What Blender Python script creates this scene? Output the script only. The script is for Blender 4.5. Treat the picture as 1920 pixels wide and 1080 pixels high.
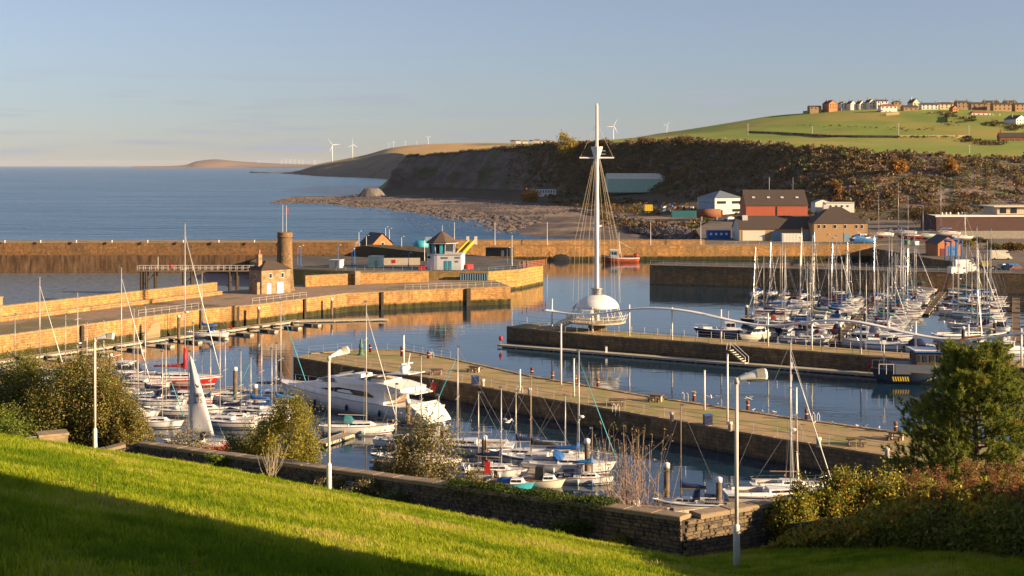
import bpy, math, random
import numpy as np
from mathutils import Vector, Matrix, noise as mnoise
random.seed(7); np.random.seed(7)
scene = bpy.context.scene
for o in list(bpy.data.objects): bpy.data.objects.remove(o)
COL = scene.collection
R = math.radians
# ------------------------------------------------------------------ camera, sky, sun, exposure
F, H, CX, HY = 2470.0, 32.0, 960.0, 310.0     # focal length in photo pixels, eye height over the water, horizon row
cam_d = bpy.data.cameras.new('camera'); cam = bpy.data.objects.new('camera', cam_d); COL.objects.link(cam)
cam.location = (0, 0, H); cam.rotation_euler = (R(90), 0, 0)
cam_d.sensor_width = 36; cam_d.lens = F/1920*36; cam_d.shift_y = (HY-540)/1920
cam_d.clip_start = 0.5; cam_d.clip_end = 200000
scene.camera = cam
SUN_AZ, SUN_EL = R(109), R(15)              # clockwise from +Y (away from the camera), height
SUN = Vector((math.sin(SUN_AZ)*math.cos(SUN_EL), math.cos(SUN_AZ)*math.cos(SUN_EL), math.sin(SUN_EL)))
world = bpy.data.worlds.new('World'); scene.world = world; world.use_nodes = True
nt = world.node_tree; nt.nodes.clear()
wo = nt.nodes.new('ShaderNodeOutputWorld'); bg = nt.nodes.new('ShaderNodeBackground')
sky = nt.nodes.new('ShaderNodeTexSky'); sky.sky_type = 'NISHITA'; sky.sun_disc = False
sky.sun_elevation = SUN_EL; sky.sun_rotation = SUN_AZ
sky.altitude = 0; sky.air_density = 1.0; sky.dust_density = 0.25; sky.ozone_density = 5.0
bg.inputs['Strength'].default_value = 0.051
# thin streaks of cloud low over the whole horizon
tc = nt.nodes.new('ShaderNodeTexCoord'); mp = nt.nodes.new('ShaderNodeMapping'); mp.inputs['Scale'].default_value = (5, 5, 70)
nz = nt.nodes.new('ShaderNodeTexNoise'); nz.inputs['Scale'].default_value = 1.6; nz.inputs['Detail'].default_value = 5
rp = nt.nodes.new('ShaderNodeValToRGB'); rp.color_ramp.elements[0].position = 0.52; rp.color_ramp.elements[1].position = 0.66
sx = nt.nodes.new('ShaderNodeSeparateXYZ'); bd = nt.nodes.new('ShaderNodeValToRGB')
for p, v in ((0.0, 0), (0.012, 1), (0.05, .8), (0.075, 0)):
    e = bd.color_ramp.elements.new(p); e.color = (v, v, v, 1)
mu = nt.nodes.new('ShaderNodeMath'); mu.operation = 'MULTIPLY'; mu2 = nt.nodes.new('ShaderNodeMath'); mu2.operation = 'MULTIPLY'; mu2.inputs[1].default_value = 0.8
mx = nt.nodes.new('ShaderNodeMixRGB'); mx.inputs[2].default_value = (3.3, 3.5, 4.2, 1)
L = nt.links.new
L(tc.outputs['Generated'], mp.inputs[0]); L(mp.outputs[0], nz.inputs['Vector']); L(nz.outputs[0], rp.inputs[0])
L(tc.outputs['Generated'], sx.inputs[0]); L(sx.outputs['Z'], bd.inputs[0]); L(rp.outputs[0], mu.inputs[0]); L(bd.outputs[0], mu.inputs[1])
hsv = nt.nodes.new('ShaderNodeHueSaturation'); hsv.inputs['Saturation'].default_value = 0.68; L(sky.outputs[0], hsv.inputs['Color'])
L(mu.outputs[0], mu2.inputs[0]); L(mu2.outputs[0], mx.inputs[0]); tn = nt.nodes.new('ShaderNodeMixRGB'); tn.blend_type = 'MULTIPLY'; tn.inputs[0].default_value = 1; tn.inputs[2].default_value = (1.05, .975, 1.01, 1); L(hsv.outputs[0], tn.inputs[1]); L(tn.outputs[0], mx.inputs[1]); L(mx.outputs[0], bg.inputs[0]); L(bg.outputs[0], wo.inputs[0])
sun_d = bpy.data.lights.new('sun', 'SUN'); sun_d.energy = 5.0; sun_d.angle = R(0.5); sun_d.color = (1.0, 0.72, 0.42)
sun = bpy.data.objects.new('sun', sun_d); COL.objects.link(sun); sun.rotation_euler = (-SUN).to_track_quat('-Z', 'Y').to_euler(); sun.location = (60, -40, 80)
vs = scene.view_settings; scene.display_settings.display_device = 'sRGB'
vs.view_transform = 'Standard'; vs.look = 'None'; vs.gamma = 1.0; vs.use_curve_mapping = False; vs.exposure = 1.34
scene.cycles.use_denoising = True; scene.cycles.max_bounces = 6; scene.cycles.transparent_max_bounces = 6
scene.cycles.caustics_reflective = False; scene.cycles.caustics_refractive = False; scene.cycles.sample_clamp_indirect = 6

# ------------------------------------------------------------------ helpers
def W(x, y, z=0.0):
    "where the ray through a photo pixel meets the level z"
    Y = F*(H-z)/(y-HY); return Vector(((x-CX)/F*Y, Y, z))
def D(x, y, Y): return Vector(((x-CX)/F*Y, Y, H+(HY-y)/F*Y))
def XZ(x, Y, z): return Vector(((x-CX)/F*Y, Y, z))
def tag(o, label=None, cat=None, group=None, kind=None):
    if label: o['label'] = label
    if cat: o['category'] = cat
    if group: o['group'] = group
    if kind: o['kind'] = kind
    return o
def empty(name, loc=(0, 0, 0), rz=0.0, label=None, cat=None, group=None):
    o = bpy.data.objects.new(name, None); COL.objects.link(o); o.location = loc; o.rotation_euler = (0, 0, rz); o.empty_display_size = .2
    return tag(o, label, cat, group)
def link(name, me, parent=None, loc=None, rz=None, scale=None):
    o = bpy.data.objects.new(name, me); COL.objects.link(o)
    if parent: o.parent = parent
    if loc is not None: o.location = loc
    if rz is not None: o.rotation_euler = (0, 0, rz)
    if scale is not None: o.scale = scale
    return o
class MB:
    def __init__(s): s.v = []; s.f = []; s.uv = {}
    def add(s, vs, fs):
        b = len(s.v); s.v += [tuple(p) for p in vs]; s.f += [tuple(i+b for i in f) for f in fs]; return s
    def box(s, c, d, rz=0.0, taper=1.0):
        x, y, z = d[0]/2, d[1]/2, d[2]/2; cs, sn = math.cos(rz), math.sin(rz); vs = []
        for k, t in ((-z, 1), (z, taper)):
            for px, py in ((-x*t, -y*t), (x*t, -y*t), (x*t, y*t), (-x*t, y*t)): vs.append((c[0]+px*cs-py*sn, c[1]+px*sn+py*cs, c[2]+k))
        return s.add(vs, [(3, 2, 1, 0), (4, 5, 6, 7), (0, 1, 5, 4), (1, 2, 6, 5), (2, 3, 7, 6), (3, 0, 4, 7)])
    def b2(s, x0, x1, y0, y1, z0, z1): return s.box(((x0+x1)/2, (y0+y1)/2, (z0+z1)/2), (x1-x0, y1-y0, z1-z0))
    def tube(s, p0, p1, r0, r1=None, n=6):
        r1 = r0 if r1 is None else r1; p0 = Vector(p0); p1 = Vector(p1); d = p1-p0
        if d.length < 1e-6: return s
        d.normalize(); a = d.orthogonal().normalized(); b = d.cross(a); vs = []
        for p, r in ((p0, r0), (p1, r1)):
            for i in range(n):
                t = 2*math.pi*i/n; vs.append(p+(a*math.cos(t)+b*math.sin(t))*r)
        fs = [(i, (i+1) % n, n+(i+1) % n, n+i) for i in range(n)]+[tuple(range(n-1, -1, -1)), tuple(range(n, 2*n))]
        return s.add(vs, fs)
    def path(s, pts, r, n=5, closed=False):
        "one connected swept tube"
        pts = [Vector(p) for p in pts]; rings = []
        m = len(pts)
        for i, p in enumerate(pts):
            d = (pts[min(i+1, m-1)]-pts[max(i-1, 0)]).normalized()
            a = d.cross(Vector((0, 0, 1)))
            a = Vector((1, 0, 0)) if a.length < .05 else a.normalized()
            b = a.cross(d); rr = r[i] if hasattr(r, '__len__') else r
            rings.append([p+(a*math.cos(2*math.pi*k/n)+b*math.sin(2*math.pi*k/n))*rr for k in range(n)])
        return s.loft(rings)
    def loft(s, rings, caps=True, closed=True):
        n = len(rings[0]); vs = [p for r in rings for p in r]; fs = []
        for j in range(len(rings)-1):
            for i in range(n if closed else n-1):
                k = (i+1) % n; fs.append((j*n+i, j*n+k, (j+1)*n+k, (j+1)*n+i))
        if caps and closed: fs += [tuple(range(n-1, -1, -1)), tuple(range((len(rings)-1)*n, len(rings)*n))]
        return s.add(vs, fs)
    def lathe(s, prof, n=16, c=(0, 0, 0), caps=True):
        return s.loft([[(c[0]+r*math.cos(2*math.pi*i/n), c[1]+r*math.sin(2*math.pi*i/n), c[2]+z) for i in range(n)] for r, z in prof], caps)
    def prism(s, poly, z0, z1):
        n = len(poly); vs = [(p[0], p[1], z0) for p in poly]+[(p[0], p[1], z1) for p in poly]
        return s.add(vs, [(i, (i+1) % n, n+(i+1) % n, n+i) for i in range(n)]+[tuple(range(n-1, -1, -1)), tuple(range(n, 2*n))])
    def ell(s, c, r, n=8, m=5):
        rings = []
        for j in range(m+1):
            t = math.pi*(j/m-.5); k = max(math.cos(t), .02)
            rings.append([(c[0]+r[0]*k*math.cos(2*math.pi*i/n), c[1]+r[1]*k*math.sin(2*math.pi*i/n), c[2]+r[2]*math.sin(t)) for i in range(n)])
        return s.loft(rings)
    def build(s, name, m, parent=None, smooth=False, loc=None, rz=None):
        me = bpy.data.meshes.new(name); me.from_pydata(s.v, [], s.f); me.materials.append(M[m] if isinstance(m, str) else m)
        if smooth: me.polygons.foreach_set('use_smooth', [True]*len(me.polygons))
        me.update(); return link(name, me, parent, loc, rz)
def np_mesh(name, V, Fc, mat, cols=None, smooth=False, uv=None):
    "big mesh from arrays; Fc is (n,k)"
    V = np.asarray(V, np.float32); Fc = np.asarray(Fc, np.int32); k = Fc.shape[1]
    me = bpy.data.meshes.new(name); me.vertices.add(len(V)); me.vertices.foreach_set('co', V.ravel())
    me.loops.add(Fc.size); me.loops.foreach_set('vertex_index', Fc.ravel())
    me.polygons.add(len(Fc)); me.polygons.foreach_set('loop_start', np.arange(0, Fc.size, k, dtype=np.int32)); me.polygons.foreach_set('loop_total', np.full(len(Fc), k, np.int32))
    if smooth: me.polygons.foreach_set('use_smooth', np.ones(len(Fc), bool))
    if cols is not None:
        a = me.color_attributes.new('col', 'FLOAT_COLOR', 'POINT'); c = np.ones((len(V), 4), np.float32); c[:, :3] = cols; a.data.foreach_set('color', c.ravel())
    me.materials.append(M[mat] if isinstance(mat, str) else mat); me.update(calc_edges=True); me.validate(); return me
def text_part(body, size, m, parent, loc, rot, name='lettering', sx=1.0, align='CENTER'):
    cu = bpy.data.curves.new('t', 'FONT'); cu.body = body; cu.size = size; cu.align_x = align; cu.align_y = 'CENTER'; cu.extrude = size*.02; cu.resolution_u = 2
    t = bpy.data.objects.new('t', cu); COL.objects.link(t); bpy.context.view_layer.update()
    me = bpy.data.meshes.new_from_object(t.evaluated_get(bpy.context.evaluated_depsgraph_get())); bpy.data.objects.remove(t)
    me.materials.clear(); me.materials.append(M[m]); o = link(name, me, parent, loc); o.rotation_euler = rot; o.scale = (sx, 1, 1); return o
# ------------------------------------------------------------------ materials
M = {}
def nodes(name):
    m = bpy.data.materials.new(name); m.use_nodes = True; n = m.node_tree; b = n.nodes['Principled BSDF']; M[name] = m; return m, n, b
def c4(c): return (c[0], c[1], c[2], 1)
def pm(name, c1, c2=None, scale=2.0, rough=.7, bump=0.0, bscale=None, metal=0.0, spec=.4, stretch=None, c3=None, s3=.3, detail=5, coord='Object', bd=.05):
    m, n, b = nodes(name); b.inputs['Roughness'].default_value = rough; b.inputs['Metallic'].default_value = metal; b.inputs['Specular IOR Level'].default_value = spec
    c2 = c2 or tuple(x*.86 for x in c1)
    t = n.nodes.new('ShaderNodeTexCoord'); mp = n.nodes.new('ShaderNodeMapping'); mp.inputs['Scale'].default_value = stretch or (1, 1, 1)
    n.links.new(t.outputs[coord], mp.inputs[0])
    z = n.nodes.new('ShaderNodeTexNoise'); z.inputs['Scale'].default_value = scale; z.inputs['Detail'].default_value = detail; n.links.new(mp.outputs[0], z.inputs['Vector'])
    r = n.nodes.new('ShaderNodeValToRGB'); r.color_ramp.elements[0].position = .32; r.color_ramp.elements[1].position = .68
    r.color_ramp.elements[0].color = c4(c1); r.color_ramp.elements[1].color = c4(c2); n.links.new(z.outputs[0], r.inputs[0]); out = r.outputs[0]
    if c3:
        z3 = n.nodes.new('ShaderNodeTexNoise'); z3.inputs['Scale'].default_value = s3; z3.inputs['Detail'].default_value = 6; n.links.new(mp.outputs[0], z3.inputs['Vector'])
        r3 = n.nodes.new('ShaderNodeValToRGB'); r3.color_ramp.elements[0].position = .48; r3.color_ramp.elements[1].position = .62; n.links.new(z3.outputs[0], r3.inputs[0])
        x = n.nodes.new('ShaderNodeMixRGB'); x.inputs[2].default_value = c4(c3); n.links.new(r3.outputs[0], x.inputs[0]); n.links.new(out, x.inputs[1]); out = x.outputs[0]
    n.links.new(out, b.inputs['Base Color'])
    if bump:
        zb = n.nodes.new('ShaderNodeTexNoise'); zb.inputs['Scale'].default_value = bscale or scale*4; zb.inputs['Detail'].default_value = 6; n.links.new(mp.outputs[0], zb.inputs['Vector'])
        bp = n.nodes.new('ShaderNodeBump'); bp.inputs['Strength'].default_value = bump; bp.inputs['Distance'].default_value = bd; n.links.new(zb.outputs[0], bp.inputs['Height']); n.links.new(bp.outputs[0], b.inputs['Normal'])
    return m
def masonry(name, ca, cb, mortar, bw=1.1, bh=.42, weed=1.3, stain=(.16, .11, .05), weedc=(.045, .042, .018)):
    "coursed stone: blocks on the wall's own length/height, stained by weather, weeded up to the tide mark"
    m, n, b = nodes(name); N = n.nodes.new; lk = n.links.new; b.inputs['Roughness'].default_value = .9; b.inputs['Specular IOR Level'].default_value = .12
    uv = N('ShaderNodeUVMap'); br = N('ShaderNodeTexBrick'); br.inputs['Scale'].default_value = 1; br.inputs['Brick Width'].default_value = bw; br.inputs['Row Height'].default_value = bh
    br.inputs['Mortar Size'].default_value = .022; br.inputs['Mortar Smooth'].default_value = .3; br.inputs['Bias'].default_value = -.1; br.inputs['Color1'].default_value = c4(ca); br.inputs['Color2'].default_value = c4(cb); br.inputs['Mortar'].default_value = c4(mortar)
    nz0 = N('ShaderNodeTexNoise'); nz0.inputs['Scale'].default_value = .8; va = N('ShaderNodeVectorMath'); va.operation = 'MULTIPLY_ADD'; va.inputs[1].default_value = (.35, .3, .3)
    lk(uv.outputs[0], nz0.inputs['Vector']); lk(nz0.outputs['Color'], va.inputs[0]); lk(uv.outputs[0], va.inputs[2]); lk(va.outputs[0], br.inputs['Vector'])
    n1 = N('ShaderNodeTexNoise'); n1.inputs['Scale'].default_value = 1.25; n1.inputs['Detail'].default_value = 9; n1.inputs['Roughness'].default_value = .75; lk(uv.outputs[0], n1.inputs['Vector'])
    r1 = N('ShaderNodeValToRGB'); r1.color_ramp.elements[0].position = .3; r1.color_ramp.elements[0].color = (.34, .28, .22, 1); r1.color_ramp.elements[1].position = .72; r1.color_ramp.elements[1].color = (1.4, 1.34, 1.2, 1); lk(n1.outputs[0], r1.inputs[0])
    x1 = N('ShaderNodeMixRGB'); x1.blend_type = 'MULTIPLY'; x1.inputs[0].default_value = .9; lk(br.outputs[0], x1.inputs[1]); lk(r1.outputs[0], x1.inputs[2])
    n4 = N('ShaderNodeTexNoise'); n4.inputs['Scale'].default_value = .16; n4.inputs['Detail'].default_value = 4; lk(uv.outputs[0], n4.inputs['Vector'])
    r4 = N('ShaderNodeValToRGB'); r4.color_ramp.elements[0].position = .35; r4.color_ramp.elements[0].color = (.72, .74, .76, 1); r4.color_ramp.elements[1].position = .65; r4.color_ramp.elements[1].color = (1.18, 1.02, .86, 1); lk(n4.outputs[0], r4.inputs[0])
    x4 = N('ShaderNodeMixRGB'); x4.blend_type = 'MULTIPLY'; x4.inputs[0].default_value = 1; lk(x1.outputs[0], x4.inputs[1]); lk(r4.outputs[0], x4.inputs[2]); x1 = x4
    mp = N('ShaderNodeMapping'); mp.inputs['Scale'].default_value = (.9, .16, 1); lk(uv.outputs[0], mp.inputs[0])
    n2 = N('ShaderNodeTexNoise'); n2.inputs['Scale'].default_value = 1.0; n2.inputs['Detail'].default_value = 7; n2.inputs['Roughness'].default_value = .7; lk(mp.outputs[0], n2.inputs['Vector'])
    r2 = N('ShaderNodeValToRGB'); r2.color_ramp.elements[0].position = .47; r2.color_ramp.elements[1].position = .64; lk(n2.outputs[0], r2.inputs[0])
    mm = N('ShaderNodeMath'); mm.operation = 'MULTIPLY'; mm.inputs[1].default_value = .75; lk(r2.outputs[0], mm.inputs[0])
    x2 = N('ShaderNodeMixRGB'); lk(mm.outputs[0], x2.inputs[0]); lk(x1.outputs[0], x2.inputs[1]); x2.inputs[2].default_value = c4(stain)
    last = x2
    if weed > 0:
        sp = N('ShaderNodeSeparateXYZ'); lk(uv.outputs[0], sp.inputs[0]); ad = N('ShaderNodeMath'); ad.operation = 'MULTIPLY_ADD'; ad.inputs[1].default_value = 1.3; lk(n2.outputs[0], ad.inputs[0]); lk(sp.outputs['Y'], ad.inputs[2])
        mr = N('ShaderNodeMapRange'); mr.inputs['From Min'].default_value = weed+.85; mr.inputs['From Max'].default_value = weed+.35; lk(ad.outputs[0], mr.inputs['Value'])
        x3 = N('ShaderNodeMixRGB'); lk(mr.outputs[0], x3.inputs[0]); lk(x2.outputs[0], x3.inputs[1]); wn = N('ShaderNodeMixRGB'); wn.inputs[1].default_value = c4([c*.6 for c in weedc]); wn.inputs[2].default_value = c4([c*1.9 for c in weedc]); rw_ = N('ShaderNodeValToRGB'); rw_.color_ramp.elements[0].position = .38; rw_.color_ramp.elements[1].position = .66; lk(n2.outputs[0], rw_.inputs[0]); lk(rw_.outputs[0], wn.inputs[0]); lk(wn.outputs[0], x3.inputs[2]); last = x3
    lk(last.outputs[0], b.inputs['Base Color'])
    hm = N('ShaderNodeMath'); hm.operation = 'MULTIPLY_ADD'; hm.inputs[1].default_value = .7; lk(n1.outputs[0], hm.inputs[0])
    iv = N('ShaderNodeMath'); iv.operation = 'SUBTRACT'; iv.inputs[0].default_value = 1; lk(br.outputs['Fac'], iv.inputs[1]); lk(iv.outputs[0], hm.inputs[2])
    bp = N('ShaderNodeBump'); bp.inputs['Strength'].default_value = .9; bp.inputs['Distance'].default_value = .09; lk(hm.outputs[0], bp.inputs['Height']); lk(bp.outputs[0], b.inputs['Normal'])
    return m
def foliage(name, trans=.35, rough=.6, gain=1.0):
    m, n, b = nodes(name); N = n.nodes.new; n.nodes.remove(b); out = n.nodes['Material Output']
    a = N('ShaderNodeVertexColor'); a.layer_name = 'col'; d = N('ShaderNodeBsdfDiffuse'); t = N('ShaderNodeBsdfTranslucent'); g = N('ShaderNodeBsdfGlossy'); g.inputs['Roughness'].default_value = .45; g.inputs['Color'].default_value = (.9, .9, .8, 1)
    mx = N('ShaderNodeMixShader'); mx.inputs[0].default_value = trans; m2 = N('ShaderNodeMixShader'); m2.inputs[0].default_value = .012
    lk = n.links.new; lk(a.outputs[0], d.inputs[0]); lk(a.outputs[0], t.inputs[0]); lk(d.outputs[0], mx.inputs[1]); lk(t.outputs[0], mx.inputs[2]); lk(mx.outputs[0], m2.inputs[1]); lk(g.outputs[0], m2.inputs[2]); lk(m2.outputs[0], out.inputs[0]); return m
def water(name, col, s1, st1, s2, st2, rough, stretch=(1, 1, 1), patch=None):
    m, n, b = nodes(name); N = n.nodes.new; lk = n.links.new; b.inputs['Base Color'].default_value = c4(col); b.inputs['Roughness'].default_value = rough; b.inputs['IOR'].default_value = 1.33; b.inputs['Specular IOR Level'].default_value = .5
    t = N('ShaderNodeTexCoord'); mp = N('ShaderNodeMapping'); mp.inputs['Scale'].default_value = stretch; lk(t.outputs['Object'], mp.inputs[0])
    a = N('ShaderNodeTexNoise'); a.inputs['Scale'].default_value = s1; a.inputs['Detail'].default_value = 3; lk(mp.outputs[0], a.inputs['Vector'])
    c = N('ShaderNodeTexNoise'); c.inputs['Scale'].default_value = s2; c.inputs['Detail'].default_value = 4; lk(mp.outputs[0], c.inputs['Vector'])
    b1 = N('ShaderNodeBump'); b1.inputs['Strength'].default_value = 1; b1.inputs['Distance'].default_value = st1; lk(a.outputs[0], b1.inputs['Height'])
    b2 = N('ShaderNodeBump'); b2.inputs['Strength'].default_value = 1; b2.inputs['Distance'].default_value = st2; lk(c.outputs[0], b2.inputs['Height']); lk(b1.outputs[0], b2.inputs['Normal']); lk(b2.outputs[0], b.inputs['Normal'])
    if patch:
        b.inputs['Specular IOR Level'].default_value = .12
        mq = N('ShaderNodeMapping'); mq.inputs['Scale'].default_value = (.004, .02, 1); lk(t.outputs['Object'], mq.inputs[0])
        q = N('ShaderNodeTexNoise'); q.inputs['Scale'].default_value = 1; q.inputs['Detail'].default_value = 6; lk(mq.outputs[0], q.inputs['Vector'])
        mr = N('ShaderNodeMapRange'); mr.inputs['From Min'].default_value = .35; mr.inputs['From Max'].default_value = .65; mr.inputs['To Min'].default_value = patch[0]; mr.inputs['To Max'].default_value = patch[1]; lk(q.outputs[0], mr.inputs['Value']); lk(mr.outputs[0], b2.inputs['Strength']); lk(mr.outputs[0], b1.inputs['Strength'])
    return m
pm('white_paint', (.78, .77, .74), (.70, .69, .66), 3, .35); pm('cream', (.72, .66, .53), (.64, .58, .46), 2, .5); pm('white_gel', (.80, .79, .76), (.72, .71, .68), 1.2, .25, spec=.5)
pm('off_white', (.62, .60, .56), (.52, .50, .47), 2, .5); pm('grey_metal', (.34, .35, .36), (.26, .27, .28), 5, .4, metal=.5); pm('steel', (.5, .5, .5), (.4, .4, .4), 5, .3, metal=.8); pm('alu', (.52, .49, .45), (.42, .4, .37), 4, .38, metal=.25)
pm('dark_glass', (.015, .02, .028), (.03, .035, .045), 3, .08, spec=.6); pm('black', (.02, .02, .022), (.035, .035, .035), 4, .5); pm('rubber', (.03, .03, .03), (.045, .045, .042), 4, .8)
pm('navy', (.012, .02, .07), (.02, .03, .09), 4, .5); pm('navy_gel', (.012, .022, .075), (.016, .03, .1), 2, .22, spec=.5); pm('blue', (.015, .09, .30), (.02, .12, .38), 4, .6); pm('bright_blue', (.02, .16, .42), (.03, .2, .5), 4, .6); pm('cyan', (.04, .33, .42), (.05, .4, .48), 4, .5)
pm('teal', (.02, .12, .15), (.03, .15, .18), 3, .6); pm('red', (.42, .02, .018), (.34, .015, .015), 4, .5); pm('dark_red', (.16, .02, .02), (.12, .015, .015), 4, .5); pm('orange_red', (.44, .085, .03), (.36, .06, .025), 2, .5, c3=(.25, .07, .03), s3=1.0); pm('orange', (.6, .2, .03), (.5, .15, .02), 3, .5)
pm('green', (.03, .24, .14), (.02, .18, .1), 3, .6); pm('pale_green', (.40, .60, .48), (.35, .53, .42), .6, .6); pm('yellow', (.6, .42, .03), (.5, .33, .02), 3, .5); pm('tan_sail', (.5, .42, .28), (.44, .36, .24), 3, .8); pm('wood_mast', (.34, .20, .08), (.26, .15, .06), 6, .5, stretch=(1, 1, .1))
pm('teak', (.30, .18, .09), (.22, .13, .06), 6, .6); pm('pile_steel', (.20, .125, .075), (.13, .085, .05), 2, .8, bump=.4, c3=(.09, .07, .05), s3=1.2); pm('sail', (.62, .61, .60), (.55, .54, .54), 2, .75, bump=.15, bscale=1.5); pm('timber', (.20, .13, .07), (.13, .085, .05), 4, .85, bump=.4); pm('dark_timber', (.06, .042, .028), (.035, .026, .02), 3, .9, bump=.4)
pm('decking', (.40, .33, .24), (.30, .25, .18), 2, .8, stretch=(1, 6, 1)); pm('float_pale', (.46, .40, .30), (.36, .31, .23), 2, .8); pm('float_dark', (.03, .028, .026), (.05, .045, .04), 3, .8); pm('verdigris', (.09, .19, .14), (.06, .13, .1), 4, .7)
pm('slate', (.085, .08, .085), (.06, .058, .065), 3, .7, bump=.3, bscale=6, stretch=(1, 1, 3)); pm('brown_slate', (.08, .058, .047), (.055, .042, .036), 2, .8, bump=.3, bscale=6, stretch=(1, 1, 3)); pm('red_tile', (.30, .10, .05), (.22, .08, .045), 3, .8); pm('grey_roof', (.17, .21, .25), (.14, .17, .21), .5, .5); pm('pale_roof', (.66, .62, .48), (.58, .54, .42), .3, .5); pm('blue_clad', (.20, .33, .44), (.17, .28, .38), .6, .5); pm('tower_cap', (.13, .085, .06), (.09, .065, .05), 2, .7)
pm('render_white', (.74, .70, .64), (.66, .62, .57), 1.2, .8); pm('render_cream', (.58, .47, .33), (.5, .41, .29), 1.2, .8); pm('red_brick', (.34, .10, .045), (.27, .085, .04), 3, .85); pm('red_clad', (.46, .115, .055), (.38, .095, .05), .8, .6, stretch=(4, 4, .3)); pm('tan_brick', (.44, .27, .13), (.36, .22, .11), 2, .85, bump=.2); pm('house_stone', (.44, .28, .15), (.24, .155, .09), 2.2, .9, bump=.7, c3=(.2, .14, .08), s3=.9, detail=8); pm('orange_brick', (.46, .19, .07), (.38, .15, .06), 2, .85)
pm('maroon_brick', (.11, .055, .048), (.08, .042, .038), 1.5, .85); pm('rust', (.26, .10, .045), (.18, .07, .035), 1.5, .85); pm('concrete', (.34, .30, .25), (.26, .23, .19), 1.2, .85, bump=.2); pm('pale_concrete', (.46, .40, .32), (.38, .33, .26), 1.5, .85, bump=.2); pm('flag_red', (.5, .02, .02), (.45, .02, .02), 3, .8); pm('gull_white', (.78, .77, .74), (.6, .6, .6), 6, .8); pm('gull_grey', (.3, .31, .33), (.26, .27, .29), 6, .8)
pm('asphalt', (.085, .075, .068), (.06, .055, .05), 1.2, .9, bump=.2, c3=(.12, .1, .08), s3=.15); pm('pier_deck', (.33, .225, .15), (.24, .165, .115), .8, .92, bump=.3, c3=(.15, .13, .06), s3=.1); pm('gravel', (.44, .30, .145), (.33, .23, .115), 1.4, .95, bump=.5, bscale=9, c3=(.24, .23, .07), s3=.3, stretch=(.6, 1.2, 1)); pm('yard', (.17, .13, .095), (.12, .095, .07), .25, .9, c3=(.10, .085, .06), s3=.04)
pm('soil', (.05, .04, .025), (.08, .065, .04), 1.0, .95, bump=.5); pm('lens', (.28, .26, .2), (.35, .32, .25), 5, .2); pm('kerb_stone', (.36, .25, .14), (.27, .19, .11), 2.5, .9, bump=.4, c3=(.2, .16, .08), s3=1.2)
pm('coping_old', (.32, .25, .17), (.23, .185, .13), 3, .95, bump=.6, c3=(.36, .25, .12), s3=2.0); pm('rock_armour', (.15, .12, .11), (.09, .075, .07), .8, .95, bump=.5)
for i, (a, b_) in enumerate((((.26, .195, .13), (.17, .13, .095)), ((.32, .235, .15), (.21, .155, .105)), ((.19, .15, .115), (.13, .105, .085)), ((.36, .26, .17), (.26, .19, .125)))):
    pm('stone%d' % i, a, b_, 7, .95, bump=.8, bscale=18, c3=(.13, .12, .05) if i % 2 else (.07, .06, .05), s3=4)
masonry('quay_stone', (.58, .37, .175), (.43, .275, .135), (.40, .245, .11), stain=(.2, .12, .05)); masonry('quay_stone_shaded', (.31, .235, .155), (.22, .17, .115), (.11, .09, .07), weed=.2, stain=(.09, .075, .05), weedc=(.05, .05, .025)); masonry('parapet_stone', (.58, .36, .165), (.45, .28, .13), (.40, .25, .12), weed=-1, stain=(.2, .13, .06))  # middle one: same stone as the first, with face shade put into the colour
masonry('old_pier', (.32, .20, .11), (.25, .16, .09), (.12, .085, .05), weed=5.4, stain=(.12, .075, .04), weedc=(.115, .07, .042)); masonry('lock_wall', (.52, .36, .15), (.45, .31, .13), (.22, .16, .08), bw=6, bh=.75, weed=.7, stain=(.25, .17, .05)); masonry('tower_stone', (.36, .26, .16), (.25, .185, .12), (.14, .1, .07), bw=.7, bh=.33, weed=-1, stain=(.13, .1, .07))
foliage('leaf'); foliage('far_leaf', .2); foliage('grass_blade', .4)
water('basin_water', (.13, .165, .20), .5, .9, 1.6, .2, .35, (.5, 1.4, 1)); water('sea_water', (.008, .07, .165), .055, 2.8, .3, .8, .2, (.6, 1.3, 1), patch=(.45, 1.5)); water('calm_water', (.010, .034, .062), .25, .035, 1.1, .008, .015, (.55, 1.5, 1)); M['calm_water'].node_tree.nodes['Principled BSDF'].inputs['IOR'].default_value = 1.52
# ------------------------------------------------------------------ the setting: water, terrain
def fbm(p, s, oct=4):
    return mnoise.fractal(Vector(p)*s, .9, 2.1, oct)
def struct(o): o['kind'] = 'structure'; return o
def catmull(a, n):
    "a (k,3) -> (n,3) smooth"
    k = len(a); t = np.linspace(0, k-1, n); i = np.clip(t.astype(int), 0, k-2); f = (t-i)[:, None]
    p0 = a[np.clip(i-1, 0, k-1)]; p1 = a[i]; p2 = a[i+1]; p3 = a[np.clip(i+2, 0, k-1)]
    return .5*((2*p1)+(-p0+p2)*f+(2*p0-5*p1+4*p2-p3)*f*f+(-p0+3*p1-3*p2+p3)*f**3)
def sheet(name, rows, nc, subs, mat, disp=None, smooth=True):
    "rows: list of lists of (x,Y,z); a terrain sheet through them"
    g = [catmull(np.array([tuple(XZ(*p)) for p in r]), nc) for r in rows]; out = []
    for j in range(len(g)-1):
        for k in range(subs):
            f = k/subs; out.append(g[j]*(1-f)+g[j+1]*f)
    out.append(g[-1]); G = np.array(out); nr = len(G)
    if disp:
        for j in range(nr):
            for i in range(nc): G[j, i] += disp(G[j, i], j/(nr-1), i/(nc-1))
    idx = np.arange(nr*nc).reshape(nr, nc)
    Fc = np.stack([idx[:-1, :-1], idx[:-1, 1:], idx[1:, 1:], idx[1:, :-1]], -1).reshape(-1, 4)
    o = link(name, np_mesh(name, G.reshape(-1, 3), Fc, mat, smooth=smooth)); struct(o); return o, G
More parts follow.
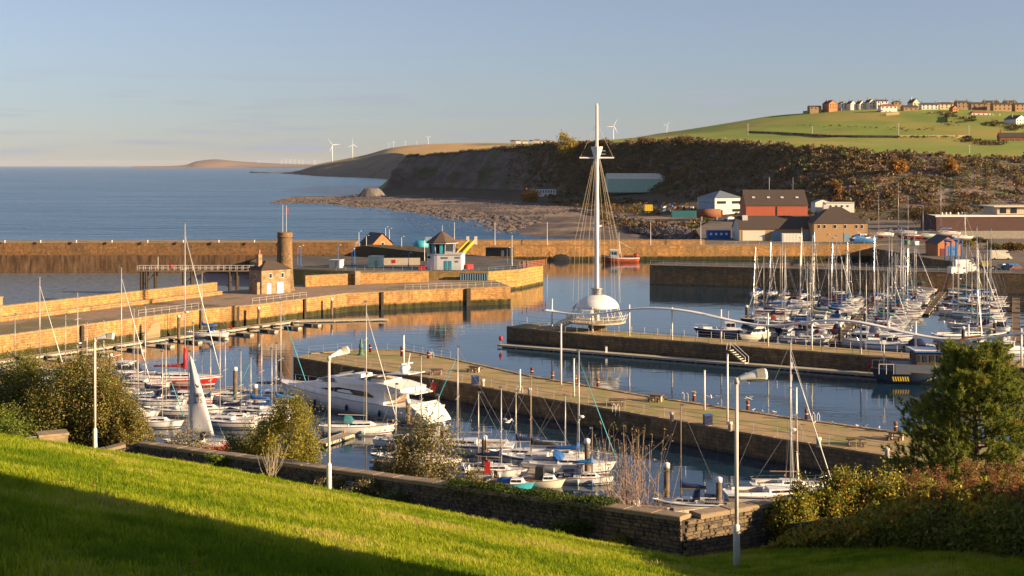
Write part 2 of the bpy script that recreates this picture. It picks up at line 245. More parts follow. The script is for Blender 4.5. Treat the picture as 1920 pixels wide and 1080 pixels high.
sea = MB().add([(-45000, -400, -.06), (45000, -400, -.06), (45000, 45000, -.06), (-45000, 45000, -.06)], [(0, 1, 2, 3)]).build('sea', 'sea_water'); struct(sea)
hw = [(-150, 96), (-135, 180), (-95, 224), (-66, 262), (-54, 276), (-40, 300), (-4, 312), (3, 346), (6, 372), (-18, 402), (-22, 446), (130, 451), (300, 451), (300, 96)]
struct(MB().add([(x, y, 0) for x, y in hw], [tuple(range(len(hw)))]).build('harbour_water', 'calm_water'))
ow = [(-300, 100), (-170, 120), (-128, 190), (-97, 240), (-68, 292), (-58, 318), (-60, 350), (-75, 372), (-75, 392), (-300, 388)]
struct(MB().add([(x, y, -.02) for x, y in ow], [tuple(range(len(ow)))]).build('outer_basin_water', 'basin_water'))
pm('cliff_rock', (.20, .145, .12), (.10, .078, .07), .06, .95, bump=1.0, bscale=.35, bd=1.5, c3=(.10, .105, .05), s3=.03, stretch=(1, 1, 2.2), detail=9)
pm('scrub_ground', (.06, .045, .022), (.075, .065, .028), .04, .95, bump=1, bscale=.5, bd=1, c3=(.10, .06, .03), s3=.03)
pm('meadow', (.20, .25, .018), (.14, .19, .014), .02, .95, bump=.6, bscale=.9, bd=.4, c3=(.27, .23, .035), s3=.012, stretch=(1, .6, 1), detail=8)
pm('gold_field', (.56, .34, .12), (.38, .24, .09), .006, .95, c3=(.16, .14, .05), s3=.004); pm('far_slope', (.13, .105, .08), (.075, .075, .06), .006, .95, bump=1, bscale=.02, bd=10, c3=(.2, .15, .08), s3=.003); pm('far_land', (.30, .20, .15), (.10, .09, .10), .0011, .95, stretch=(1, 1, 12))
pm('shingle', (.13, .10, .09), (.045, .036, .034), .1, .95, bump=1, bscale=1.2, bd=.4, c3=(.24, .17, .125), s3=.02, stretch=(.55, 1, 1), detail=9)  # dark weedy shingle, deepened in colour in place of the hill's shadow
x0 = [500, 580, 660, 740, 810, 870, 930, 1010, 1150, 1400, 1700, 2150]
def row(xs, Ys, zs=None, ys=None):
    if zs is None: zs = [H+(HY-y)/F*Y for y, Y in zip(ys, Ys)]
    if not hasattr(zs, '__len__'): zs = [zs]*len(xs)
    return list(zip(xs, Ys, zs))
R0 = row(x0, [1101, 1072, 994, 896, 776, 674, 595, 551, 536, 529, 522, 515], -1.0)
R1 = row([515, 600, 690, 780, 860, 940, 1010, 1080, 1200, 1420, 1700, 2150], [1150, 1150, 1090, 1000, 900, 800, 720, 660, 620, 600, 600, 600], 1.3)
R2 = row([540, 640, 730, 830, 920, 1000, 1080, 1150, 1250, 1430, 1700, 2150], [1230, 1270, 1260, 1180, 1080, 980, 880, 800, 720, 660, 640, 640], [1.5, 2.5] + [3.8]*10)
R3 = row([560, 690, 738, 800, 900, 1000, 1090, 1180, 1300, 1480, 1720, 2150], [1400, 1450, 1500, 1480, 1350, 1200, 1080, 1000, 900, 760, 700, 700], [-3, -1, 5, 7, 8, 9, 10, 11, 11, 9, 8, 8])
R4 = row([575, 700, 758, 800, 900, 1000, 1080, 1180, 1300, 1480, 1720, 2150], [1430, 1490, 1540, 1520, 1400, 1260, 1160, 1090, 1000, 860, 800, 800], [-4, -3]+[H+(HY-y)/F*Y for y, Y in zip((296, 292, 281, 273, 268, 268, 264, 274, 291, 296), (1540, 1520, 1400, 1260, 1160, 1090, 1000, 860, 800, 800))])
xs9 = [x for x, _, _ in R4]
R5 = row(xs9, [1500, 1560, 1620, 1640, 1600, 1500, 1400, 1300, 1200, 1080, 1000, 1000], ys=[333, 332, 294, 290, 278, 270, 265, 263, 257, 258, 263, 267])
R5[:2] = [(x, Y, -4) for x, Y, z in R5[:2]]
R6 = row(xs9, [1600, 1660, 1750, 1750, 1700, 1650, 1550, 1400, 1280, 1160, 1080, 1060], ys=[333, 332, 297, 292, 281, 273, 266, 262, 253, 251, 255, 260])
R6[:2] = [(x, Y, -4) for x, Y, z in R6[:2]]
R6b = row(xs9, [1700, 1760, 1850, 1850, 1800, 1750, 1650, 1500, 1380, 1280, 1220, 1180], ys=[333, 332, 299, 295, 284, 276, 268, 260, 247, 233, 229, 236])
R6b[:2] = [(x, Y, -4) for x, Y, z in R6b[:2]]
R7 = row(xs9, [1800, 1860, 1950, 1950, 1900, 1850, 1750, 1600, 1480, 1420, 1370, 1300], ys=[333, 332, 300, 297, 286, 278, 270, 259, 241, 215, 206, 216])
R7[:2] = [(x, Y, -4) for x, Y, z in R7[:2]]
R8 = row(xs9, [1900, 1960, 2050, 2050, 2000, 2000, 1950, 1850, 1750, 1700, 1650, 1600], ys=[333, 332, 304, 301, 292, 284, 275, 264, 250, 222, 211, 220])
R8[:2] = [(x, Y, -4) for x, Y, z in R8[:2]]
def d_beach(p, v, u):
    a = math.sin(math.pi*v); z = fbm((p[0], p[1], 3), .02)*1.0+fbm((p[0], p[1], 9), .11)*.5
    return np.array((0, 0, z*(.25+a)))
def d_scrub(p, v, u): return np.array((0, 0, (fbm((p[0], p[1], 5), .03)*2.2)*math.sin(math.pi*v)))
def d_cliff(p, v, u):
    a = math.sin(math.pi*min(v, .92)); k = 1.0 if u < .6 else .6
    q = fbm((p[0], p[1], p[2]*.25), .022, 5)*11*k+fbm((p[0], p[1], p[2]), .09, 4)*3.2*k
    return np.array((-.62, -.78, .05))*q*a+np.array((0, 0, fbm((p[0], p[1], 2), .03)*2.4*v))
def d_field(p, v, u): return np.array((0, 0, (fbm((p[0], p[1], 2), .03)*2.4 if v < .001 else 0)+(fbm((p[0], p[1], 5), .006)*3.0)*math.sin(math.pi*v)))
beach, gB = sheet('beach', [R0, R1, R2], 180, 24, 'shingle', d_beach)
scrub, gS = sheet('shore_slope', [R2, R3], 120, 14, 'scrub_ground', d_scrub)
cliff, gC = sheet('cliff', [R3, R4], 300, 34, 'cliff_rock', d_cliff, smooth=False)
field, gF = sheet('hillside_meadow', [R4, R5, R6, R6b, R7, R8], 130, 12, 'meadow', d_field)
# headland farther up the coast
hx = [470, 540, 600, 680, 740, 800, 900, 1000, 1150]
h0 = row(hx, [5700, 5000, 3900, 3400, 3000, 2720, 2700, 2700, 2700], -3)
h1 = row(hx, [5720, 5040, 3960, 3480, 3080, 2800, 2780, 2780, 2780], [1, 3, 6, 10, 12, 14, 14, 14, 14])
h2 = row([475, 545, 600, 680, 735, 790, 890, 1000, 1150], [5800, 5300, 4500, 4050, 3700, 3400, 3400, 3400, 3400], ys=[323.5, 322, 310, 297, 287, 293, 288, 281, 280])
h3 = row([478, 548, 600, 680, 735, 800, 900, 1000, 1150], [5900, 5500, 5000, 4600, 4300, 4100, 4000, 4000, 4000], ys=[324, 322.5, 307, 291.5, 277, 270.5, 268, 269.5, 268])
h4 = row([478, 548, 600, 680, 735, 800, 900, 1000, 1150], [6100, 5800, 5600, 5200, 4900, 4700, 4600, 4600, 4600], ys=[326, 325, 313, 297, 284, 278, 274, 275, 274])
def d_head(p, v, u): return np.array((-.3, -.4, .3))*fbm((p[0], p[1], p[2]), .004, 5)*26*math.sin(math.pi*v)
sheet('headland_slope', [h0, h1, h2], 150, 16, 'far_slope', d_head, smooth=False)
sheet('headland_fields', [h2, h3, h4], 60, 6, 'gold_field')
fx = [250, 320, 350, 370, 405, 450, 520, 590, 620]
f0 = row(fx, [15000]*9, -4); f1 = row(fx, [15300]*9, ys=[312.1, 311.3, 309.5, 304.5, 302.5, 305.5, 309, 310, 312]); f2 = row(fx, [16000]*9, ys=[312.0, 311.0, 308.5, 302, 298.5, 302.5, 306.5, 308.5, 311.5]); f3 = row(fx, [17500]*9, ys=[311.6, 311.3, 311, 308, 306, 308, 310, 311, 312])
sheet('distant_headland', [f0, f1, f2, f3], 60, 6, 'far_land')
# ------------------------------------------------------------------ quays
def inset_clean(poly): return [Vector((p[0], p[1])) for p in poly]
def wall_mesh(name, poly, z0, z1, mat, parent=None, closed=True):
    "vertical faces round a polygon with length/height as uv, subdivided"
    V = []; Fs = []; UV = []; n = len(poly); s = 0.0
    for i in range(n if closed else n-1):
        a = Vector(poly[i][:2]); b = Vector(poly[(i+1) % n][:2]); l = (b-a).length; k = len(V)
        V += [(a.x, a.y, z0), (b.x, b.y, z0), (b.x, b.y, z1), (a.x, a.y, z1)]; Fs.append((k, k+1, k+2, k+3)); UV += [(s, z0), (s+l, z0), (s+l, z1), (s, z1)]; s += l
    me = bpy.data.meshes.new(name); me.from_pydata(V, [], Fs); u = me.uv_layers.new(name='UVMap'); u.data.foreach_set('uv', [c for p in UV for c in p]); me.materials.append(M[mat]); return link(name, me, parent)
def ccw(poly):
    a = sum(poly[i][0]*poly[(i+1) % len(poly)][1]-poly[(i+1) % len(poly)][0]*poly[i][1] for i in range(len(poly))); return list(poly) if a > 0 else list(reversed(poly))
STONE_ME = None
def coping(parent, line, z, mat, step=1.4, w=.7, h=.22, over=.06):
    "separate edge stones along a line"
    global STONE_ME
    if STONE_ME is None: STONE_ME = {}
    if mat not in STONE_ME:
        b = MB(); e = .03
        b.add([(-.5, -.5, -.5), (.5, -.5, -.5), (.5, .5, -.5), (-.5, .5, -.5), (-.5, -.5, .38), (.5, -.5, .38), (.5, .5, .38), (-.5, .5, .38), (-.5+e, -.42, .5), (.5-e, -.42, .5), (.5-e, .42, .5), (-.5+e, .42, .5)],
              [(3, 2, 1, 0), (0, 1, 5, 4), (1, 2, 6, 5), (2, 3, 7, 6), (3, 0, 4, 7), (4, 5, 9, 8), (5, 6, 10, 9), (6, 7, 11, 10), (7, 4, 8, 11), (8, 9, 10, 11)])
        me = bpy.data.meshes.new('coping_stone'); me.from_pydata(b.v, [], b.f); me.materials.append(M[mat]); STONE_ME[mat] = me
    for a, b_ in zip(line[:-1], line[1:]):
        a = Vector(a[:2]); b_ = Vector(b_[:2]); d = b_-a; l = d.length; n = max(1, int(l/step)); ang = math.atan2(d.y, d.x); nn = Vector((-d.y, d.x)).normalized()
        for i in range(n):
            c = a+d*((i+.5)/n)+nn*(w/2-over)
            link('coping_stone', STONE_ME[mat], parent, (c.x, c.y, z+h/2-.1+random.uniform(-.015, .015)), ang+random.uniform(-.006, .006), (l/n-.03, w+random.uniform(-.06, .06), h))
def quay(name, label, poly, z, wall, deck, cat='quay', copes=(), z0=-2.0, cmat='kerb_stone', cstep=1.4):
    "copes: runs of the outline (inside on the left of travel) that carry edge stones"
    r = empty(name, (0, 0, 0), 0, label, cat); poly = ccw([tuple(p)[:2] for p in poly])
    wall_mesh('stone_face', poly, z0, z, wall, r)
    o = MB().add([(p[0], p[1], z) for p in poly], [tuple(range(len(poly)))]).build('deck_surface', deck, r)
    for run in copes: coping(r, run, z, cmat, cstep)
    return r
def slot(parent, p, ang, z0, z1, w=.7, d=.25, mat='dark_timber', name='timber_fender'):
    return MB().box((0, 0, (z0+z1)/2), (w, d, z1-z0)).build(name, mat, parent, loc=(p[0], p[1], 0), rz=ang)
# near tongue of gravel
ntf = [W(550, 670, 2.5), W(660, 688, 2.5), W(860, 718, 2.5), W(1000, 744, 2.5), W(1200, 778, 2.5), W(1450, 822, 2.5), W(1705, 863, 2.5), W(1960, 904, 2.5)]
ntb = [W(1960, 845, 2.5), W(1700, 813, 2.5), W(1480, 783, 2.5), W(1210, 742, 2.5), W(1000, 706, 2.5), W(845, 672, 2.5), W(760, 657, 2.5), W(660, 656, 2.5), W(580, 663, 2.5)]
near_tongue = quay('stone_quay', 'gravel topped stone quay with picnic tables across the middle of the marina', ntf+ntb, 2.5, 'quay_stone_shaded', 'gravel', copes=(ntf, ntb))
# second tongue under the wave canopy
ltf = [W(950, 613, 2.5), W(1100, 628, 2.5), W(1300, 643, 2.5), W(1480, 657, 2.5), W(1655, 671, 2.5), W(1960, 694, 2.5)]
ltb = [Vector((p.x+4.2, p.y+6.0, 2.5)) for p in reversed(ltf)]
lime = quay('stone_quay', 'narrow stone quay, darkened as if shaded, under the white wave canopy', ltf+ltb, 2.5, 'quay_stone_shaded', 'gravel', copes=(ltf,))
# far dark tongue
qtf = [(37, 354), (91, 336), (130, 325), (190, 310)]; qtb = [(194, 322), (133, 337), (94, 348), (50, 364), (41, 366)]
queen = quay('stone_quay', 'stone quay darkened as if shaded, with parked car, in front of the sunlit harbour wall', qtf+qtb, 5.2, 'quay_stone_shaded', 'asphalt', copes=(qtf,))
# the old pier with the watch tower
opf = [(-150, 118), (-112, 176), (-84, 216), (-60, 256), (-51, 265), (-36, 288), (-16, 298), (-.3, 304)]
opb = [(-4, 320), (-20, 322), (-50, 309), (-66, 290), (-95, 240), (-125, 191), (-162, 128)]
oldp = quay('stone_pier', 'sunlit old stone pier with tower and small house', opf+opb, 4.0, 'quay_stone', 'pier_deck', 'pier', copes=(opf,), cstep=1.8)
def parapet(label, line, z, h, t=1.1, mat='parapet_stone', step=1.8):
    r = empty('parapet_wall', (0, 0, 0), 0, label, 'wall'); L_ = [Vector(p[:2]) for p in line]; off = []
    for i, p in enumerate(L_):
        d = (L_[min(i+1, len(L_)-1)]-L_[max(i-1, 0)]).normalized(); off.append(p+Vector((-d.y, d.x))*t)
    wall_mesh('stone_face', ccw([tuple(p) for p in L_+off[::-1]]), z-.5, z+h, mat, r); coping(r, line, z+h, 'kerb_stone', step, t+.15, .24, .07); return r
pl = [(-160, 127), (-123, 187), (-93, 236), (-64, 286)]
parapet('long high stone parapet along the seaward side of the old pier, left of the house', pl, 4.0, 2.5)
ll = [(a+(-.9)*(-1.2), b-.45*1.2) for a, b in pl]
parapet('low stone step at the foot of the long pier parapet', [(p[0]+1.3, p[1]-.9) for p in pl[1:]], 4.0, .7, .9)
parapet('stone parapet on the old pier running right from the tower', [(-47.5, 303), (-36, 310), (-20, 316)], 4.0, 2.5)
for p, a in (((-60.3, 255.4), .98), ((-54.6, 261.8), .72), ((-43.5, 276.3), 1.0), ((-28.8, 291.5), .46), ((-10, 300.0), .37), ((-96, 198.6), .96), ((-75.2, 230.4), 1.03)):
    slot(oldp, (p[0]+.1, p[1]-.15), a, -.5, 4.0, 1.0 if p[0] == -10 else .6, .3)
def wall_stairs(parent, p, ang, n=12, run=.34, rise=.31, z=4.0):
    for i in range(n):
        c, s = math.cos(ang), math.sin(ang); x = p[0]+c*run*i; y = p[1]+s*run*i
        MB().box((0, 0, (z-rise*i)/2-.5), (run, 1.0, z-rise*i+1)).build('stone_step', 'kerb_stone', parent, loc=(x+s*.35, y-c*.35, 0), rz=ang)
wall_stairs(oldp, (-46.5, 272.2), math.atan2(-15, -11)); wall_stairs(oldp, (-66, 246.2), math.atan2(-40, -24))
# outer pier on the left, dark with weed
ot = [(-300, 386), (-47, 393), (-47, 405), (-300, 398)]
outer = quay('stone_pier', 'long brown sea pier with dark wet foot across the left', ot, 9.1, 'old_pier', 'pier_deck', 'pier', copes=([(-300, 386), (-47, 393)],), cstep=2.2)
for i in range(9): tag(MB().lathe([(.22, 0), (.18, .5), (.28, .55), (.26, .75)], 8).build('bollard', 'off_white', None, loc=(-150+i*10.5, 389.5+.2*i, 9.1)), 'small pale bollard on top of the long brown sea pier, %s from the left' % ('first', 'second', 'third', 'fourth', 'fifth', 'sixth', 'seventh', 'eighth', 'ninth')[i], 'bollard', 'bollards on the sea pier')
# lock island and inner harbour wall
li = [(-6, 334), (2, 341), (8.4, 356), (5, 374), (-14, 400), (-20, 447), (-112, 447), (-112, 406), (-74, 406), (-74, 372), (-62, 345), (-40, 336)]
lock = quay('lock_island', 'low lock island with the round white control building', li, 5.0, 'lock_wall', 'asphalt', 'quay', copes=([(-40, 336), (-6, 334), (2, 341), (8.4, 356)],), cstep=2)
nwf = [(-20, 442), (30, 444), (125, 448), (300, 452)]
nw = quay('harbour_wall', 'long sunlit inner harbour wall below the beach and boatyard', nwf+[(300, 460), (-20, 452)], 4.9, 'quay_stone', 'pier_deck', 'wall', copes=(nwf,), cstep=2.0)
parapet('sunlit low parapet behind the inner harbour wall in front of the beach', [(-20, 449.5), (66, 451.2)], 4.9, 1.5, 1.2, step=2.2)
for x in (733/1, 1050, 1224, 1340, 1460, 1531): 
    if x > 900: slot(nw, ((x-960)/F*444, 443.6+(x-960)/F*444*.0405-.1), .04, -.5, 4.8, 1.1, .5)
MB().ell((0, 0, .2), (3.4, .25, 2.0), 12, 6).build('culvert_mouth', 'black', nw, loc=(16.5, 443.4, 0))
# boatyard ground behind
yd = [(66.2, 452.4), (300, 460.1), (520, 465), (520, 700), (120, 700), (96, 640), (78, 560)]
struct(MB().add([(x, y, 4.86) for x, y in yd], [tuple(range(len(yd)))]).build('boatyard_ground', 'yard'))
qd = [(134, 338), (195, 323), (520, 250), (520, 464), (300, 459.9), (126, 447.9), (118, 430), (122, 380)]
yq = quay('boatyard_quay', 'boatyard quay with vans and parked boats on the far right', qd, 4.94, 'quay_stone_shaded', 'yard', copes=())
# ground this side of the harbour: bank below the wall and the quayside road, hidden by shrubs
def lawn_z(X, Y):
    z = 17.66-.26*(Y-48)+(-.183*(X-6.2) if X < 6.2 else .1*(X-6.2)); d = max(0, 48-Y); return z-.0008*d*d-(.045*(-15-X) if X < -15 else 0)*min(1, Y/60)
WA, WB = Vector((-20.4, 72.0)), Vector((6.2, 48.0)); WC = Vector((16.5, 53.8)); WL = Vector((-22.8, 70.7))
WD = (WB-WA).normalized(); WN = Vector((-WD.y, WD.x))     # WN points away from the camera (downhill side)
if WN.y < 0: WN = -WN
# ------------------------------------------------------------------ foreground lawn, bank, wall
EX = [-80, -40, -29, -22.8, -20.4, 6.2, 16.5, 60]; EY = [104, 82, 75.5, 70.7, 71.8, 47.9, 53.7, 76]
def edge(X): return float(np.interp(X, EX, EY))
pm('lawn_ground', (.09, .12, .014), (.13, .16, .02), 1.5, .95, bump=.6, bscale=12, c3=(.17, .16, .04), s3=.5)
Xs = np.linspace(-62, 40, 120); V = []; nv = 60
for X in Xs:
    for j in range(nv):
        Y = 1.0+(edge(X)-1.0)*(j/(nv-1)); V.append((X, Y, lawn_z(X, Y)+.05*fbm((X, Y, 1), .35)))
idx = np.arange(120*nv).reshape(120, nv); Q = np.stack([idx[:-1, :-1], idx[1:, :-1], idx[1:, 1:], idx[:-1, 1:]], -1).reshape(-1, 4)
lawn = struct(link('lawn', np_mesh('lawn', V, Q, 'lawn_ground', smooth=True)))
V = []; nb = 24
for X in Xs:
    e = edge(X); zt = lawn_z(X, e)-.25
    for j in range(nb):
        d = (j/(nb-1))**1.3*34; z = max(2.6, zt-.2-.62*d); V.append((X*(1+.5*d/34), e+.05+d, z+(.25*fbm((X, d, 3), .4) if j else 0)))
idx = np.arange(120*nb).reshape(120, nb); Q = np.stack([idx[:-1, :-1], idx[1:, :-1], idx[1:, 1:], idx[:-1, 1:]], -1).reshape(-1, 4)
struct(link('bank', np_mesh('bank', V, Q, 'soil', smooth=True)))
qp = [(-150, 60), (-150, 118), (-60, 116), (0, 108), (40, 100), (150, 92), (150, 50), (0, 60)]
qo = MB().prism(ccw(qp), -2, 2.55).build('quayside_road', 'asphalt'); struct(qo)
# grass: tufts of blades
def tuft(nb=22, seed=1):
    rs = np.random.RandomState(seed); v = []; f = []
    for i in range(nb):
        a = rs.uniform(0, 6.28); r = rs.uniform(0, .11); h = rs.uniform(.035, .085); w = rs.uniform(.003, .006); ln = rs.uniform(.1, .75)*h; b = rs.uniform(0, 6.28)
        x, y = r*math.cos(a), r*math.sin(a); dx, dy = math.cos(b), math.sin(b); k = len(v)
        v += [(x-dy*w, y+dx*w, -.01), (x+dy*w, y-dx*w, -.01), (x+dx*ln*.4+dy*w*.7, y+dy*ln*.4-dx*w*.7, h*.65), (x+dx*ln*.4-dy*w*.7, y+dy*ln*.4+dx*w*.7, h*.65), (x+dx*ln, y+dy*ln, h)]
        f += [(k, k+1, k+2, k+3), (k+3, k+2, k+4)]
    me = bpy.data.meshes.new('grass_tuft'); me.from_pydata(v, [], f); me.materials.append(M['lawn_blade']); return me
def blade_mat():
    m, n, b = nodes('lawn_blade'); N = n.nodes.new; lk = n.links.new; n.nodes.remove(b); out = n.nodes['Material Output']
    oi = N('ShaderNodeObjectInfo'); g = N('ShaderNodeNewGeometry'); z = N('ShaderNodeTexNoise'); z.inputs['Scale'].default_value = .55; z.inputs['Detail'].default_value = 5; lk(g.outputs['Position'], z.inputs['Vector'])
    z2 = N('ShaderNodeTexNoise'); z2.inputs['Scale'].default_value = .13; z2.inputs['Detail'].default_value = 3; lk(g.outputs['Position'], z2.inputs['Vector']); av = N('ShaderNodeMath'); av.operation = 'MULTIPLY_ADD'; av.inputs[1].default_value = 1.3; lk(z2.outputs[0], av.inputs[0]); sb = N('ShaderNodeMath'); sb.operation = 'SUBTRACT'; sb.inputs[1].default_value = .66; lk(z.outputs[0], sb.inputs[0]); lk(sb.outputs[0], av.inputs[2]); ad = N('ShaderNodeMath'); ad.operation = 'MULTIPLY_ADD'; ad.inputs[1].default_value = .3; lk(oi.outputs['Random'], ad.inputs[0]); lk(av.outputs[0], ad.inputs[2])
    r = N('ShaderNodeValToRGB'); r.color_ramp.elements[0].position = .42; r.color_ramp.elements[0].color = (.14, .225, .014, 1); r.color_ramp.elements[1].position = .78; r.color_ramp.elements[1].color = (.38, .43, .03, 1)
    e = r.color_ramp.elements.new(.92); e.color = (.5, .43, .12, 1); lk(ad.outputs[0], r.inputs[0])
    d = N('ShaderNodeBsdfDiffuse'); t = N('ShaderNodeBsdfTranslucent'); mx = N('ShaderNodeMixShader'); mx.inputs[0].default_value = .45
    lk(r.outputs[0], d.inputs[0]); lk(r.outputs[0], t.inputs[0]); lk(d.outputs[0], mx.inputs[1]); lk(t.outputs[0], mx.inputs[2]); lk(mx.outputs[0], out.inputs[0])
blade_mat()
tuft_o = link('grass_tuft', tuft(), lawn, (-5, 30, lawn_z(-5, 30)))
rs = np.random.RandomState(3); pts = []
while len(pts) < 85000:
    Y = rs.uniform(9, 78, 20000); X = rs.uniform(-34, 20, 20000); k = (np.abs(X) < .405*Y+2.5) & (Y < np.interp(X, EX, EY)-.1) & (rs.uniform(0, 1, 20000) < np.minimum(1, 24/Y)**1.2)
    pts += [(a, b_, lawn_z(a, b_)+.05*fbm((a, b_, 1), .35)) for a, b_ in zip(X[k], Y[k])]
pme = bpy.data.meshes.new('lawn_grass'); pme.from_pydata(pts, [], []); grass = tag(link('lawn_grass', pme), 'short bright green grass covering the sloping lawn', 'grass', kind='stuff')
gn = bpy.data.node_groups.new('scatter_grass', 'GeometryNodeTree'); gn.interface.new_socket('Geometry', in_out='INPUT', socket_type='NodeSocketGeometry'); gn.interface.new_socket('Geometry', in_out='OUTPUT', socket_type='NodeSocketGeometry')
gi = gn.nodes.new('NodeGroupInput'); go = gn.nodes.new('NodeGroupOutput'); ip = gn.nodes.new('GeometryNodeInstanceOnPoints'); ob = gn.nodes.new('GeometryNodeObjectInfo'); ob.inputs['Object'].default_value = tuft_o
r1 = gn.nodes.new('FunctionNodeRandomValue'); r1.data_type = 'FLOAT_VECTOR'; r1.inputs[0].default_value = (-.18, -.18, 0); r1.inputs[1].default_value = (.18, .18, 6.28)
r2 = gn.nodes.new('FunctionNodeRandomValue'); r2.data_type = 'FLOAT'; r2.inputs[2].default_value = .7; r2.inputs[3].default_value = 1.7
for a, b_ in ((gi.outputs[0], ip.inputs['Points']), (ob.outputs['Geometry'], ip.inputs['Instance']), (r1.outputs[0], ip.inputs['Rotation']), (r2.outputs[1], ip.inputs['Scale']), (ip.outputs[0], go.inputs[0])): gn.links.new(a, b_)
grass.modifiers.new('scatter', 'NODES').node_group = gn
rs = np.random.RandomState(31); big = []
while len(big) < 2600:
    Y = rs.uniform(9, 76); X = rs.uniform(-32, 14)
    if abs(X) < .41*Y+2 and Y < edge(X)-.15 and (mnoise.noise(Vector((X*.35, Y*.35, 4))) > .12 or Y > edge(X)-1.0): big.append((X, Y, lawn_z(X, Y)+.04*fbm((X, Y, 1), .35)))
bme = bpy.data.meshes.new('rough_grass'); bme.from_pydata(big, [], []); rough = tag(link('rough_grass', bme), 'longer rough tussocks of grass dotted over the lawn', 'grass', kind='stuff'); gn2 = gn.copy(); rough.modifiers.new('scatter', 'NODES').node_group = gn2
for nd in gn2.nodes:
    if nd.bl_idname == 'FunctionNodeRandomValue' and nd.data_type == 'FLOAT': nd.inputs[2].default_value = 1.5; nd.inputs[3].default_value = 2.7
# retaining wall of rubble stone
def stone_variant(seed, mat):
    rs = random.Random(seed); b = MB(); j = lambda: rs.uniform(-.07, .07); v = []
    for z in (-.5, .5):
        for x, y in ((-.5, .5), (.5, .5), (.5, -.3), (-.5, -.3)): v.append((x+j()*.3, y, z+j()*.5))
    for z, x in ((-.36, -.4), (-.36, .4), (.36, .4), (.36, -.4)): v.append((x+j(), -.5+j(), z+j()))
    b.add(v, [(0, 1, 5, 4), (3, 0, 4, 7), (1, 2, 6, 5), (3, 2, 1, 0), (4, 5, 6, 7), (2, 3, 8, 9), (6, 2, 9, 10), (7, 6, 10, 11), (3, 7, 11, 8), (8, 11, 10, 9)])
    me = bpy.data.meshes.new('wall_stone'); me.from_pydata(b.v, [], b.f); me.materials.append(M[mat]); return me, b
SV = [stone_variant(i, 'stone%d' % (i % 4)) for i in range(12)]
rw = empty('retaining_wall', (WB.x, WB.y, 17.5), 0, 'weathered rubble stone retaining wall with flat coping below the lawn', 'wall')
def off(p): return (p[0]-WB.x, p[1]-WB.y, p[2]-17.5)
pm('mortar', (.06, .05, .04), (.04, .034, .028), 6, .95)
def face(a, b_, za, zb, depth_fn, first, quota, tk=.5):
    "courses of stones on the camera side of a-b; the first stones (nearest) are parts, the rest one mass"
    d = b_-a; l = d.length; d = d.normalized(); n = Vector((d.y, -d.x)); n = n if n.y < 0 else -n; ang = math.atan2(-n.x, n.y)+math.pi; ang = math.atan2(n.y, n.x)+math.pi/2
    core = MB(); t2 = n*-tk; zl = min(depth_fn(a), depth_fn(b_))-.6
    q = [a-n*.0, b_-n*.0, b_+t2, a+t2]; core.add([off((p.x, p.y, zl)) for p in q]+[off((p.x, p.y, z-.02)) for p, z in zip(q, (za, zb, zb, za))], [(3, 2, 1, 0), (4, 5, 6, 7), (0, 1, 5, 4), (1, 2, 6, 5), (2, 3, 7, 6), (3, 0, 4, 7)]); core.build('wall_core', 'mortar', rw)
    rs = random.Random(5); rows = []; z = 0.0
    while z < 3.4:
        hh = rs.uniform(.10, .2); x = rs.uniform(0, .25)
        while x < l-.02:
            w = min(rs.uniform(.16, .5), l-x); tp = (x+w/2)/l; top = za+(zb-za)*tp; zc = top-z-hh/2-.03; pt = a+d*(x+w/2)
            if zc+hh/2 > depth_fn(pt)-.12: rows.append((abs(tp-first), pt, zc, w-.018, hh-.018, rs.randrange(12), rs.uniform(.05, .1)))
            x += w
        z += hh
    rows.sort(key=lambda r: r[0]); mass = MB()
    for i, (_, pt, zc, w, hh, v, pr) in enumerate(rows):
        me, bb = SV[v]; dd = pr*2; c = pt+n*(pr*.5-.02)
        if i < quota:
            link('wall_stone', me, rw, off((c.x, c.y, zc)), ang, (w, dd, hh))
        else:
            cs, sn = math.cos(ang), math.sin(ang); mass.add([off((c.x+x*w*cs-y*dd*sn, c.y+x*w*sn+y*dd*cs, zc+z*hh)) for x, y, z in bb.v], bb.f)
    if mass.v: mass.build('wall_stones', 'stone2', rw)['kind'] = 'stuff'
lz = lambda p: lawn_z(p.x, p.y)
face(WA, WB, 16.72, 19.07, lz, 1.0, 170); face(WB, WC, 19.07, 19.07, lambda p: lawn_z(6.9, 47)-.7, 0.0, 130); face(WL, WA, 16.4, 16.72, lambda p: lawn_z(p.x, p.y)-.2, 1.0, 20)
def copes(a, b_, za, zb, step=1.25, w=.72, h=.17):
    d = b_-a; l = d.length; n = int(l/step); ang = math.atan2(d.y, d.x); nn = Vector((-d.y, d.x)).normalized(); nn = nn if nn.y > 0 else -nn
    for i in range(n):
        t = (i+.5)/n; c = a+d*t+nn*.24; o = link('coping_slab', STONE_ME['coping_old'], rw, off((c.x, c.y, za+(zb-za)*t+h/2-.03+random.uniform(-.012, .012))), ang+random.uniform(-.01, .01), (l/n-.02, w, h)); o.rotation_euler.y = -math.atan2(zb-za, l)
b = STONE_ME['kerb_stone'].copy(); b.materials.clear(); b.materials.append(M['coping_old']); STONE_ME['coping_old'] = b
copes(WA, WB, 16.72, 19.07); copes(WB+(WC-WB).normalized()*.75, WC, 19.07, 19.07); copes(WL, WA-(WA-WL).normalized()*.7, 16.4, 16.72, 1.0)
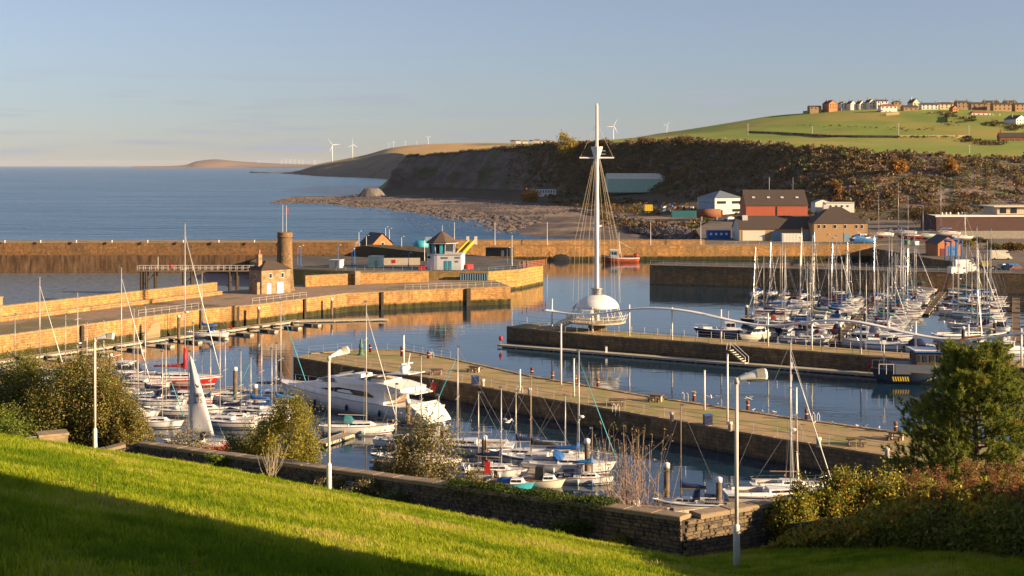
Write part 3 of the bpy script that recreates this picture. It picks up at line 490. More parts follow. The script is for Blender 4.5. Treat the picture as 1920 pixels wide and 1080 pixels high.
# pillar block and steps left of the wall
pc = D(98, 838, 74); pb = empty('gate_pillar', pc, .5, 'square sandstone pillar block at the top of steps on the lawn edge', 'pillar')
MB().box((0, 0, .05), (1.5, 1.1, 1.3)).build('pillar_block', 'kerb_stone', pb); MB().box((0, 0, .76), (1.62, 1.22, .14)).build('cap_stone', 'coping_old', pb)
sw = empty('step_wall', D(70, 846, 73.5), .32, 'low stone kerb wall at the head of the steps beside the pillar', 'wall')
MB().box((-.6, 0, -.2), (3.8, .35, .7)).build('kerb', 'coping_old', sw)
for i in range(5): MB().box((2.0+i*.42, .1+i*.1, -.15-i*.2), (.42, 1.2, .35)).build('stone_step', 'kerb_stone', sw)
hr = empty('handrail', D(52, 838, 76), .3, 'bent grey handrail beside the pillar block at the lawn edge', 'handrail')
MB().path([(-.9, 0, -.8), (-.3, 0, .35), (0, 0, .55), (.5, 0, .55), (.7, 0, .3), (.8, 0, -.5)], .05, 6).build('rail', 'grey_metal', hr, True)
# street name plate on the wall
t = .503; sp = WA+(WB-WA)*t; sz = 16.72+(19.07-16.72)*t-.42; nn = -WN; sg = empty('street_sign', (sp.x+nn.x*.16, sp.y+nn.y*.16, sz), math.atan2(WD.y, WD.x), 'small dark street name plate with white lettering on the shaded stone wall', 'sign')
pm('sign_white', (.7, .7, .72), (.62, .62, .64), 5, .4)
MB().box((0, 0, 0), (1.24, .03, .25)).build('plate', 'black', sg)
for q in (((0, -.018, .115), (1.24, .012, .018)), ((0, -.018, -.115), (1.24, .012, .018)), ((-.61, -.018, 0), (.018, .012, .212)), ((.61, -.018, 0), (.018, .012, .212))): MB().box(*q).build('border', 'sign_white', sg)
text_part('MOUNT PLEASANT', .15, 'sign_white', sg, (0, -.02, -.005), (R(90), 0, 0), sx=.82)
sg.rotation_euler.y = -math.atan2(19.07-16.72, (WB-WA).length)*.9
# lamp posts on the lawn edge
def lamp_post(px, ytop, ybase, Y, yaw, pitch, label):
    p = D(px, ybase, Y); z1 = D(px, ytop, Y).z-p.z; r = empty('lamp_post', p, 0, label, 'street lamp', 'white lamp posts along the lawn')
    MB().lathe([(.105, -.5), (.105, 1.25), (.095, 1.33), (.062, 1.36), (.06, 1.4)], 14).build('base_sleeve', 'white_paint', r, True); MB().lathe([(.062, 1.38), (.052, z1-.12)], 12).build('pole', 'white_paint', r, True); MB().box((.106, 0, .45), (.012, .1, .34)).build('access_door', 'off_white', r)
    hd = []; n = 14
    for s, w, h, zc in ((0, .075, .07, .0), (.12, .095, .10, .02), (.32, .15, .15, .05), (.6, .215, .215, .085), (.84, .245, .245, .1), (.92, .235, .23, .1)):
        hd.append([(s, w*math.cos(2*math.pi*i/n), zc+(h if math.sin(2*math.pi*i/n) > 0 else h*.45)*math.sin(2*math.pi*i/n)) for i in range(n)])
    h_ = MB().loft(hd).build('lamp_head', 'white_paint', r, True, loc=(0, 0, z1-.1)); h_.rotation_euler = (0, pitch, yaw)
    MB().lathe([(.085, -.1), (.085, .06), (.06, .09)], 12).build('collar', 'off_white', r, True, loc=(0, 0, z1-.12))
    l = MB().loft([[(s, w*math.cos(math.pi*i/8), z-.075*math.sin(math.pi*i/8)) for i in range(9)] for s, w, z in ((.36, .11, .01), (.6, .16, .02), (.84, .18, .02))], caps=False, closed=False).build('lens', 'lens', h_)
    l2 = MB().loft([[(s, w*math.cos(math.pi*i/8), .1+hh*math.sin(math.pi*i/8)) for i in range(9)] for s, w, hh in ((.6, .222, .222), (.86, .252, .252))], caps=False, closed=False).build('clear_cover', 'lens', h_)
lamp_post(178, 632, 854, 66, R(8), R(2), 'white lamp post at the left end of the lawn by the pillar block')
lamp_post(617, 666, 927, 57, R(38), R(-6), 'white lamp post on the lawn edge in front of the large motor yacht')
lamp_post(1381, 706, 1066, 40.6, R(5), R(0), 'tall white lamp post nearest the viewer by the corner of the stone wall')
# ------------------------------------------------------------------ foliage
def leaf_arrays(P, size, cols, rs, el=.5, up=0.0):
    n = len(P); nrm = rs.normal(size=(n, 3)); nrm[:, 2] += up; nrm /= np.linalg.norm(nrm, axis=1)[:, None]+1e-9
    a = rs.normal(size=(n, 3)); u = np.cross(nrm, a); u /= np.linalg.norm(u, axis=1)[:, None]+1e-9; w = np.cross(nrm, u)
    s = size[:, None]; V = np.stack([P-u*s, P+w*s*el, P+u*s, P-w*s*el], 1).reshape(-1, 3)
    return V, np.arange(4*n).reshape(n, 4), np.repeat(cols, 4, 0)
def pick(pal, n, rs, jit=.16):
    c = np.array([p[1] for p in pal]); w = np.array([p[0] for p in pal], float); c = c[rs.choice(len(pal), n, p=w/w.sum())]; return np.clip(c*(1+rs.uniform(-jit, jit, (n, 1))), 0, 1)
def leaf_obj(name, P, size, cols, rs, parent, mat='leaf', el=.5, up=0.0):
    V, Q, C = leaf_arrays(np.asarray(P), np.asarray(size), np.asarray(cols), rs, el, up); return link(name, np_mesh(name, V, Q, mat, cols=C), parent)
def shrub(name, label, base, h, rx, ry, nl, size, pal, seed, clumps=40, cat='shrub', bark='timber', stems=6, low=.15, group=None, cs=.3, up=.2, sq=1.0, trunk='stem'):
    rs = np.random.RandomState(seed); r = empty(name, base, 0, label, cat, group); C = []
    while len(C) < clumps:
        q = rs.uniform(-1, 1, 3); m = np.linalg.norm(q)
        if m > 1 or m < .35: continue
        q = q*(.7+.3*mnoise.noise(Vector(q*2.3+seed))+.12); C.append((q[0]*rx, q[1]*ry, h*(low+(1-low)*(.5+.5*q[2]*sq))))
    C = np.array(C); per = rs.multinomial(nl, rs.dirichlet(np.ones(clumps)*3)); P = []; cc = []
    for c, n in zip(C, per):
        g = rs.normal(size=(n, 3))*np.array((rx, ry, h*.5))*cs*rs.uniform(.55, 1.1); P.append(c+g); cc.append(pick(pal, n, rs)*rs.uniform(.8, 1.2))
    P = np.concatenate(P); cc = np.concatenate(cc); k = P[:, 2] > .05; P = P[k]; cc = cc[k]
    leaf_obj('crown', P, size*rs.uniform(.6, 1.3, len(P)), cc, rs, r, up=up)
    tm = MB()
    for i in range(stems):
        tip = C[rs.randint(clumps)]*np.array((.6, .6, .75)); m_ = tip*.5+rs.normal(size=3)*.12*rx; st = (rs.normal()*.12, rs.normal()*.12, -.6); r0 = .02*h/2+.02
        MB().path([st, m_*.5+np.array(st)*.5, m_, tip], [r0, r0*.8, r0*.6, r0*.3], 5).build(trunk, bark, r, True)
    for c in C[::2]:
        s = c*.45+np.array((0, 0, .1*h)); tm.path([s, (s+c)/2+rs.normal(size=3)*.05*rx, c], [.022, .015, .008], 4)
    o = tm.build('branches', bark, r); o['kind'] = 'stuff'
    return r
OLIVE = [(4, (.15, .165, .035)), (3, (.20, .20, .045)), (2, (.10, .12, .032)), (1.0, (.28, .2, .05)), (.8, (.27, .27, .1))]
DRY = [(3, (.22, .205, .05)), (3, (.16, .165, .04)), (2, (.31, .24, .07)), (1, (.1, .1, .03)), (.5, (.34, .16, .04))]
GOLD = [(3, (.32, .28, .04)), (3, (.22, .22, .04)), (1, (.42, .3, .06)), (1, (.12, .13, .03))]
PALE = [(3, (.28, .24, .13)), (3, (.19, .17, .07)), (2, (.4, .34, .2)), (1.5, (.13, .13, .05)), (1, (.3, .14, .05))]
BRIGHT = [(3, (.16, .22, .035)), (2, (.10, .15, .025)), (1, (.24, .26, .06))]
pm('pale_bark', (.34, .27, .18), (.22, .17, .11), 5, .9)
def bank_at(X, Y, lift=0): e = edge(X); return Vector((X, Y, max(2.6, lawn_z(X, e)-.45-.62*(Y-e))+lift))
for i, (px, Y, top, w, pal, lb) in enumerate(((20, 84, 640, 3.9, OLIVE, 'tall olive green shrub at the far left edge behind the lawn'), (92, 83, 632, 3.8, OLIVE, 'tall olive green shrub just right of the far left one'), (155, 80, 640, 3.4, DRY, 'brownish green shrub directly behind the leftmost lamp post'), (212, 79, 672, 2.5, DRY, 'brownish green shrub with pale twigs right of the leftmost lamp post'), (60, 79, 735, 2.6, OLIVE, 'lower olive shrub above the pillar block'), (250, 78, 745, 1.5, DRY, 'small ragged shrub ending the left thicket'))):
    p = bank_at(XZ(px, Y, 0).x, Y); h = D(px, top, Y).z-p.z; shrub('shrub', lb, p, h*.95, w, w*.8, 42000 if i < 4 else 14000, .066, pal, 20+i, 110, low=.12, bark='pale_bark', stems=7, cs=.13, group='shrubs behind the lawn')
p = bank_at(XZ(10, 78, 0).x, 78.0); shrub('shrub', 'small bright green rounded bush at the left lawn edge', D(10, 858, 77), 2.6, 1.5, 1.2, 6000, .07, BRIGHT, 31, 25, low=.1)
p = bank_at(XZ(535, 70, 0).x, 70); shrub('shrub', 'golden olive bush left of the middle lamp post', p, D(535, 738, 70).z-p.z, 2.3, 1.9, 36000, .056, GOLD, 33, 90, low=.15, bark='pale_bark', cs=.14)
p = bank_at(XZ(450, 71, 0).x, 71); shrub('shrub', 'lower olive bush with gaps, left of the golden bush', p, D(450, 805, 71).z-p.z, 2.0, 1.5, 13000, .056, OLIVE, 34, 60, low=.2, bark='pale_bark', cs=.13)
p = bank_at(XZ(350, 75, 0).x, 75); shrub('shrub', 'low pale ragged bush with twiggy gaps in front of the red boats', p, D(350, 800, 75).z-p.z, 2.4, 1.2, 5000, .06, PALE, 35, 40, low=.3, bark='pale_bark', cs=.16)
p = bank_at(XZ(795, 62, 0).x, 62); shrub('shrub', 'thin leafed bush right of the motor yacht, stems showing through', p, D(795, 762, 62).z-p.z, 2.2, 1.4, 12000, .07, PALE+[(4, (.16, .16, .04))], 36, 50, low=.2, bark='pale_bark', cs=.17)
p = bank_at(XZ(735, 63, 0).x, 63); shrub('shrub', 'low pale leafed bush against the coping below the motor yacht', p, D(735, 838, 63).z-p.z, 1.1, 1.0, 3000, .07, PALE, 37, 24, low=.3, bark='pale_bark', cs=.17)
p = bank_at(XZ(885, 58, 0).x, 58); shrub('shrub', 'small green and red leaved bush above the ivy end of the wall', p, D(885, 868, 58).z-p.z, 1.0, .9, 3500, .06, PALE+[(4, (.13, .15, .03))], 38, 24, low=.3, bark='pale_bark', cs=.17)
# bare buddleia twigs
def twigs(name, label, base, h, spread, n, seed, mat='pale_bark', leaf=None, cat='shrub', rr=.014, kids=3):
    rs = np.random.RandomState(seed); r = empty(name, base, 0, label, cat); P = []
    for i in range(n):
        a = rs.uniform(0, 6.28); l = h*rs.uniform(.6, 1.0); t = rs.uniform(.05, 1)*spread; s = np.array((rs.normal()*.15*spread, rs.normal()*.15*spread, -.2)); tip = np.array((math.cos(a)*t, math.sin(a)*t*.7, l)); mid = (s+tip)/2+np.array((math.cos(a)*t*.12, math.sin(a)*t*.1, -.03*l))
        m = MB().path([s, mid, tip], [rr, rr*.75, rr*.35], 4); P.append(tip)
        for k in range(kids):
            f = rs.uniform(.35, .9); q = s*(1-f)+tip*f; e = q+rs.normal(size=3)*np.array((.18, .18, .1))*h*.5+np.array((0, 0, .14*h)); m.path([q, e], [rr*.5, rr*.2], 3); P.append(e)
        m.build('twig', mat, r)
    if leaf:
        P = np.repeat(np.array(P), leaf[0], 0); P = P+rs.normal(size=P.shape)*leaf[1]; leaf_obj('leaves', P, leaf[2]*rs.uniform(.6, 1.3, len(P)), pick(leaf[3], len(P), rs), rs, r)
    return r
pm('twig_pale', (.42, .30, .22), (.32, .22, .16), 5, .8)
p = bank_at(XZ(1195, 52.2, 0).x, 53.5); twigs('bare_shrub', 'leafless pale twiggy shrub standing above the wall, right of the small boats', p, D(1195, 795, 53.5).z-p.z, 1.9, 70, 41, 'twig_pale', (3, .05, .05, [(2, (.2, .17, .05)), (2, (.3, .22, .12))]), rr=.016, kids=4)
p = bank_at(XZ(1275, 51, 0).x, 52); twigs('bare_shrub', 'reddish tangle of thin twigs on the wall below the navy yacht', p, 2.7, .8, 22, 42, 'rust', None, rr=.011)
p = D(508, 897, 62.6); twigs('dry_grass_clump', 'clump of long straw coloured grass stalks in front of the wall', p, 1.75, .95, 26, 43, 'tan_sail', None, 'grass clump', rr=.012, kids=0)
# plants at the foot of the wall
for i, (px, py, w, h, pal, lb) in enumerate(((420, 880, .9, .7, BRIGHT, 'small leafy plant against the wall left of the straw grass clump'), (640, 925, .8, .7, PALE, 'low flowering plant beside the middle lamp post base'), (705, 935, 1.0, .85, PALE+[(3, (.12, .16, .04))], 'spreading pale plant below the street name plate'), (1090, 1010, 1.0, .9, [(3, (.06, .09, .02)), (1, (.1, .13, .03))], 'dark ivy bush at the foot of the wall left of its corner'), (1175, 1018, .5, .45, GOLD, 'small yellowish plant at the wall foot near its corner'), (760, 938, .9, .6, [(3, (.10, .14, .05)), (2, (.2, .22, .1))], 'pale green plant in the ditch below the wall'))):
    t = np.interp(px, [260, 1280], [0, 1]); 
    for _ in range(12):
        q = WA+(WB-WA)*t; t -= (CX+q.x/q.y*F-px)/1100*1.0
    q = WA+(WB-WA)*t-WN*.5; shrub('wall_plant', lb, (q.x, q.y, lawn_z(q.x, q.y)-.05), h, w, .45, 2200, .05, pal, 50+i, 18, 'plant', low=.1, stems=3, cs=.25)
rs = np.random.RandomState(9); P = []
for i in range(9000):
    t = rs.uniform(.66, .905); q = WA+(WB-WA)*t; zt = 16.72+2.35*t+.12; hang = abs(rs.normal())*.32*(1.2-abs(t-.78)*4); s = rs.uniform(-.25, .85)
    P.append((q.x+WN.x*s, q.y+WN.y*s, zt+.14*rs.uniform(0, 1)*(1+math.sin(t*80)*.6)-(hang if s < -.1 else 0)) if s > -.1 or True else None)
iv = empty('ivy', (0, 0, 0), 0, 'mat of dark green ivy spilling over the wall coping', 'ivy'); P = np.array(P); leaf_obj('leaves', P, .045*rs.uniform(.6, 1.4, len(P)), pick([(4, (.05, .085, .018)), (2, (.08, .12, .025)), (1, (.2, .2, .03))], len(P), rs), rs, iv, up=.5)
MB().path([(WA+(WB-WA)*t).to_3d()+Vector((WN.x*.3, WN.y*.3, 16.72+2.35*t+.16)) for t in np.linspace(.66, .9, 12)], .03, 4).build('stem', 'timber', iv)
# clipped-looking autumn hedge on the right
hd = empty('hedge', (10, 44, lawn_z(10, 44)), 0, 'long dense hedge with yellow and orange autumn tops on the right', 'hedge'); rs = np.random.RandomState(12)
HL = [(9.2, 47.5), (10.9, 44.5), (12.2, 40), (12.9, 35), (13.3, 30), (13.5, 26)]
def hedge_pts(n, spread_top):
    P = []; tops = []
    while len(P) < n:
        t = rs.uniform(0, 5); i = int(t); f = t-i; a = np.array(HL[i])*(1-f)+np.array(HL[i+1])*f; w = rs.uniform(0, 4.2); x = a[0]+w*.95; y = a[1]+w*.5; g = lawn_z(x, y)
        bump = .42*fbm((x*1.3, y*1.3, 3), .7)+.24*fbm((x, y, 7), 2.2); rise = min(1, (w+.15)/.9)**.5; top = 1.7*(.62+.38*rise)+bump
        if i < 2: top -= 1.25*(1-(i+f)/2)
        z = top*(1-abs(rs.normal())*.16) if w > .8 else rs.uniform(.05, 1)*top
        if w <= .8: x += rs.normal()*.1-.25*math.sin(z*2.2)+bump*.5
        if 0 < z <= top+.1: P.append((x-10, y-44, g+z-lawn_z(10, 44))); tops.append(z/top)
    return np.array(P), np.array(tops)
P, tp = hedge_pts(120000, 1); nP = len(P)
c = pick([(5, (.15, .175, .035)), (3, (.21, .22, .04)), (1, (.26, .2, .045))], nP, rs); hi = pick([(3, (.36, .31, .04)), (2, (.48, .32, .04)), (1.3, (.44, .17, .03)), (2, (.2, .22, .04))], nP, rs)
pat = np.array([mnoise.noise(Vector(p)*.9) for p in P]); lim = np.where(P[:, 1] > -3.5, .5, .8); k = (tp > lim) & (rs.uniform(0, 1, nP) < .75+pat*.5) & (P[:, 1] > -9); c[k] = hi[k]  # autumn tip colours, carried lower at the left end to imitate sunlight
leaf_obj('foliage', P, .075*rs.uniform(.6, 1.4, nP), c, rs, hd, up=.4)
core = MB()
for (a0, a1), (b0_, b1_) in zip(HL[:-1], HL[1:]):
    for w0, w1, top in ((.75, 3.8, .9),):
        Q8 = [(x+w, y+w*.5) for w in (w0, w1) for x, y in ((a0, a1), (b0_, b1_))]; Q8 = [Q8[0], Q8[1], Q8[3], Q8[2]]
        core.add([(x-10, y-44, lawn_z(x, y)-lawn_z(10, 44)-.2) for x, y in Q8]+[(x-10, y-44, lawn_z(x, y)-lawn_z(10, 44)+top) for x, y in Q8], [(0, 1, 5, 4), (1, 2, 6, 5), (2, 3, 7, 6), (3, 0, 4, 7), (4, 5, 6, 7)])
pm('twig_mass', (.035, .03, .014), (.055, .045, .02), 6, .95, bump=1, bscale=9, bd=.2); core.build('twig_mass', 'twig_mass', hd)
MB().path([(q[0]+1.6-10, q[1]+1-44, lawn_z(q[0], q[1])+.5-lawn_z(10, 44)) for q in HL], .12, 5).build('stem', 'timber', hd)
for i, (px, py, Y) in enumerate(((1715, 905, 41), (1765, 908, 39), (1812, 892, 38), (1868, 905, 36), (1905, 905, 35))):
    b0 = D(px, py+46, Y); twigs('seed_spikes', ('tall reddish seed spikes rising from the hedge, %s from the left' % ('first', 'second', 'third', 'fourth', 'fifth')[i]), b0, 1.25, .38, 9, 60+i, 'rust', (26, .06, .028, [(3, (.32, .12, .06)), (2, (.3, .2, .09)), (1, (.16, .14, .04))]), 'plant', rr=.008, kids=3)
YG = [(4, (.26, .27, .04)), (3, (.17, .2, .035)), (2, (.42, .33, .05)), (1.2, (.46, .2, .035)), (1, (.12, .15, .03))]
for i, (px, Y, yt, w) in enumerate(((1482, 49.6, 922, 1.0), (1530, 50.6, 886, 1.35), (1592, 50.9, 872, 1.5), (1655, 50.8, 876, 1.5), (1712, 50.5, 884, 1.4))):
    X = XZ(px, Y, 0).x; b0 = Vector((X, Y, lawn_z(X, Y)-.1)); shrub('autumn_shrub', 'sunlit yellow green autumn shrub against the wall return, %s from the lamp post' % ('first', 'second', 'third', 'fourth', 'fifth')[i], b0, D(px, yt, Y).z-b0.z, w, w*.8, 9000, .06, YG, 200+i, 50, low=.05, cs=.17, group='autumn shrubs at the wall return', up=.4)
# pine
def pine(label, base, h, w, seed):
    rs = np.random.RandomState(seed); r = empty('pine_tree', base, 0, label, 'tree'); MB().path([(0, 0, -1), (.05, 0, h*.3), (-.05, .05, h*.65), (0, 0, h*.97)], [.2, .17, .1, .03], 8).build('trunk', 'timber', r, True)
    T = []; D_ = []
    for i in range(74):
        f = .12+.86*(i/73); a = i*2.4+rs.uniform(-.3, .3); l = w*min(1, (1.05-f)/.62)**.62*(.75+.35*rs.uniform())*(1 if f > .25 else .9); z0 = f*h; e = np.array((math.cos(a)*l, math.sin(a)*l, z0+l*.32)); s = np.array((0, 0, z0-.1)); m = (s+e)/2+np.array((0, 0, -.06*l))
        MB().path([s, m, e], [.05, .035, .015], 5).build('limb', 'timber', r)
        for k in range(62):
            g = rs.uniform(.3, 1.05)**.7; q = s*(1-g)+e*g+np.array((0, 0, -.05*l*math.sin(math.pi*g))); q = q+rs.normal(size=3)*np.array((.42, .42, .26))*(.5+.35*l*.4); T.append(q); D_.append((math.cos(a)*.5+rs.normal()*.35, math.sin(a)*.5+rs.normal()*.35, .75))
    for k in range(60): T.append(np.array((rs.normal()*.2, rs.normal()*.2, h*(.9+rs.uniform(0, .1))))); D_.append((rs.normal()*.3, rs.normal()*.3, 1))
    T = np.array(T); D_ = np.array(D_); n = len(T); K = 44; base_ = np.repeat(T, K, 0); dd = np.repeat(D_/np.linalg.norm(D_, axis=1)[:, None], K, 0); s = rs.uniform(-.16, .1, (n*K, 1)); b0 = base_+dd*s
    nd = dd*.8+rs.normal(size=(n*K, 3))*.6; nd /= np.linalg.norm(nd, axis=1)[:, None]; ln = rs.uniform(.12, .23, (n*K, 1)); sd = np.cross(nd, rs.normal(size=(n*K, 3))); sd /= np.linalg.norm(sd, axis=1)[:, None]; V = np.stack([b0-sd*.017, b0+sd*.017, b0+nd*ln], 1).reshape(-1, 3)
    col = pick([(4, (.21, .25, .045)), (3, (.28, .30, .055)), (2, (.14, .18, .04)), (.4, (.32, .22, .05))], n, rs); C = np.repeat(np.repeat(col, K, 0), 3, 0); link('crown', np_mesh('crown', V, np.arange(3*n*K).reshape(-1, 3), 'leaf', cols=C), r)
    return r
pb_ = Vector((XZ(1832, 56, 0).x, 56, 14.4)); pine('bushy green pine tree behind the hedge on the right', pb_, D(1832, 652, 56).z-pb_.z, 3.55, 5)
# houses of the street behind the viewer, whose roofs shade the lower lawn
def off_house(label, c, rz, w, d, eave, rise):
    r = empty('house', c, rz, label, 'house', 'terrace behind the viewer'); MB().b2(-w/2, w/2, -d/2, d/2, 0, eave).build('wall', 'house_stone', r)
    MB().add([(-w/2-.3, -d/2-.3, eave), (w/2+.3, -d/2-.3, eave), (w/2+.3, d/2+.3, eave), (-w/2-.3, d/2+.3, eave), (-w/2-.3, 0, eave+rise), (w/2+.3, 0, eave+rise)], [(3, 2, 1, 0), (0, 1, 5, 4), (2, 3, 4, 5), (1, 2, 5), (3, 0, 4)]).build('roof', 'slate', r)
    for i in range(3):
        for z in (1.6, 4.4): MB().box((-w/2+w*(i+.5)/3, d/2+.02, z), (1.0, .08, 1.4)).build('window', 'dark_glass', r)
off_house('tall stone terrace house behind the viewer that shades the lower lawn', (32.15, 1.6, 23.0), R(-19), 20, 16, 16.5, 4.5)
rs = np.random.RandomState(14); P = []; S = []
for i in range(46):
    Y = rs.uniform(15, 60); X = rs.uniform(-.36, .18)*Y
    if Y > edge(X)-.6: continue
    for k in range(rs.randint(2, 7)): P.append((X+rs.normal()*.12, Y+rs.normal()*.12, lawn_z(X, Y)+.09+rs.uniform(0, .03))); S.append(rs.uniform(.03, .06))
lf = leaf_obj('fallen_leaves', np.array(P), np.array(S), pick([(3, (.32, .13, .04)), (2, (.24, .15, .06)), (1, (.4, .26, .12))], len(P), rs), rs, None, up=2.0); tag(lf, 'scattered brown fallen leaves on the lawn', 'leaves', kind='stuff')
# ------------------------------------------------------------------ buildings and harbour furniture
def window(parent, c, w, h, face='front', frame='white_paint', pane='dark_glass', name='window', bars=True):
    "frame with a pane sub-part; face front (-y), right (+x), left (-x)"
    rz = {'front': 0, 'right': R(90), 'left': R(-90), 'back': R(180)}[face]
    o = MB().box((0, 0, 0), (w, .1, h)).build(name, frame, parent, loc=c, rz=rz)
    if bars: MB().box((0, -.055, 0), (w*.82, .03, h*.84)).build('pane', pane, o)
    return o
def roof_mesh(w, d, eave, rise, axis, hip, ov=.35, t=.18):
    a, b = w/2+ov, d/2+ov; m = MB(); e = eave
    if axis == 'x':
        rx = a-(b if hip else 0); rx = max(rx, .05); P = [(-a, -b, e), (a, -b, e), (a, b, e), (-a, b, e), (-rx, 0, e+rise), (rx, 0, e+rise)]
        m.add(P, [(3, 2, 1, 0), (0, 1, 5, 4), (2, 3, 4, 5), (1, 2, 5), (3, 0, 4)])
    else:
        ry = b-(a if hip else 0); ry = max(ry, .05); P = [(-a, -b, e), (a, -b, e), (a, b, e), (-a, b, e), (0, -ry, e+rise), (0, ry, e+rise)]
        m.add(P, [(3, 2, 1, 0), (1, 2, 5, 4), (3, 0, 4, 5), (0, 1, 4), (2, 3, 5)])
    return m
def building(name, label, loc, rz, w, d, eave, rise, wall, roof, axis='x', hip=False, fr=(), rt=(), lf=(), doors=(), chim=(), cat='building', group=None, sink=3.0, frame='white_paint', bars=True, gmat=None):
    r = empty(name, loc, rz, label, cat, group); m = MB().b2(-w/2, w/2, -d/2, d/2, -sink, eave)
    if not hip:
        if axis == 'x':
            for s in (-1, 1): m.add([(s*w/2, -d/2, eave), (s*w/2, d/2, eave), (s*w/2, 0, eave+rise*.97)], [(0, 1, 2)])
        else:
            for s in (-1, 1): m.add([(-w/2, s*d/2, eave), (w/2, s*d/2, eave), (0, s*d/2, eave+rise*.97)], [(0, 1, 2)])
    m.build('wall', wall, r)
    rm = roof_mesh(w, d, eave, rise, axis, hip)
    if not hip: rm.f = [f for f in rm.f if len(f) == 4 and f != (3, 2, 1, 0)]
    rm.build('roof', roof, r); rf = r.children[-1] if r.children else None
    for u, z, ww, hh in fr: window(r, (u, -d/2-.02, z), ww, hh, 'front', frame, bars=bars)
    for u, z, ww, hh in rt: window(r, (w/2+.02, u, z), ww, hh, 'right', frame, bars=bars)
    for u, z, ww, hh in lf: window(r, (-w/2-.02, u, z), ww, hh, 'left', frame, bars=bars)
    for u, ww, hh, mt in doors: MB().box((0, 0, hh/2), (ww, .12, hh)).build('door', mt, r, loc=(u, -d/2-.03, 0))
    for u, v, hh in chim:
        c = MB().box((u, v, eave+rise*.75+hh/2), (.9, .7, hh+rise*.5)).build('chimney', wall if wall != 'render_white' else 'house_stone', r); MB().box((u, v, eave+rise+hh+.12), (.4, .35, .45)).build('chimney_pot', 'orange_brick', c)
    return r
# --- houses along the hilltop
HILL = [(1527, 207, 24, 7, 3, 'house_stone', 'brown_slate', 1400, .1, 'half built brown brick house with bare walls at the left end of the hilltop row'),
 (1556, 205, 27, 11, 8, 'orange_brick', 'slate', 1400, +.45, 'orange brick gabled house with dark roof, second from the left on the hilltop'),
 (1579, 204, 17, 10, 5, 'render_white', 'slate', 1405, +.3, 'white narrow house right of the orange brick gable on the hilltop'),
 (1596, 204, 17, 10, 7, 'render_white', 'slate', 1400, +.45, 'white gabled house, second of the white hilltop row'),
 (1613, 204, 17, 10, 7, 'render_white', 'slate', 1400, +.45, 'white gabled house, third of the white hilltop row'),
 (1631, 203, 18, 12, 7, 'render_white', 'slate', 1398, +.45, 'white gabled house with tall dark window, fourth of the hilltop row'),
 (1652, 202, 24, 13, 4, 'render_white', 'slate', 1395, .1, 'broad white two storey house at the right end of the white row'),
 (1664, 205, 34, 6, 5, 'render_white', 'red_tile', 1350, .1, 'white bungalow with brown hipped roof below the white row'),
 (1681, 199, 16, 8, 4, 'house_stone', 'brown_slate', 1410, .1, 'small brown house behind the white bungalow on the hill'),
 (1705, 209, 30, 8, 5, 'house_stone', 'brown_slate', 1360, .1, 'low stone house with brown roof at the crest of the field'),
 (1713, 204, 22, 12, 9, 'render_cream', 'slate', 1385, +.4, 'cream gabled house with two tall chimneys on the hilltop'),
 (1741, 206, 34, 10, 5, 'render_white', 'slate', 1370, .05, 'white house with dark roof right of the cream gable'),
 (1772, 205, 28, 10, 5, 'render_cream', 'brown_slate', 1375, .1, 'pale two storey house with brown roof in the hilltop middle'),
 (1788, 208, 16, 5, 6, 'orange_brick', 'red_tile', 1340, +.3, 'small orange gable with red roof in front of the pale houses'),
 (1803, 203, 26, 11, 5, 'house_stone', 'slate', 1400, .1, 'grey stone house behind the small orange gable'),
 (1833, 206, 32, 12, 4, 'house_stone', 'brown_slate', 1380, .05, 'brown stone terrace house left of the tall pale terrace on the hill'),
 (1876, 208, 36, 13, 4, 'tan_brick', 'brown_slate', 1370, .05, 'tan stone terrace with rows of windows on the right of the hill'),
 (1914, 208, 30, 13, 4, 'tan_brick', 'brown_slate', 1370, .05, 'tan stone terrace at the right edge of the hilltop'),
 (1857, 200, 30, 8, 5, 'house_stone', 'brown_slate', 1440, .05, 'brown roofed house peeping between the tan terraces'),
 (1893, 200, 24, 8, 5, 'house_stone', 'brown_slate', 1440, .1, 'brown roofed house behind the right hand tan terrace'),
 (1836, 219, 40, 7, 6, 'render_white', 'red_tile', 1290, .1, 'white bungalow with red roof below the hilltop terraces'),
 (1868, 223, 17, 4, 3, 'render_cream', 'brown_slate', 1280, .1, 'small low cream building right of the red roofed bungalow'),
 (1904, 235, 40, 12, 9, 'render_white', 'slate', 1200, +.5, 'white gabled house on the slope at the right edge')]
for px, yb, w, e, rise, wl, rf, Y, rz, lb in HILL:
    k = Y/F; p = D(px, yb, Y); ww = w*k*.93; gab = rz > .2; n = max(2, int(ww/4.2)); ww2 = ww*(.8 if gab else 1)
    fr = [(-ww2/2+ww2*(i+.5)/n, z, 1.3, 1.5) for i in range(n) for z in ((e*k*.3, e*k*.74) if e > 8 else (e*k*.55,))]
    building('house', lb, p, rz, ww2, ww2*.95 if gab else 8.5, e*k*.9, rise*k*.9, wl, rf, 'y' if gab else 'x', hip=('hipped' in lb or 'bungalow' in lb), fr=fr, chim=() if 'half built' in lb else (((-ww2*.3, 0, 1.8),) if gab else ((-ww2*.42, 0, 1.6), (ww2*.42, 0, 1.6))), cat='house', group='houses on the hilltop', frame='dark_glass', bars=False, sink=6)
rb = building('house', 'long red brick terrace with white framed windows at the right edge below the field', D(1908, 276, 1000), -.12, 28, 9, 7.5, 3.6, 'red_brick', 'brown_slate', fr=[(-12+i*4, z, 1.5, 1.6) for i in range(7) for z in (2.0, 5.4)], chim=((-12.5, 0, 2.2), (5, 0, 2)), cat='house', sink=6)
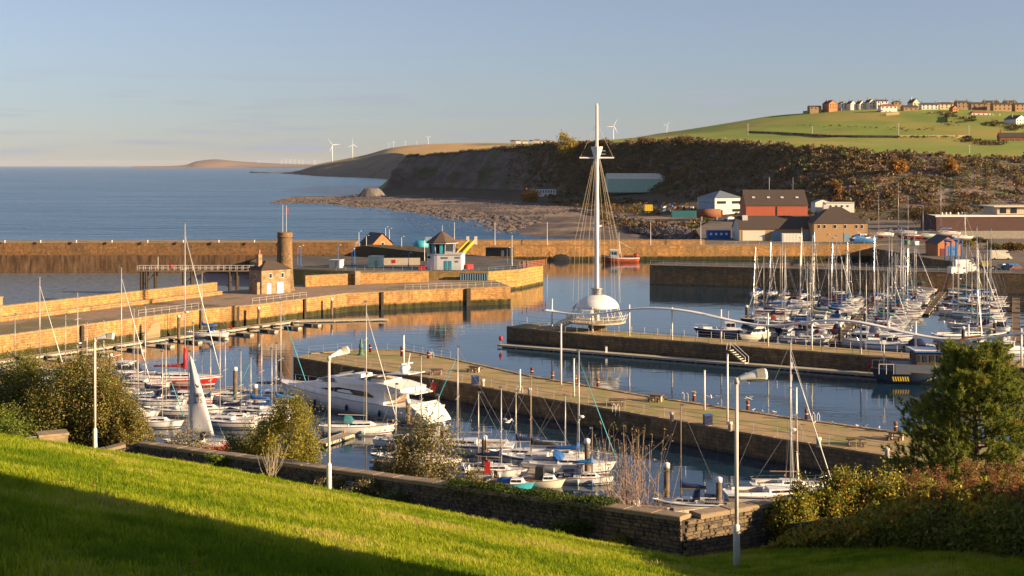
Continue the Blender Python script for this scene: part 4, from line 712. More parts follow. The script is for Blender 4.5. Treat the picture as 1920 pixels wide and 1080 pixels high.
for i, (px, yb, w, h) in enumerate(((962, 268, 10, 5), (972, 267, 9, 4), (984, 268, 11, 4), (996, 268, 8, 5), (1007, 267, 10, 5), (1018, 268, 9, 4), (1029, 268, 9, 4), (1040, 269, 8, 3))):
    building('house', 'tiny pale house in the village on the far headland, %s from the left' % ('first', 'second', 'third', 'fourth', 'fifth', 'sixth', 'seventh', 'eighth')[i], D(px, yb, 4000), .2*(i % 3-1), w*1.5, 10, h*1.1, h*.7, 'render_white' if i % 2 else 'render_cream', 'brown_slate', cat='house', group='village on the far headland', sink=8)
# --- industrial buildings below the hill
shed = building('warehouse', 'long pale green metal warehouse with cream roof below the wooded cliff', D(1192, 350, 985), .02, 44, 26, 5.8, 4.2, 'pale_green', 'pale_roof', sink=4, doors=()); MB().box((0, 0, 2.2), (.2, 7, 4.4)).build('door', 'black', shed, loc=(22.15, -5, 0)); MB().b2(22.03, 22.1, -13, 13, 0, 5.8).build('end_cladding', 'cream', shed)
building('house', 'white gabled house beside the green warehouse', D(1274, 355, 980), .35, 11, 11, 4.5, 3.2, 'render_white', 'pale_green', 'y', fr=((1.5, 2.3, 2.4, 1.5), (-3, 2.3, 1.5, 1.5)), cat='house')
building('long_hut', 'long white hut with narrow windows under the cliff', D(1023, 365, 1080), .05, 17, 6, 4.6, .9, 'render_white', 'slate', fr=[(-6.5+i*2.2, 2.6, .9, 2.0) for i in range(7)], bars=False, frame='dark_glass', cat='hut')
of = building('office_block', 'blue and white office block with shallow grey roof behind the yard', D(1350, 404, 735), .30, 17, 22, 10, 4.0, 'render_white', 'grey_roof', 'x', hip=True, fr=[(-4.5, 7.6, 5.5, 1.5), (4.5, 7.6, 5.5, 1.5), (4.5, 3.2, 5, 1.5), (-5, 2.0, 2.4, 2.8)], bars=False, frame='dark_glass'); MB().b2(-8.62, -8.5, -10.1, 10.1, -2, 10).build('side_cladding', 'blue_clad', of)
for i in range(6): window(of, (-8.64, -8+i*3.2, 7.4), 1.3, 1.6, 'left', 'render_white', bars=True)
rd = building('storehouse', 'large red clad storehouse with steep dark slate roof', D(1450, 425, 640), 0, 29.5, 17, 10.4, 7.6, 'red_clad', 'brown_slate', sink=3)
for u in (-10.5, -3.3, 3.3, 10.5): 
    s = MB().box((0, 0, 0), (1.4, .14, 1.0)).build('skylight', 'off_white', rd, loc=(u, -4.6, 10.4+7.6*.52)); s.rotation_euler.x = R(-48)
MB().box((0, -8.62, 4.5), (.35, .2, 11)).build('downpipe', 'black', rd); MB().tube((9.5, 0, 17), (9.5, 0, 24), .12).build('flue', 'grey_metal', rd); MB().tube((-2, 0, 17.5), (-2, 0, 24), .08).build('flue', 'white_paint', rd)
lo = building('workshop', 'long low workshop with brown roof, cream wall and grey gable end', D(1448, 449.5, 481), .03, 26.5, 13, 4.2, 4.6, 'tan_brick', 'brown_slate', sink=1)
MB().b2(-13.32, -13.24, -6.5, 6.5, 0, 4.2).add([(-13.3, -6.5, 4.2), (-13.3, 6.5, 4.2), (-13.3, 0, 8.7)], [(0, 1, 2)]).build('gable_render', 'off_white', lo)
for u, w_, h_, m_ in ((-8.2, 8.2, 3.6, 'cream'), (-.2, 3.6, 3.4, 'blue_clad'), (3.6, 2.4, 2.6, 'black'), (10.5, 2.6, 3.4, 'blue_clad')): MB().box((0, 0, h_/2+.05), (w_, .12, h_)).build('roller_door', m_, lo, loc=(u, -6.55, 0))
MB().box((-10.5, -1.5, 8.1), (1.9, 1.9, 1.8)).build('roof_vent', 'off_white', lo)
hp = building('harbour_office', 'tan brick two storey building with hipped brown roof beside the boatyard', D(1566, 451, 476), .02, 19.2, 15, 6.6, 5.6, 'tan_brick', 'brown_slate', hip=True, fr=[(-7.8, 5.4, .95, 1.4), (-5.8, 5.4, .95, 1.4), (-2.1, 5.4, 1.2, 1.4), (1.6, 5.4, 1.0, 1.4), (5.6, 5.4, 1.0, 1.4), (7.6, 5.4, .9, 1.4)], doors=((2.2, 2.2, 3.1, 'blue_clad'),), sink=1)
MB().box((-3.5, 0, 12.2), (1.9, 1.6, 1.5)).build('roof_vent', 'off_white', hp); 
for u in (-4.2, -2.3): MB().lathe([(.28, 0), (.28, .1)], 10).build('wall_light', 'white_paint', hp, loc=(u, -7.6, 2.6+(u+4.2)*-.7))
building('long_hut', 'white flat roofed hut behind the hipped roof building', D(1540, 391, 700), .1, 9, 7, 3.4, 1.6, 'render_white', 'grey_roof', 'y', cat='hut'); building('long_hut', 'long white cabin with flat roof right of the white hut', D(1572, 394, 690), .04, 15, 6, 3.8, .5, 'render_white', 'pale_roof', fr=[(-5+i*3, 2.2, 1.3, 1.1) for i in range(4)], cat='hut')
bw = building('flat_roof_building', 'dark brown flat roofed building with white roof edge on the right', D(1850, 430, 555), .05, 50, 18, 6.0, .4, 'maroon_brick', 'pale_roof', sink=1, cat='building'); MB().box((0, -9.3, 6.0), (51, .3, .8)).build('fascia', 'white_paint', bw)
MB().b2(2, 26, -6, 8, 6.5, 9.6).build('upper_storey', 'render_cream', bw); MB().b2(0, 27, -7.5, 9, 9.62, 10.1).build('upper_roof', 'pale_roof', bw)
for u in (4.5, 9, 15, 20.5, 24): MB().box((u, -6.05, 8.1), (2.6, .12, 2.2)).build('window', 'dark_glass', bw)
for i in range(9): MB().lathe([(.5, 0), (.55, .6), (.3, 1.0)], 7).build('roof_vent', 'off_white', bw, loc=(-20+i*2.3, -2+(i % 3)*1.4, 6.3))
hh_ = building('boatyard_hut', 'small red brick hut with curved dark roof and blue doors on the boatyard quay', D(1768, 478, 398), .15, 7.2, 8, 3.6, 2.4, 'orange_brick', 'slate', 'y', doors=((.8, 2.2, 2.9, 'bright_blue'), (-2.2, 1.3, 2.2, 'dark_red')), sink=.3, cat='hut')
# --- watch tower and house on the old pier
tb = W(534, 545, 4.0); tw = empty('watch_tower', (tb.x, tb.y, 4.0), 0, 'round tapering stone watch tower with flagpoles on the old pier', 'tower')
def round_wall(name, prof, mat, parent, n=24):
    V = []; Fs = []; UV = []
    for j in range(len(prof)-1):
        for i in range(n):
            k = len(V); (r0, z0), (r1, z1) = prof[j], prof[j+1]; a, b_ = 2*math.pi*i/n, 2*math.pi*(i+1)/n
            V += [(r0*math.cos(a), r0*math.sin(a), z0), (r0*math.cos(b_), r0*math.sin(b_), z0), (r1*math.cos(b_), r1*math.sin(b_), z1), (r1*math.cos(a), r1*math.sin(a), z1)]; Fs.append((k, k+1, k+2, k+3)); UV += [(a*2.2, z0), (b_*2.2, z0), (b_*2.2, z1), (a*2.2, z1)]
    me = bpy.data.meshes.new(name); me.from_pydata(V, [], Fs); u = me.uv_layers.new(name='UVMap'); u.data.foreach_set('uv', [c for p in UV for c in p]); me.materials.append(M[mat]); return link(name, me, parent)
round_wall('shaft', [(2.35, -.3), (2.05, .8), (1.85, 4), (1.72, 8), (1.6, 11.9)], 'tower_stone', tw); round_wall('parapet_ring', [(1.62, 11.9), (1.78, 12.05), (1.78, 12.2), (1.66, 12.3), (1.68, 13.1), (1.4, 13.1), (1.4, 12.4)], 'tower_stone', tw); MB().lathe([(1.42, 12.3), (1.42, 12.45)], 20).build('roof_slab', 'concrete', tw)
MB().box((-.35, -1.72, 7.4), (.34, .3, 1.0)).build('window', 'black', tw); MB().box((1.1, -1.5, 2.1), (.4, .3, .8)).build('window', 'black', tw); MB().box((-1.75, 0, 9.5), (.5, 1.1, 3.2)).build('chimney_breast', 'tower_stone', tw) if False else None
for x, z in ((-.45, 19.2), (.35, 19.0)): MB().tube((x, 0, 12.4), (x, 0, z), .05, .03).build('flagpole', 'white_paint', tw)
MB().add([(.4, 0, 18.6), (.75, .1, 18.3), (.7, .05, 17.2), (.42, 0, 16.9), (.4, .03, 18.6), (.75, .13, 18.3), (.7, .08, 17.2), (.42, .03, 16.9)], [(0, 1, 2, 3), (7, 6, 5, 4), (0, 3, 7, 4), (1, 2, 6, 5)]).build('flag', 'flag_red', tw)
hb = Vector((-53.4, 290.3, 4.0)); ph = building('pier_house', 'small two storey stone house with slate roof beside the watch tower', hb, math.atan2(4.6, 5.3), 7.2, 5.4, 5.2, 1.9, 'house_stone', 'brown_slate', hip=True, fr=((-1.4, 3.9, .8, 1.1), (1.6, 3.9, .8, 1.1)), lf=((0, 3.6, .8, 1.2),), doors=((-1.8, 1.0, 2.3, 'white_paint'), (1.0, 1.5, 2.4, 'white_paint')), cat='house', sink=.3)
MB().box((-2.6, 0, 7.2), (.9, .9, 2.6)).build('chimney', 'house_stone', ph); MB().lathe([(.22, 0), (.2, 1.0)], 8).build('chimney_pot', 'orange_brick', ph, loc=(-2.6, 0, 8.5))
for i in range(9): MB().box((-3.75-.3, -2.2+i*.34, 2.6-i*.29-1.3), (.9, .34, 2.6-i*.0)).build('outside_step', 'kerb_stone', ph)
gp = empty('gate_pillar', (-92.5, 237, 6.4), .9, 'square stone pillar standing on the long pier parapet', 'pillar'); MB().box((0, 0, .5), (1.2, 1.2, 2.6)).build('shaft', 'kerb_stone', gp); MB().box((0, 0, 1.9), (1.4, 1.4, .22)).build('cap', 'kerb_stone', gp)
MB().box((0, 0, 5.6), (1.3, 1.0, 3.2)).build('stone_buttress', 'kerb_stone', oldp, loc=(-36.3, 308.6, 0), rz=.5)
# --- timber footbridge on piles in the outer basin
fb = empty('footbridge', (-80, 326, 0), 0, 'long railed footbridge on timber piles reaching into the outer basin', 'footbridge'); b0, b1 = -12.5, 16.5; 
MB().b2(b0, b1, -.9, .9, 5.75, 6.05).build('deck', 'timber', fb)
for x in (-11.6, -10.4, -8.2, -1.2, .8, 10.2, 12.0): MB().tube((x, -.6, -2), (x, -.6, 5.76), .3, n=10).build('pile', 'dark_timber', fb); MB().tube((x, .7, -2), (x, .7, 5.76), .3, n=10).build('pile', 'dark_timber', fb)
for x in (-10, 0, 11): MB().tube((x-1.5, -.6, 2.0), (x+1.5, -.6, 5), .12, n=6).build('brace', 'dark_timber', fb)
for s in (-.85, .85):
    for z in (6.6, 7.2): MB().tube((b0, s, z), (b1, s, z), .04, n=5).build('rail', 'off_white', fb)
    for i in range(20): MB().tube((b0+i*1.52, s, 6), (b0+i*1.52, s, 7.22), .045, n=5).build('post', 'off_white', fb)
MB().tube((-7.6, 0, 6), (-7.6, 0, 9.4), .06).build('lamp_pole', 'white_paint', fb); MB().ell((0, 0, 0), (.55, .4, .7)).build('life_ring_box', 'red', fb, True, loc=(-4.2, -.5, 6.9))
# --- round white control building
cb = empty('control_building', (-17.6, 343.5, 5.0), -.12, 'white round ended control building with glazed octagonal lookout and conical roof', 'building')
arc = [(-1.4+3.2*math.cos(a), 3.2*math.sin(a)) for a in np.linspace(R(90), R(270), 13)]; MB().prism(arc+[(4.9, -3.2), (4.9, 3.2)], -.3, 3.9).build('wall', 'white_paint', cb); MB().prism([(x*1.04, y*1.05) for x, y in arc+[(4.9, -3.2), (4.9, 3.2)]], 3.9, 4.1).build('balcony_edge', 'off_white', cb)
oc = lambda r, z, n=8: [(-.6+r*math.cos(2*math.pi*(i+.5)/n), r*math.sin(2*math.pi*(i+.5)/n), z) for i in range(n)]
MB().loft([oc(3.25, 4.1), oc(3.45, 6.9)]).build('glazing', 'dark_glass', cb)
for i in range(8):
    a = 2*math.pi*(i+.5)/8; MB().tube((-.6+3.3*math.cos(a), 3.3*math.sin(a), 4.1), (-.6+3.52*math.cos(a), 3.52*math.sin(a), 6.9), .09, n=5).build('mullion', 'off_white', cb)
for i in (5, 6): 
    a = 2*math.pi*i/8+.1; MB().box((0, 0, 0), (.1, .9, 2.6)).build('panel', 'cyan', cb, loc=(-.6+3.16*math.cos(a), 3.16*math.sin(a), 5.5), rz=a)
rf = MB().loft([oc(4.2, 6.9), oc(4.3, 7.1), oc(3.6, 7.5), oc(1.6, 8.9), oc(.4, 9.7), oc(.1, 9.8)]).build('roof', 'tower_cap', cb); MB().lathe([(.06, 9.7), (.04, 11.4)], 6, (-.6, 0, 0)).build('finial', 'white_paint', rf); MB().loft([oc(4.26, 6.72), oc(4.32, 6.9)]).build('eaves', 'off_white', cb)
for u in (1.0, 2.1): MB().box((u, -3.23, 1.2), (.7, .1, 2.3)).build('door', 'cyan', cb)
for u, z, w_ in ((.6, 3.1, 1.7), (4.0, 3.2, 1.2), (3.8, 2.2, .7)): MB().box((u, -3.23, z), (w_, .08, .42)).build('wall_panel', 'grey_metal', cb)
for q in (((-3.6, -2.3, 3.2), .9),): MB().box(q[0], (q[1], .6, .6)).build('window', 'dark_glass', cb)
for i in range(12): 
    a = R(200)+i*R(14); MB().tube((-.6+4.0*math.cos(a), 3.3*math.sin(a), 4.1), (-.6+4.0*math.cos(a), 3.3*math.sin(a), 5.1), .03, n=4).build('balcony_post', 'bright_blue', cb)
# --- brick house, kiosks and walls on the lock island
building('house', 'orange brick gabled lodge with dark roof by the sea pier', D(706, 472, 405), .55, 6.6, 8.5, 2.6, 3.3, 'orange_brick', 'slate', 'y', fr=((0, 2.6, 1.1, 1.2),), rt=((-1.5, 1.4, 1, 1.1),), cat='house', sink=1)
em = empty('embankment', (0, 0, 0), 0, 'dark sloping embankment rising to the brick lodge', 'embankment'); A_, B_ = (590-960)/F*402, (805-960)/F*371
MB().add([(A_, 402, 4.8), (-46.5, 392, 4.8), (B_, 371, 4.8), (B_, 395, 4.8), (-46, 402, 4.8), (A_+.1, 402.1, 5.0), (-44, 393, 8.0), (B_, 373, 7.2), (B_, 395, 7.2), (-43, 402.5, 8.0)], [(0, 1, 6, 5), (1, 2, 7, 6), (2, 3, 8, 7), (3, 4, 9, 8), (4, 0, 5, 9), (5, 6, 9), (6, 7, 8, 9)]).build('earth_bank', 'scrub_ground', em)
wl = empty('low_wall', (-30.5, 357, 5.0), .06, 'pale lit low wall left of the round control building', 'wall'); MB().b2(-5.6, 5.6, -.25, .25, 0, 1.9).build('wall_face', 'pale_concrete', wl); MB().box((-1.5, -.3, 1.0), (.9, .12, .9)).build('notice', 'red', wl)
for nm, lb, px, py, Y, w_, d_, h_, m_, rf_ in (('kiosk', 'small cream kiosk on the lock island left of the others', 631, 503, 348, 3.0, 2.6, 1.95, 'cream', 'off_white'), ('kiosk', 'pale green square kiosk beside the low lit wall', 705, 503, 350, 3.2, 3.0, 2.8, 'pale_green', 'off_white'), ('store_shed', 'black timber store shed on the lock island', 937, 502, 392, 7.5, 4, 2.4, 'black', 'black')):
    p = D(px, py, Y); p.z = 5.0; r = empty(nm, p, -.3, lb, 'kiosk' if nm == 'kiosk' else 'shed'); MB().b2(-w_/2, w_/2, -d_/2, d_/2, 0, h_).build('wall', m_, r); MB().b2(-w_/2-.12, w_/2+.12, -d_/2-.12, d_/2+.12, h_+.003, h_+.16).build('roof', rf_, r); MB().box((w_*.2, -d_/2-.03, .95), (.8, .08, 1.8)).build('door', 'grey_metal', r)
tank = empty('water_tank', D(790, 468, 430), 0, 'pale blue round tank behind the control building', 'tank'); MB().lathe([(2.6, 0), (2.6, 2.2), (1.8, 2.9), (.4, 3.1)], 18).build('shell', 'cyan', tank, True); MB().b2(1.2, 3.2, -1, 1, 0, 4.2).build('pump_box', 'blue_clad', tank)
bx = D(930, 515, 344); sp_ = empty('sheet_piling', (-9.6, 333.0, 0), -.02, 'sheet piling with blue fender strips beside the lock entrance', 'piling'); MB().b2(-3.6, 3.4, -.2, .2, -.5, 4.7).build('sheet', 'black', sp_)
for i in range(12): MB().box((-3.3+i*.6, -.28, 3.4), (.26, .16, 2.4)).build('fender_strip', 'blue_clad', sp_)
cr = empty('timber_crib', (5.6, 352, 5.0), .95, 'stack of rusty timber baulks round the end of the lock pier', 'timber crib')
for j in range(4):
    MB().path([(-7, -.2, .25+j*.42), (-2, -1.2, .25+j*.42), (3, -1.4, .25+j*.42), (6, -.2, .25+j*.42)], .16, 5).build('baulk', 'rust', cr)
for i in range(7): MB().box((-6+i*1.8, -1.0+.12*(i-3)**2*.1, .9), (.3, .3, 1.8)).build('upright', 'rust', cr)
MB().path([(0, 0, 0)]*1+[(0, 0, .01)], .01).build('x', 'rust', cr) if False else None
yg = empty('gangway', D(884, 456, 425), 0, 'bright yellow inclined gangway behind the control building', 'gangway'); e_ = D(858, 484, 392)-D(884, 456, 425)
for s in (-.9, .9): MB().add([(s-.05, 0, 0), (s+.05, 0, 0), (e_.x+s+.05, e_.y, e_.z), (e_.x+s-.05, e_.y, e_.z), (s-.05, 0, 1.2), (s+.05, 0, 1.2), (e_.x+s+.05, e_.y, e_.z+1.2), (e_.x+s-.05, e_.y, e_.z+1.2)], [(0, 1, 2, 3), (4, 5, 6, 7), (0, 3, 7, 4), (1, 2, 6, 5), (0, 1, 5, 4), (3, 2, 6, 7)]).build('side_panel', 'yellow', yg)
MB().add([(-.85, 0, .05), (.85, 0, .05), (e_.x+.85, e_.y, e_.z+.05), (e_.x-.85, e_.y, e_.z+.05), (-.85, 0, -.12), (.85, 0, -.12), (e_.x+.85, e_.y, e_.z-.12), (e_.x-.85, e_.y, e_.z-.12)], [(0, 1, 2, 3), (7, 6, 5, 4), (0, 4, 5, 1), (2, 6, 7, 3)]).build('tread', 'yellow', yg)
for x in (-1.2, 1.4): MB().box((x, 0, .9), (.9, .9, 2.6)).build('tower_post', 'off_white', yg)
for i, (px, py, Y) in enumerate(((791, 517, 340), (876, 500, 346), (881, 501, 344))):
    p = D(px, py, Y); p.z = 5; r = empty('storage_bin', p, .2*i, ('red bin left of the control building', 'red bin against the right end of the control building', 'large red bin beside the right hand red bin')[i], 'bin'); MB().box((0, 0, .6), (1.7, 1.1, 1.2), taper=.94).build('body', 'red', r); MB().box((0, 0, 1.24), (1.75, 1.15, .1)).build('lid', 'dark_red', r)
# --- lamp standards
def standard(px, yt, yb, Y, z, m, label, group, arm=True):
    p = XZ(px, Y, z); h = max(2, D(px, yt, Y).z-z); r = empty('lamp_standard', p, 0, label, 'lamp', group); MB().lathe([(.14, 0), (.11, 1.0), (.08, 1.1), (.06, h)], 8).build('pole', m, r, True)
    if arm: MB().tube((0, 0, h), (.5, -.2, h+.15), .04).build('arm', m, r); MB().ell((.62, -.25, h+.13), (.3, .16, .1), 8, 4).build('lantern', 'white_paint', r)
    else: MB().lathe([(.09, h), (.09, h+.35)], 8).build('cap', m, r)
ordn = ('first', 'second', 'third', 'fourth', 'fifth', 'sixth', 'seventh', 'eighth', 'ninth', 'tenth', 'eleventh', 'twelfth')
for i, (px, yt, Y, m_) in enumerate(((558, 463, 352, 'bright_blue'), (564, 461, 350, 'bright_blue'), (634, 460, 358, 'bright_blue'), (660, 467, 352, 'bright_blue'), (665, 456, 356, 'bright_blue'), (673, 434, 400, 'white_paint'), (687, 442, 394, 'white_paint'), (723, 426, 420, 'white_paint'), (730, 429, 410, 'white_paint'), (753, 444, 396, 'white_paint'), (766, 474, 350, 'bright_blue'), (796, 449, 372, 'white_paint'))):
    standard(px, yt, 0, Y, 5.0, m_, '%s lamp standard on the lock island, %s from the left' % ('blue' if 'blue' in m_ else 'white', ordn[i]), 'lamp standards on the lock island')
for i, px in enumerate((852, 928, 1026, 1220, 1314)): standard(px, 419, 0, 447, 4.9, 'white_paint', 'slim white post on the inner harbour wall, %s from the left' % ordn[i], 'white posts on the harbour wall', False)
standard(960, 444, 0, 352, 5.0, 'white_paint', 'tall white pole at the tip of the lock island', None, False); standard(951, 465, 0, 360, 5.0, 'bright_blue', 'short blue lamp standard near the tip of the lock island', None)
# --- railings
POST = {}
def railing(label, pts, h=1.1, step=3.0, m='off_white', rails=(1.0, .55), r=.022, group=None):
    root = empty('railing', pts[0], 0, label, 'railing', group); o = Vector(pts[0]); P = [Vector(p)-o for p in pts]
    for f in rails: MB().path([p+Vector((0, 0, h*f)) for p in P], r, 4).build('rail', m, root)
    if (m, h) not in POST:
        b = MB().tube((0, 0, 0), (0, 0, h), r*1.5, n=5); me = bpy.data.meshes.new('post'); me.from_pydata(b.v, [], b.f); me.materials.append(M[m]); POST[(m, h)] = me
    for a, b in zip(P[:-1], P[1:]):
        n = max(1, round((b-a).length/step))
        for i in range(n): link('post', POST[(m, h)], root, a+(b-a)*(i/n))
    link('post', POST[(m, h)], root, P[-1])
def shift(line, dx, dy, z): return [Vector((p[0]+dx, p[1]+dy, z)) for p in line]
railing('thin railing along the near edge of the gravel topped quay', shift(ntf[:7], .5, .5, 2.6), m='grey_metal', step=3); railing('railing round the rounded seaward end of the gravel topped quay', [Vector((p[0], p[1]-.5, 2.6)) for p in (ntb[-1], ntb[-2], ntb[-3], ntb[-4])], m='grey_metal', step=2.5)
railing('thin railing along the near edge of the wave canopy quay', shift(ltf, .4, .5, 2.6), m='grey_metal', step=2.5); railing('thin railing along the far edge of the wave canopy quay', shift(ltb, -.4, -.6, 2.6), m='off_white', step=2.5)
railing('pale railing on the old pier above the first wall stairs', [Vector((-69, 243.3, 4.1)), Vector((-61, 256.5, 4.1))], m='off_white', step=2); railing('pale railing on the old pier above the stairs by the tower', [Vector((-52.3, 265.4, 4.1)), Vector((-43.5, 278.6, 4.1))], m='off_white', step=2); railing('pale railing along the right end of the old pier', [Vector((-24, 295.5, 4.1)), Vector((-15.5, 299.3, 4.1)), Vector((-3, 304.5, 4.1))], m='off_white', step=2)
railing('blue railing along the front of the lock island', [Vector((-45, 337.2, 5.0)), Vector((-6, 335, 5.0)), Vector((1.4, 341.6, 5.0)), Vector((6.5, 352, 5.0))], m='blue_clad', step=2.5); railing('blue railing along the dark far quay', shift(qtf, .3, .6, 5.3), m='blue_clad', step=3.5); railing('pale railing beside the beach on the inner harbour wall', [Vector((72, 446.8, 5)), Vector((124, 449, 5))], m='off_white', step=4)
# --- wave canopy
PX = [(1035, 560, 619), (1111, 577, 623), (1180, 571, 630), (1260, 576, 637), (1352, 580, 643), (1440, 587, 649), (1522, 600, 656), (1614, 604, 664), (1717, 602, 670), (1816, 608, 677), (1915, 616, 686)]
wv = empty('wave_canopy', W(1035, 619, 2.5), 0, 'long white undulating wave canopy carried on slim posts along the quay', 'canopy'); o_ = wv.location.copy(); WY = {}
for px, yt, yb in PX:
    p = W(px, yb, 2.5); WY[px] = p.y; t_ = D(px, yt, p.y); MB().tube((0, 0, 0), (0, 0, t_.z-2.5), .16, .13, 10).build('post', 'white_paint', wv, True, loc=p-o_)
wx = [1018, 1040, 1070, 1105, 1140, 1180, 1220, 1260, 1300, 1340, 1380, 1420, 1460, 1500, 1540, 1580, 1620, 1660, 1700, 1740, 1780, 1820, 1860, 1900, 1950]; wy = [580, 584, 588, 590, 586.5, 580, 577.5, 579.5, 585, 594, 603, 610, 611, 606, 601, 600.5, 605.5, 614, 624, 632, 637, 637, 633, 627, 619]
rings = []
for x, y in zip(np.linspace(1018, 1950, 90), np.interp(np.linspace(1018, 1950, 90), wx, wy)):
    Yd = np.interp(x, [p[0] for p in PX], [WY[p[0]] for p in PX]); y = np.interp([x-10, x, x+10], wx, wy).mean(); c = D(x, y, Yd)-o_
    rings.append([c+Vector((.42*dx, .75*dx, dz)) for dx, dz in ((-1, 0), (-.5, .16), (.5, .16), (1, 0), (.5, -.14), (-.5, -.14))])
MB().loft(rings).build('wave_beam', 'white_paint', wv, True)
# --- tall mast with dome
cn = W(1119, 618, 2.5); nest = empty('mast_monument', cn, 0, 'tall white ship mast monument with white dome and crow nest on the quay', 'monument'); kk = cn.y/F; zz = lambda y: D(0, y, cn.y).z-2.5
MB().lathe([(1.55, -3), (1.55, 1.0), (1.9, 1.15), (1.9, 1.3)], 18).build('pedestal', 'timber', nest, True); MB().lathe([(5.0, 1.3), (5.2, 1.38), (5.2, 1.62), (5.0, 1.64)], 28).build('platform', 'float_pale', nest)
for i in range(22):
    a = 2*math.pi*i/22; MB().tube((5.1*math.cos(a), 5.1*math.sin(a), 1.6), (5.6*math.cos(a), 5.6*math.sin(a), 2.8), .05, n=5).build('rail_post', 'off_white', nest)
for z, r_ in ((2.2, 5.35), (2.8, 5.6)): MB().path([(r_*math.cos(a), r_*math.sin(a), z) for a in np.linspace(0, 2*math.pi, 40)], .04, 4).build('rail', 'off_white', nest)
def shell(a0, a1, r0, z0, h, m_, t=.12, n=14, m2=8):
    V = []; 
    for s in (0, -t):
        for j in range(m2+1):
            e = R(8)+(R(84)-R(8))*j/m2
            for i in range(n+1):
                a = a0+(a1-a0)*i/n; V.append(((r0+s)*math.cos(e)*math.cos(a), (r0+s)*math.cos(e)*math.sin(a), z0+(h+s)*math.sin(e)))
    N_ = (n+1)*(m2+1); f = []
    for j in range(m2):
        for i in range(n):
            q = j*(n+1)+i; f += [(q, q+1, q+n+2, q+n+1), (N_+q+n+1, N_+q+n+2, N_+q+1, N_+q)]
    for i in range(n): f.append((i+1, i, N_+i, N_+i+1))
    return MB().add(V, f)
zd = zz(580); sh1 = shell(R(-165), R(60), 4.1, zd, 2.75, 'white').build('dome_shell', 'white_paint', nest, True); sh2 = shell(R(66), R(192), 4.5, zd-.1, 2.2, 'white').build('dome_shell', 'white_paint', nest, True)
for i in range(9):
    a = 2*math.pi*i/9+.2; MB().tube((5.0*math.cos(a), 5.0*math.sin(a), 1.6), (3.9*math.cos(a), 3.9*math.sin(a), zd+.5), .1, n=6).build('strut', 'off_white', nest)
ms = MB().lathe([(.46, 1.6), (.42, zz(560)), (.36, zz(300)), (.27, zz(270)), (.23, zz(198)), (.14, zz(194))], 14).build('mast', 'white_paint', nest, True)
for y, r_ in ((553, 1.05), (549, .95), (545, .95), (541, 1.05)): MB().lathe([(r_*.7, zz(y)-.1), (r_, zz(y)-.1), (r_, zz(y)+.1), (r_*.7, zz(y)+.1)], 16).build('collar_ring', 'grey_metal', nest)
MB().lathe([(.5, zz(297)), (.62, zz(292)), (1.05, zz(277)), (1.1, zz(275)), (.9, zz(275)), (.45, zz(292))], 12).build('crow_nest', 'white_paint', nest)
yd_ = MB().tube((-3.1, 0, zz(296)), (3.1, 0, zz(296)), .16, n=8).build('yardarm', 'white_paint', nest); MB().tube((-.9, .2, zz(424)), (.95, .2, zz(424)), .16, n=8).build('crosstree', 'white_paint', nest); MB().tube((0, .2, zz(283)), (1.5, -.3, zz(283)), .07).build('bracket', 'off_white', nest); MB().tube((0, .2, zz(289)), (1.5, -.3, zz(289)), .07).build('bracket', 'off_white', nest)
for i in range(12):
    a = 2*math.pi*i/12+.1; c_, s_ = math.cos(a), math.sin(a); MB().tube((.55*c_, .55*s_, zz(297)), (3.9*c_, 3.9*s_, zz(448)), .022, n=3).tube((3.9*c_, 3.9*s_, zz(448)), (4.3*c_, 4.3*s_, zd+1.2), .018, n=3).build('shroud', 'tan_sail', nest)
for s_ in (-1, 1): MB().tube((0, 0, zz(230)), (s_*3.0, 0, zz(296)), .022, n=3).build('lift', 'tan_sail', nest)
rp_ = empty('access_ramp', cn, 0, 'railed timber ramp climbing from the quay to the mast platform', 'ramp'); e0 = W(1040, 619, 2.5)-cn; e1 = Vector((-4.4, -1.6, 1.45))
MB().add([e0+Vector((0, -.8, 0)), e0+Vector((0, .8, 0)), e1+Vector((0, .8, 0)), e1+Vector((0, -.8, 0)), e0+Vector((0, -.8, .15)), e0+Vector((0, .8, .15)), e1+Vector((0, .8, .15)), e1+Vector((0, -.8, .15))], [(0, 1, 2, 3), (7, 6, 5, 4), (0, 3, 7, 4), (1, 5, 6, 2), (0, 4, 5, 1), (3, 2, 6, 7)]).build('ramp_deck', 'decking', rp_)
for s_ in (-.75, .75):
    for z in (.45, .8, 1.15): MB().tube(e0+Vector((0, s_, z)), e1+Vector((0, s_, z+.1)), .045, n=5).build('rail', 'tan_sail', rp_)
    for i in range(7): q = e0+(e1-e0)*(i/6)+Vector((0, s_, 0)); MB().tube(q, q+Vector((0, 0, 1.25)), .05, n=5).build('post', 'tan_sail', rp_)
# --- wind turbines
def turbine(px, yh, yb, Y, ph, label, yaw=0.4):
    k = Y/F; r = empty('wind_turbine', D(px, yb, Y), yaw, label, 'wind turbine', 'wind turbines along the coast'); h = (yb-yh)*k; l = h*.5
    MB().lathe([(h*.035, -12), (h*.02, h)], 8).build('tower', 'white_paint', r, True); MB().box((0, 0, h+h*.01), (h*.04, h*.12, h*.045)).build('nacelle', 'white_paint', r)
    for i in range(3):
        a = ph+i*2*math.pi/3; c, s = math.cos(a), math.sin(a); MB().add([(-s*h*.012, -h*.07, h+c*h*.012), (s*h*.012, -h*.07, h-c*h*.012), (c*l+s*h*.004, -h*.07, h+s*l-c*h*.004), (c*l-s*h*.004, -h*.07, h+s*l+c*h*.004), (c*l*.2-s*h*.03, -h*.07, h+s*l*.2+c*h*.03), (0, -h*.085, h), (c*l*.2, -h*.085, h+s*l*.2)], [(0, 1, 2, 3, 4), (0, 5, 1), (5, 6, 2, 1), (5, 0, 4, 6), (6, 4, 3, 2)]).build('blade', 'white_paint', r)
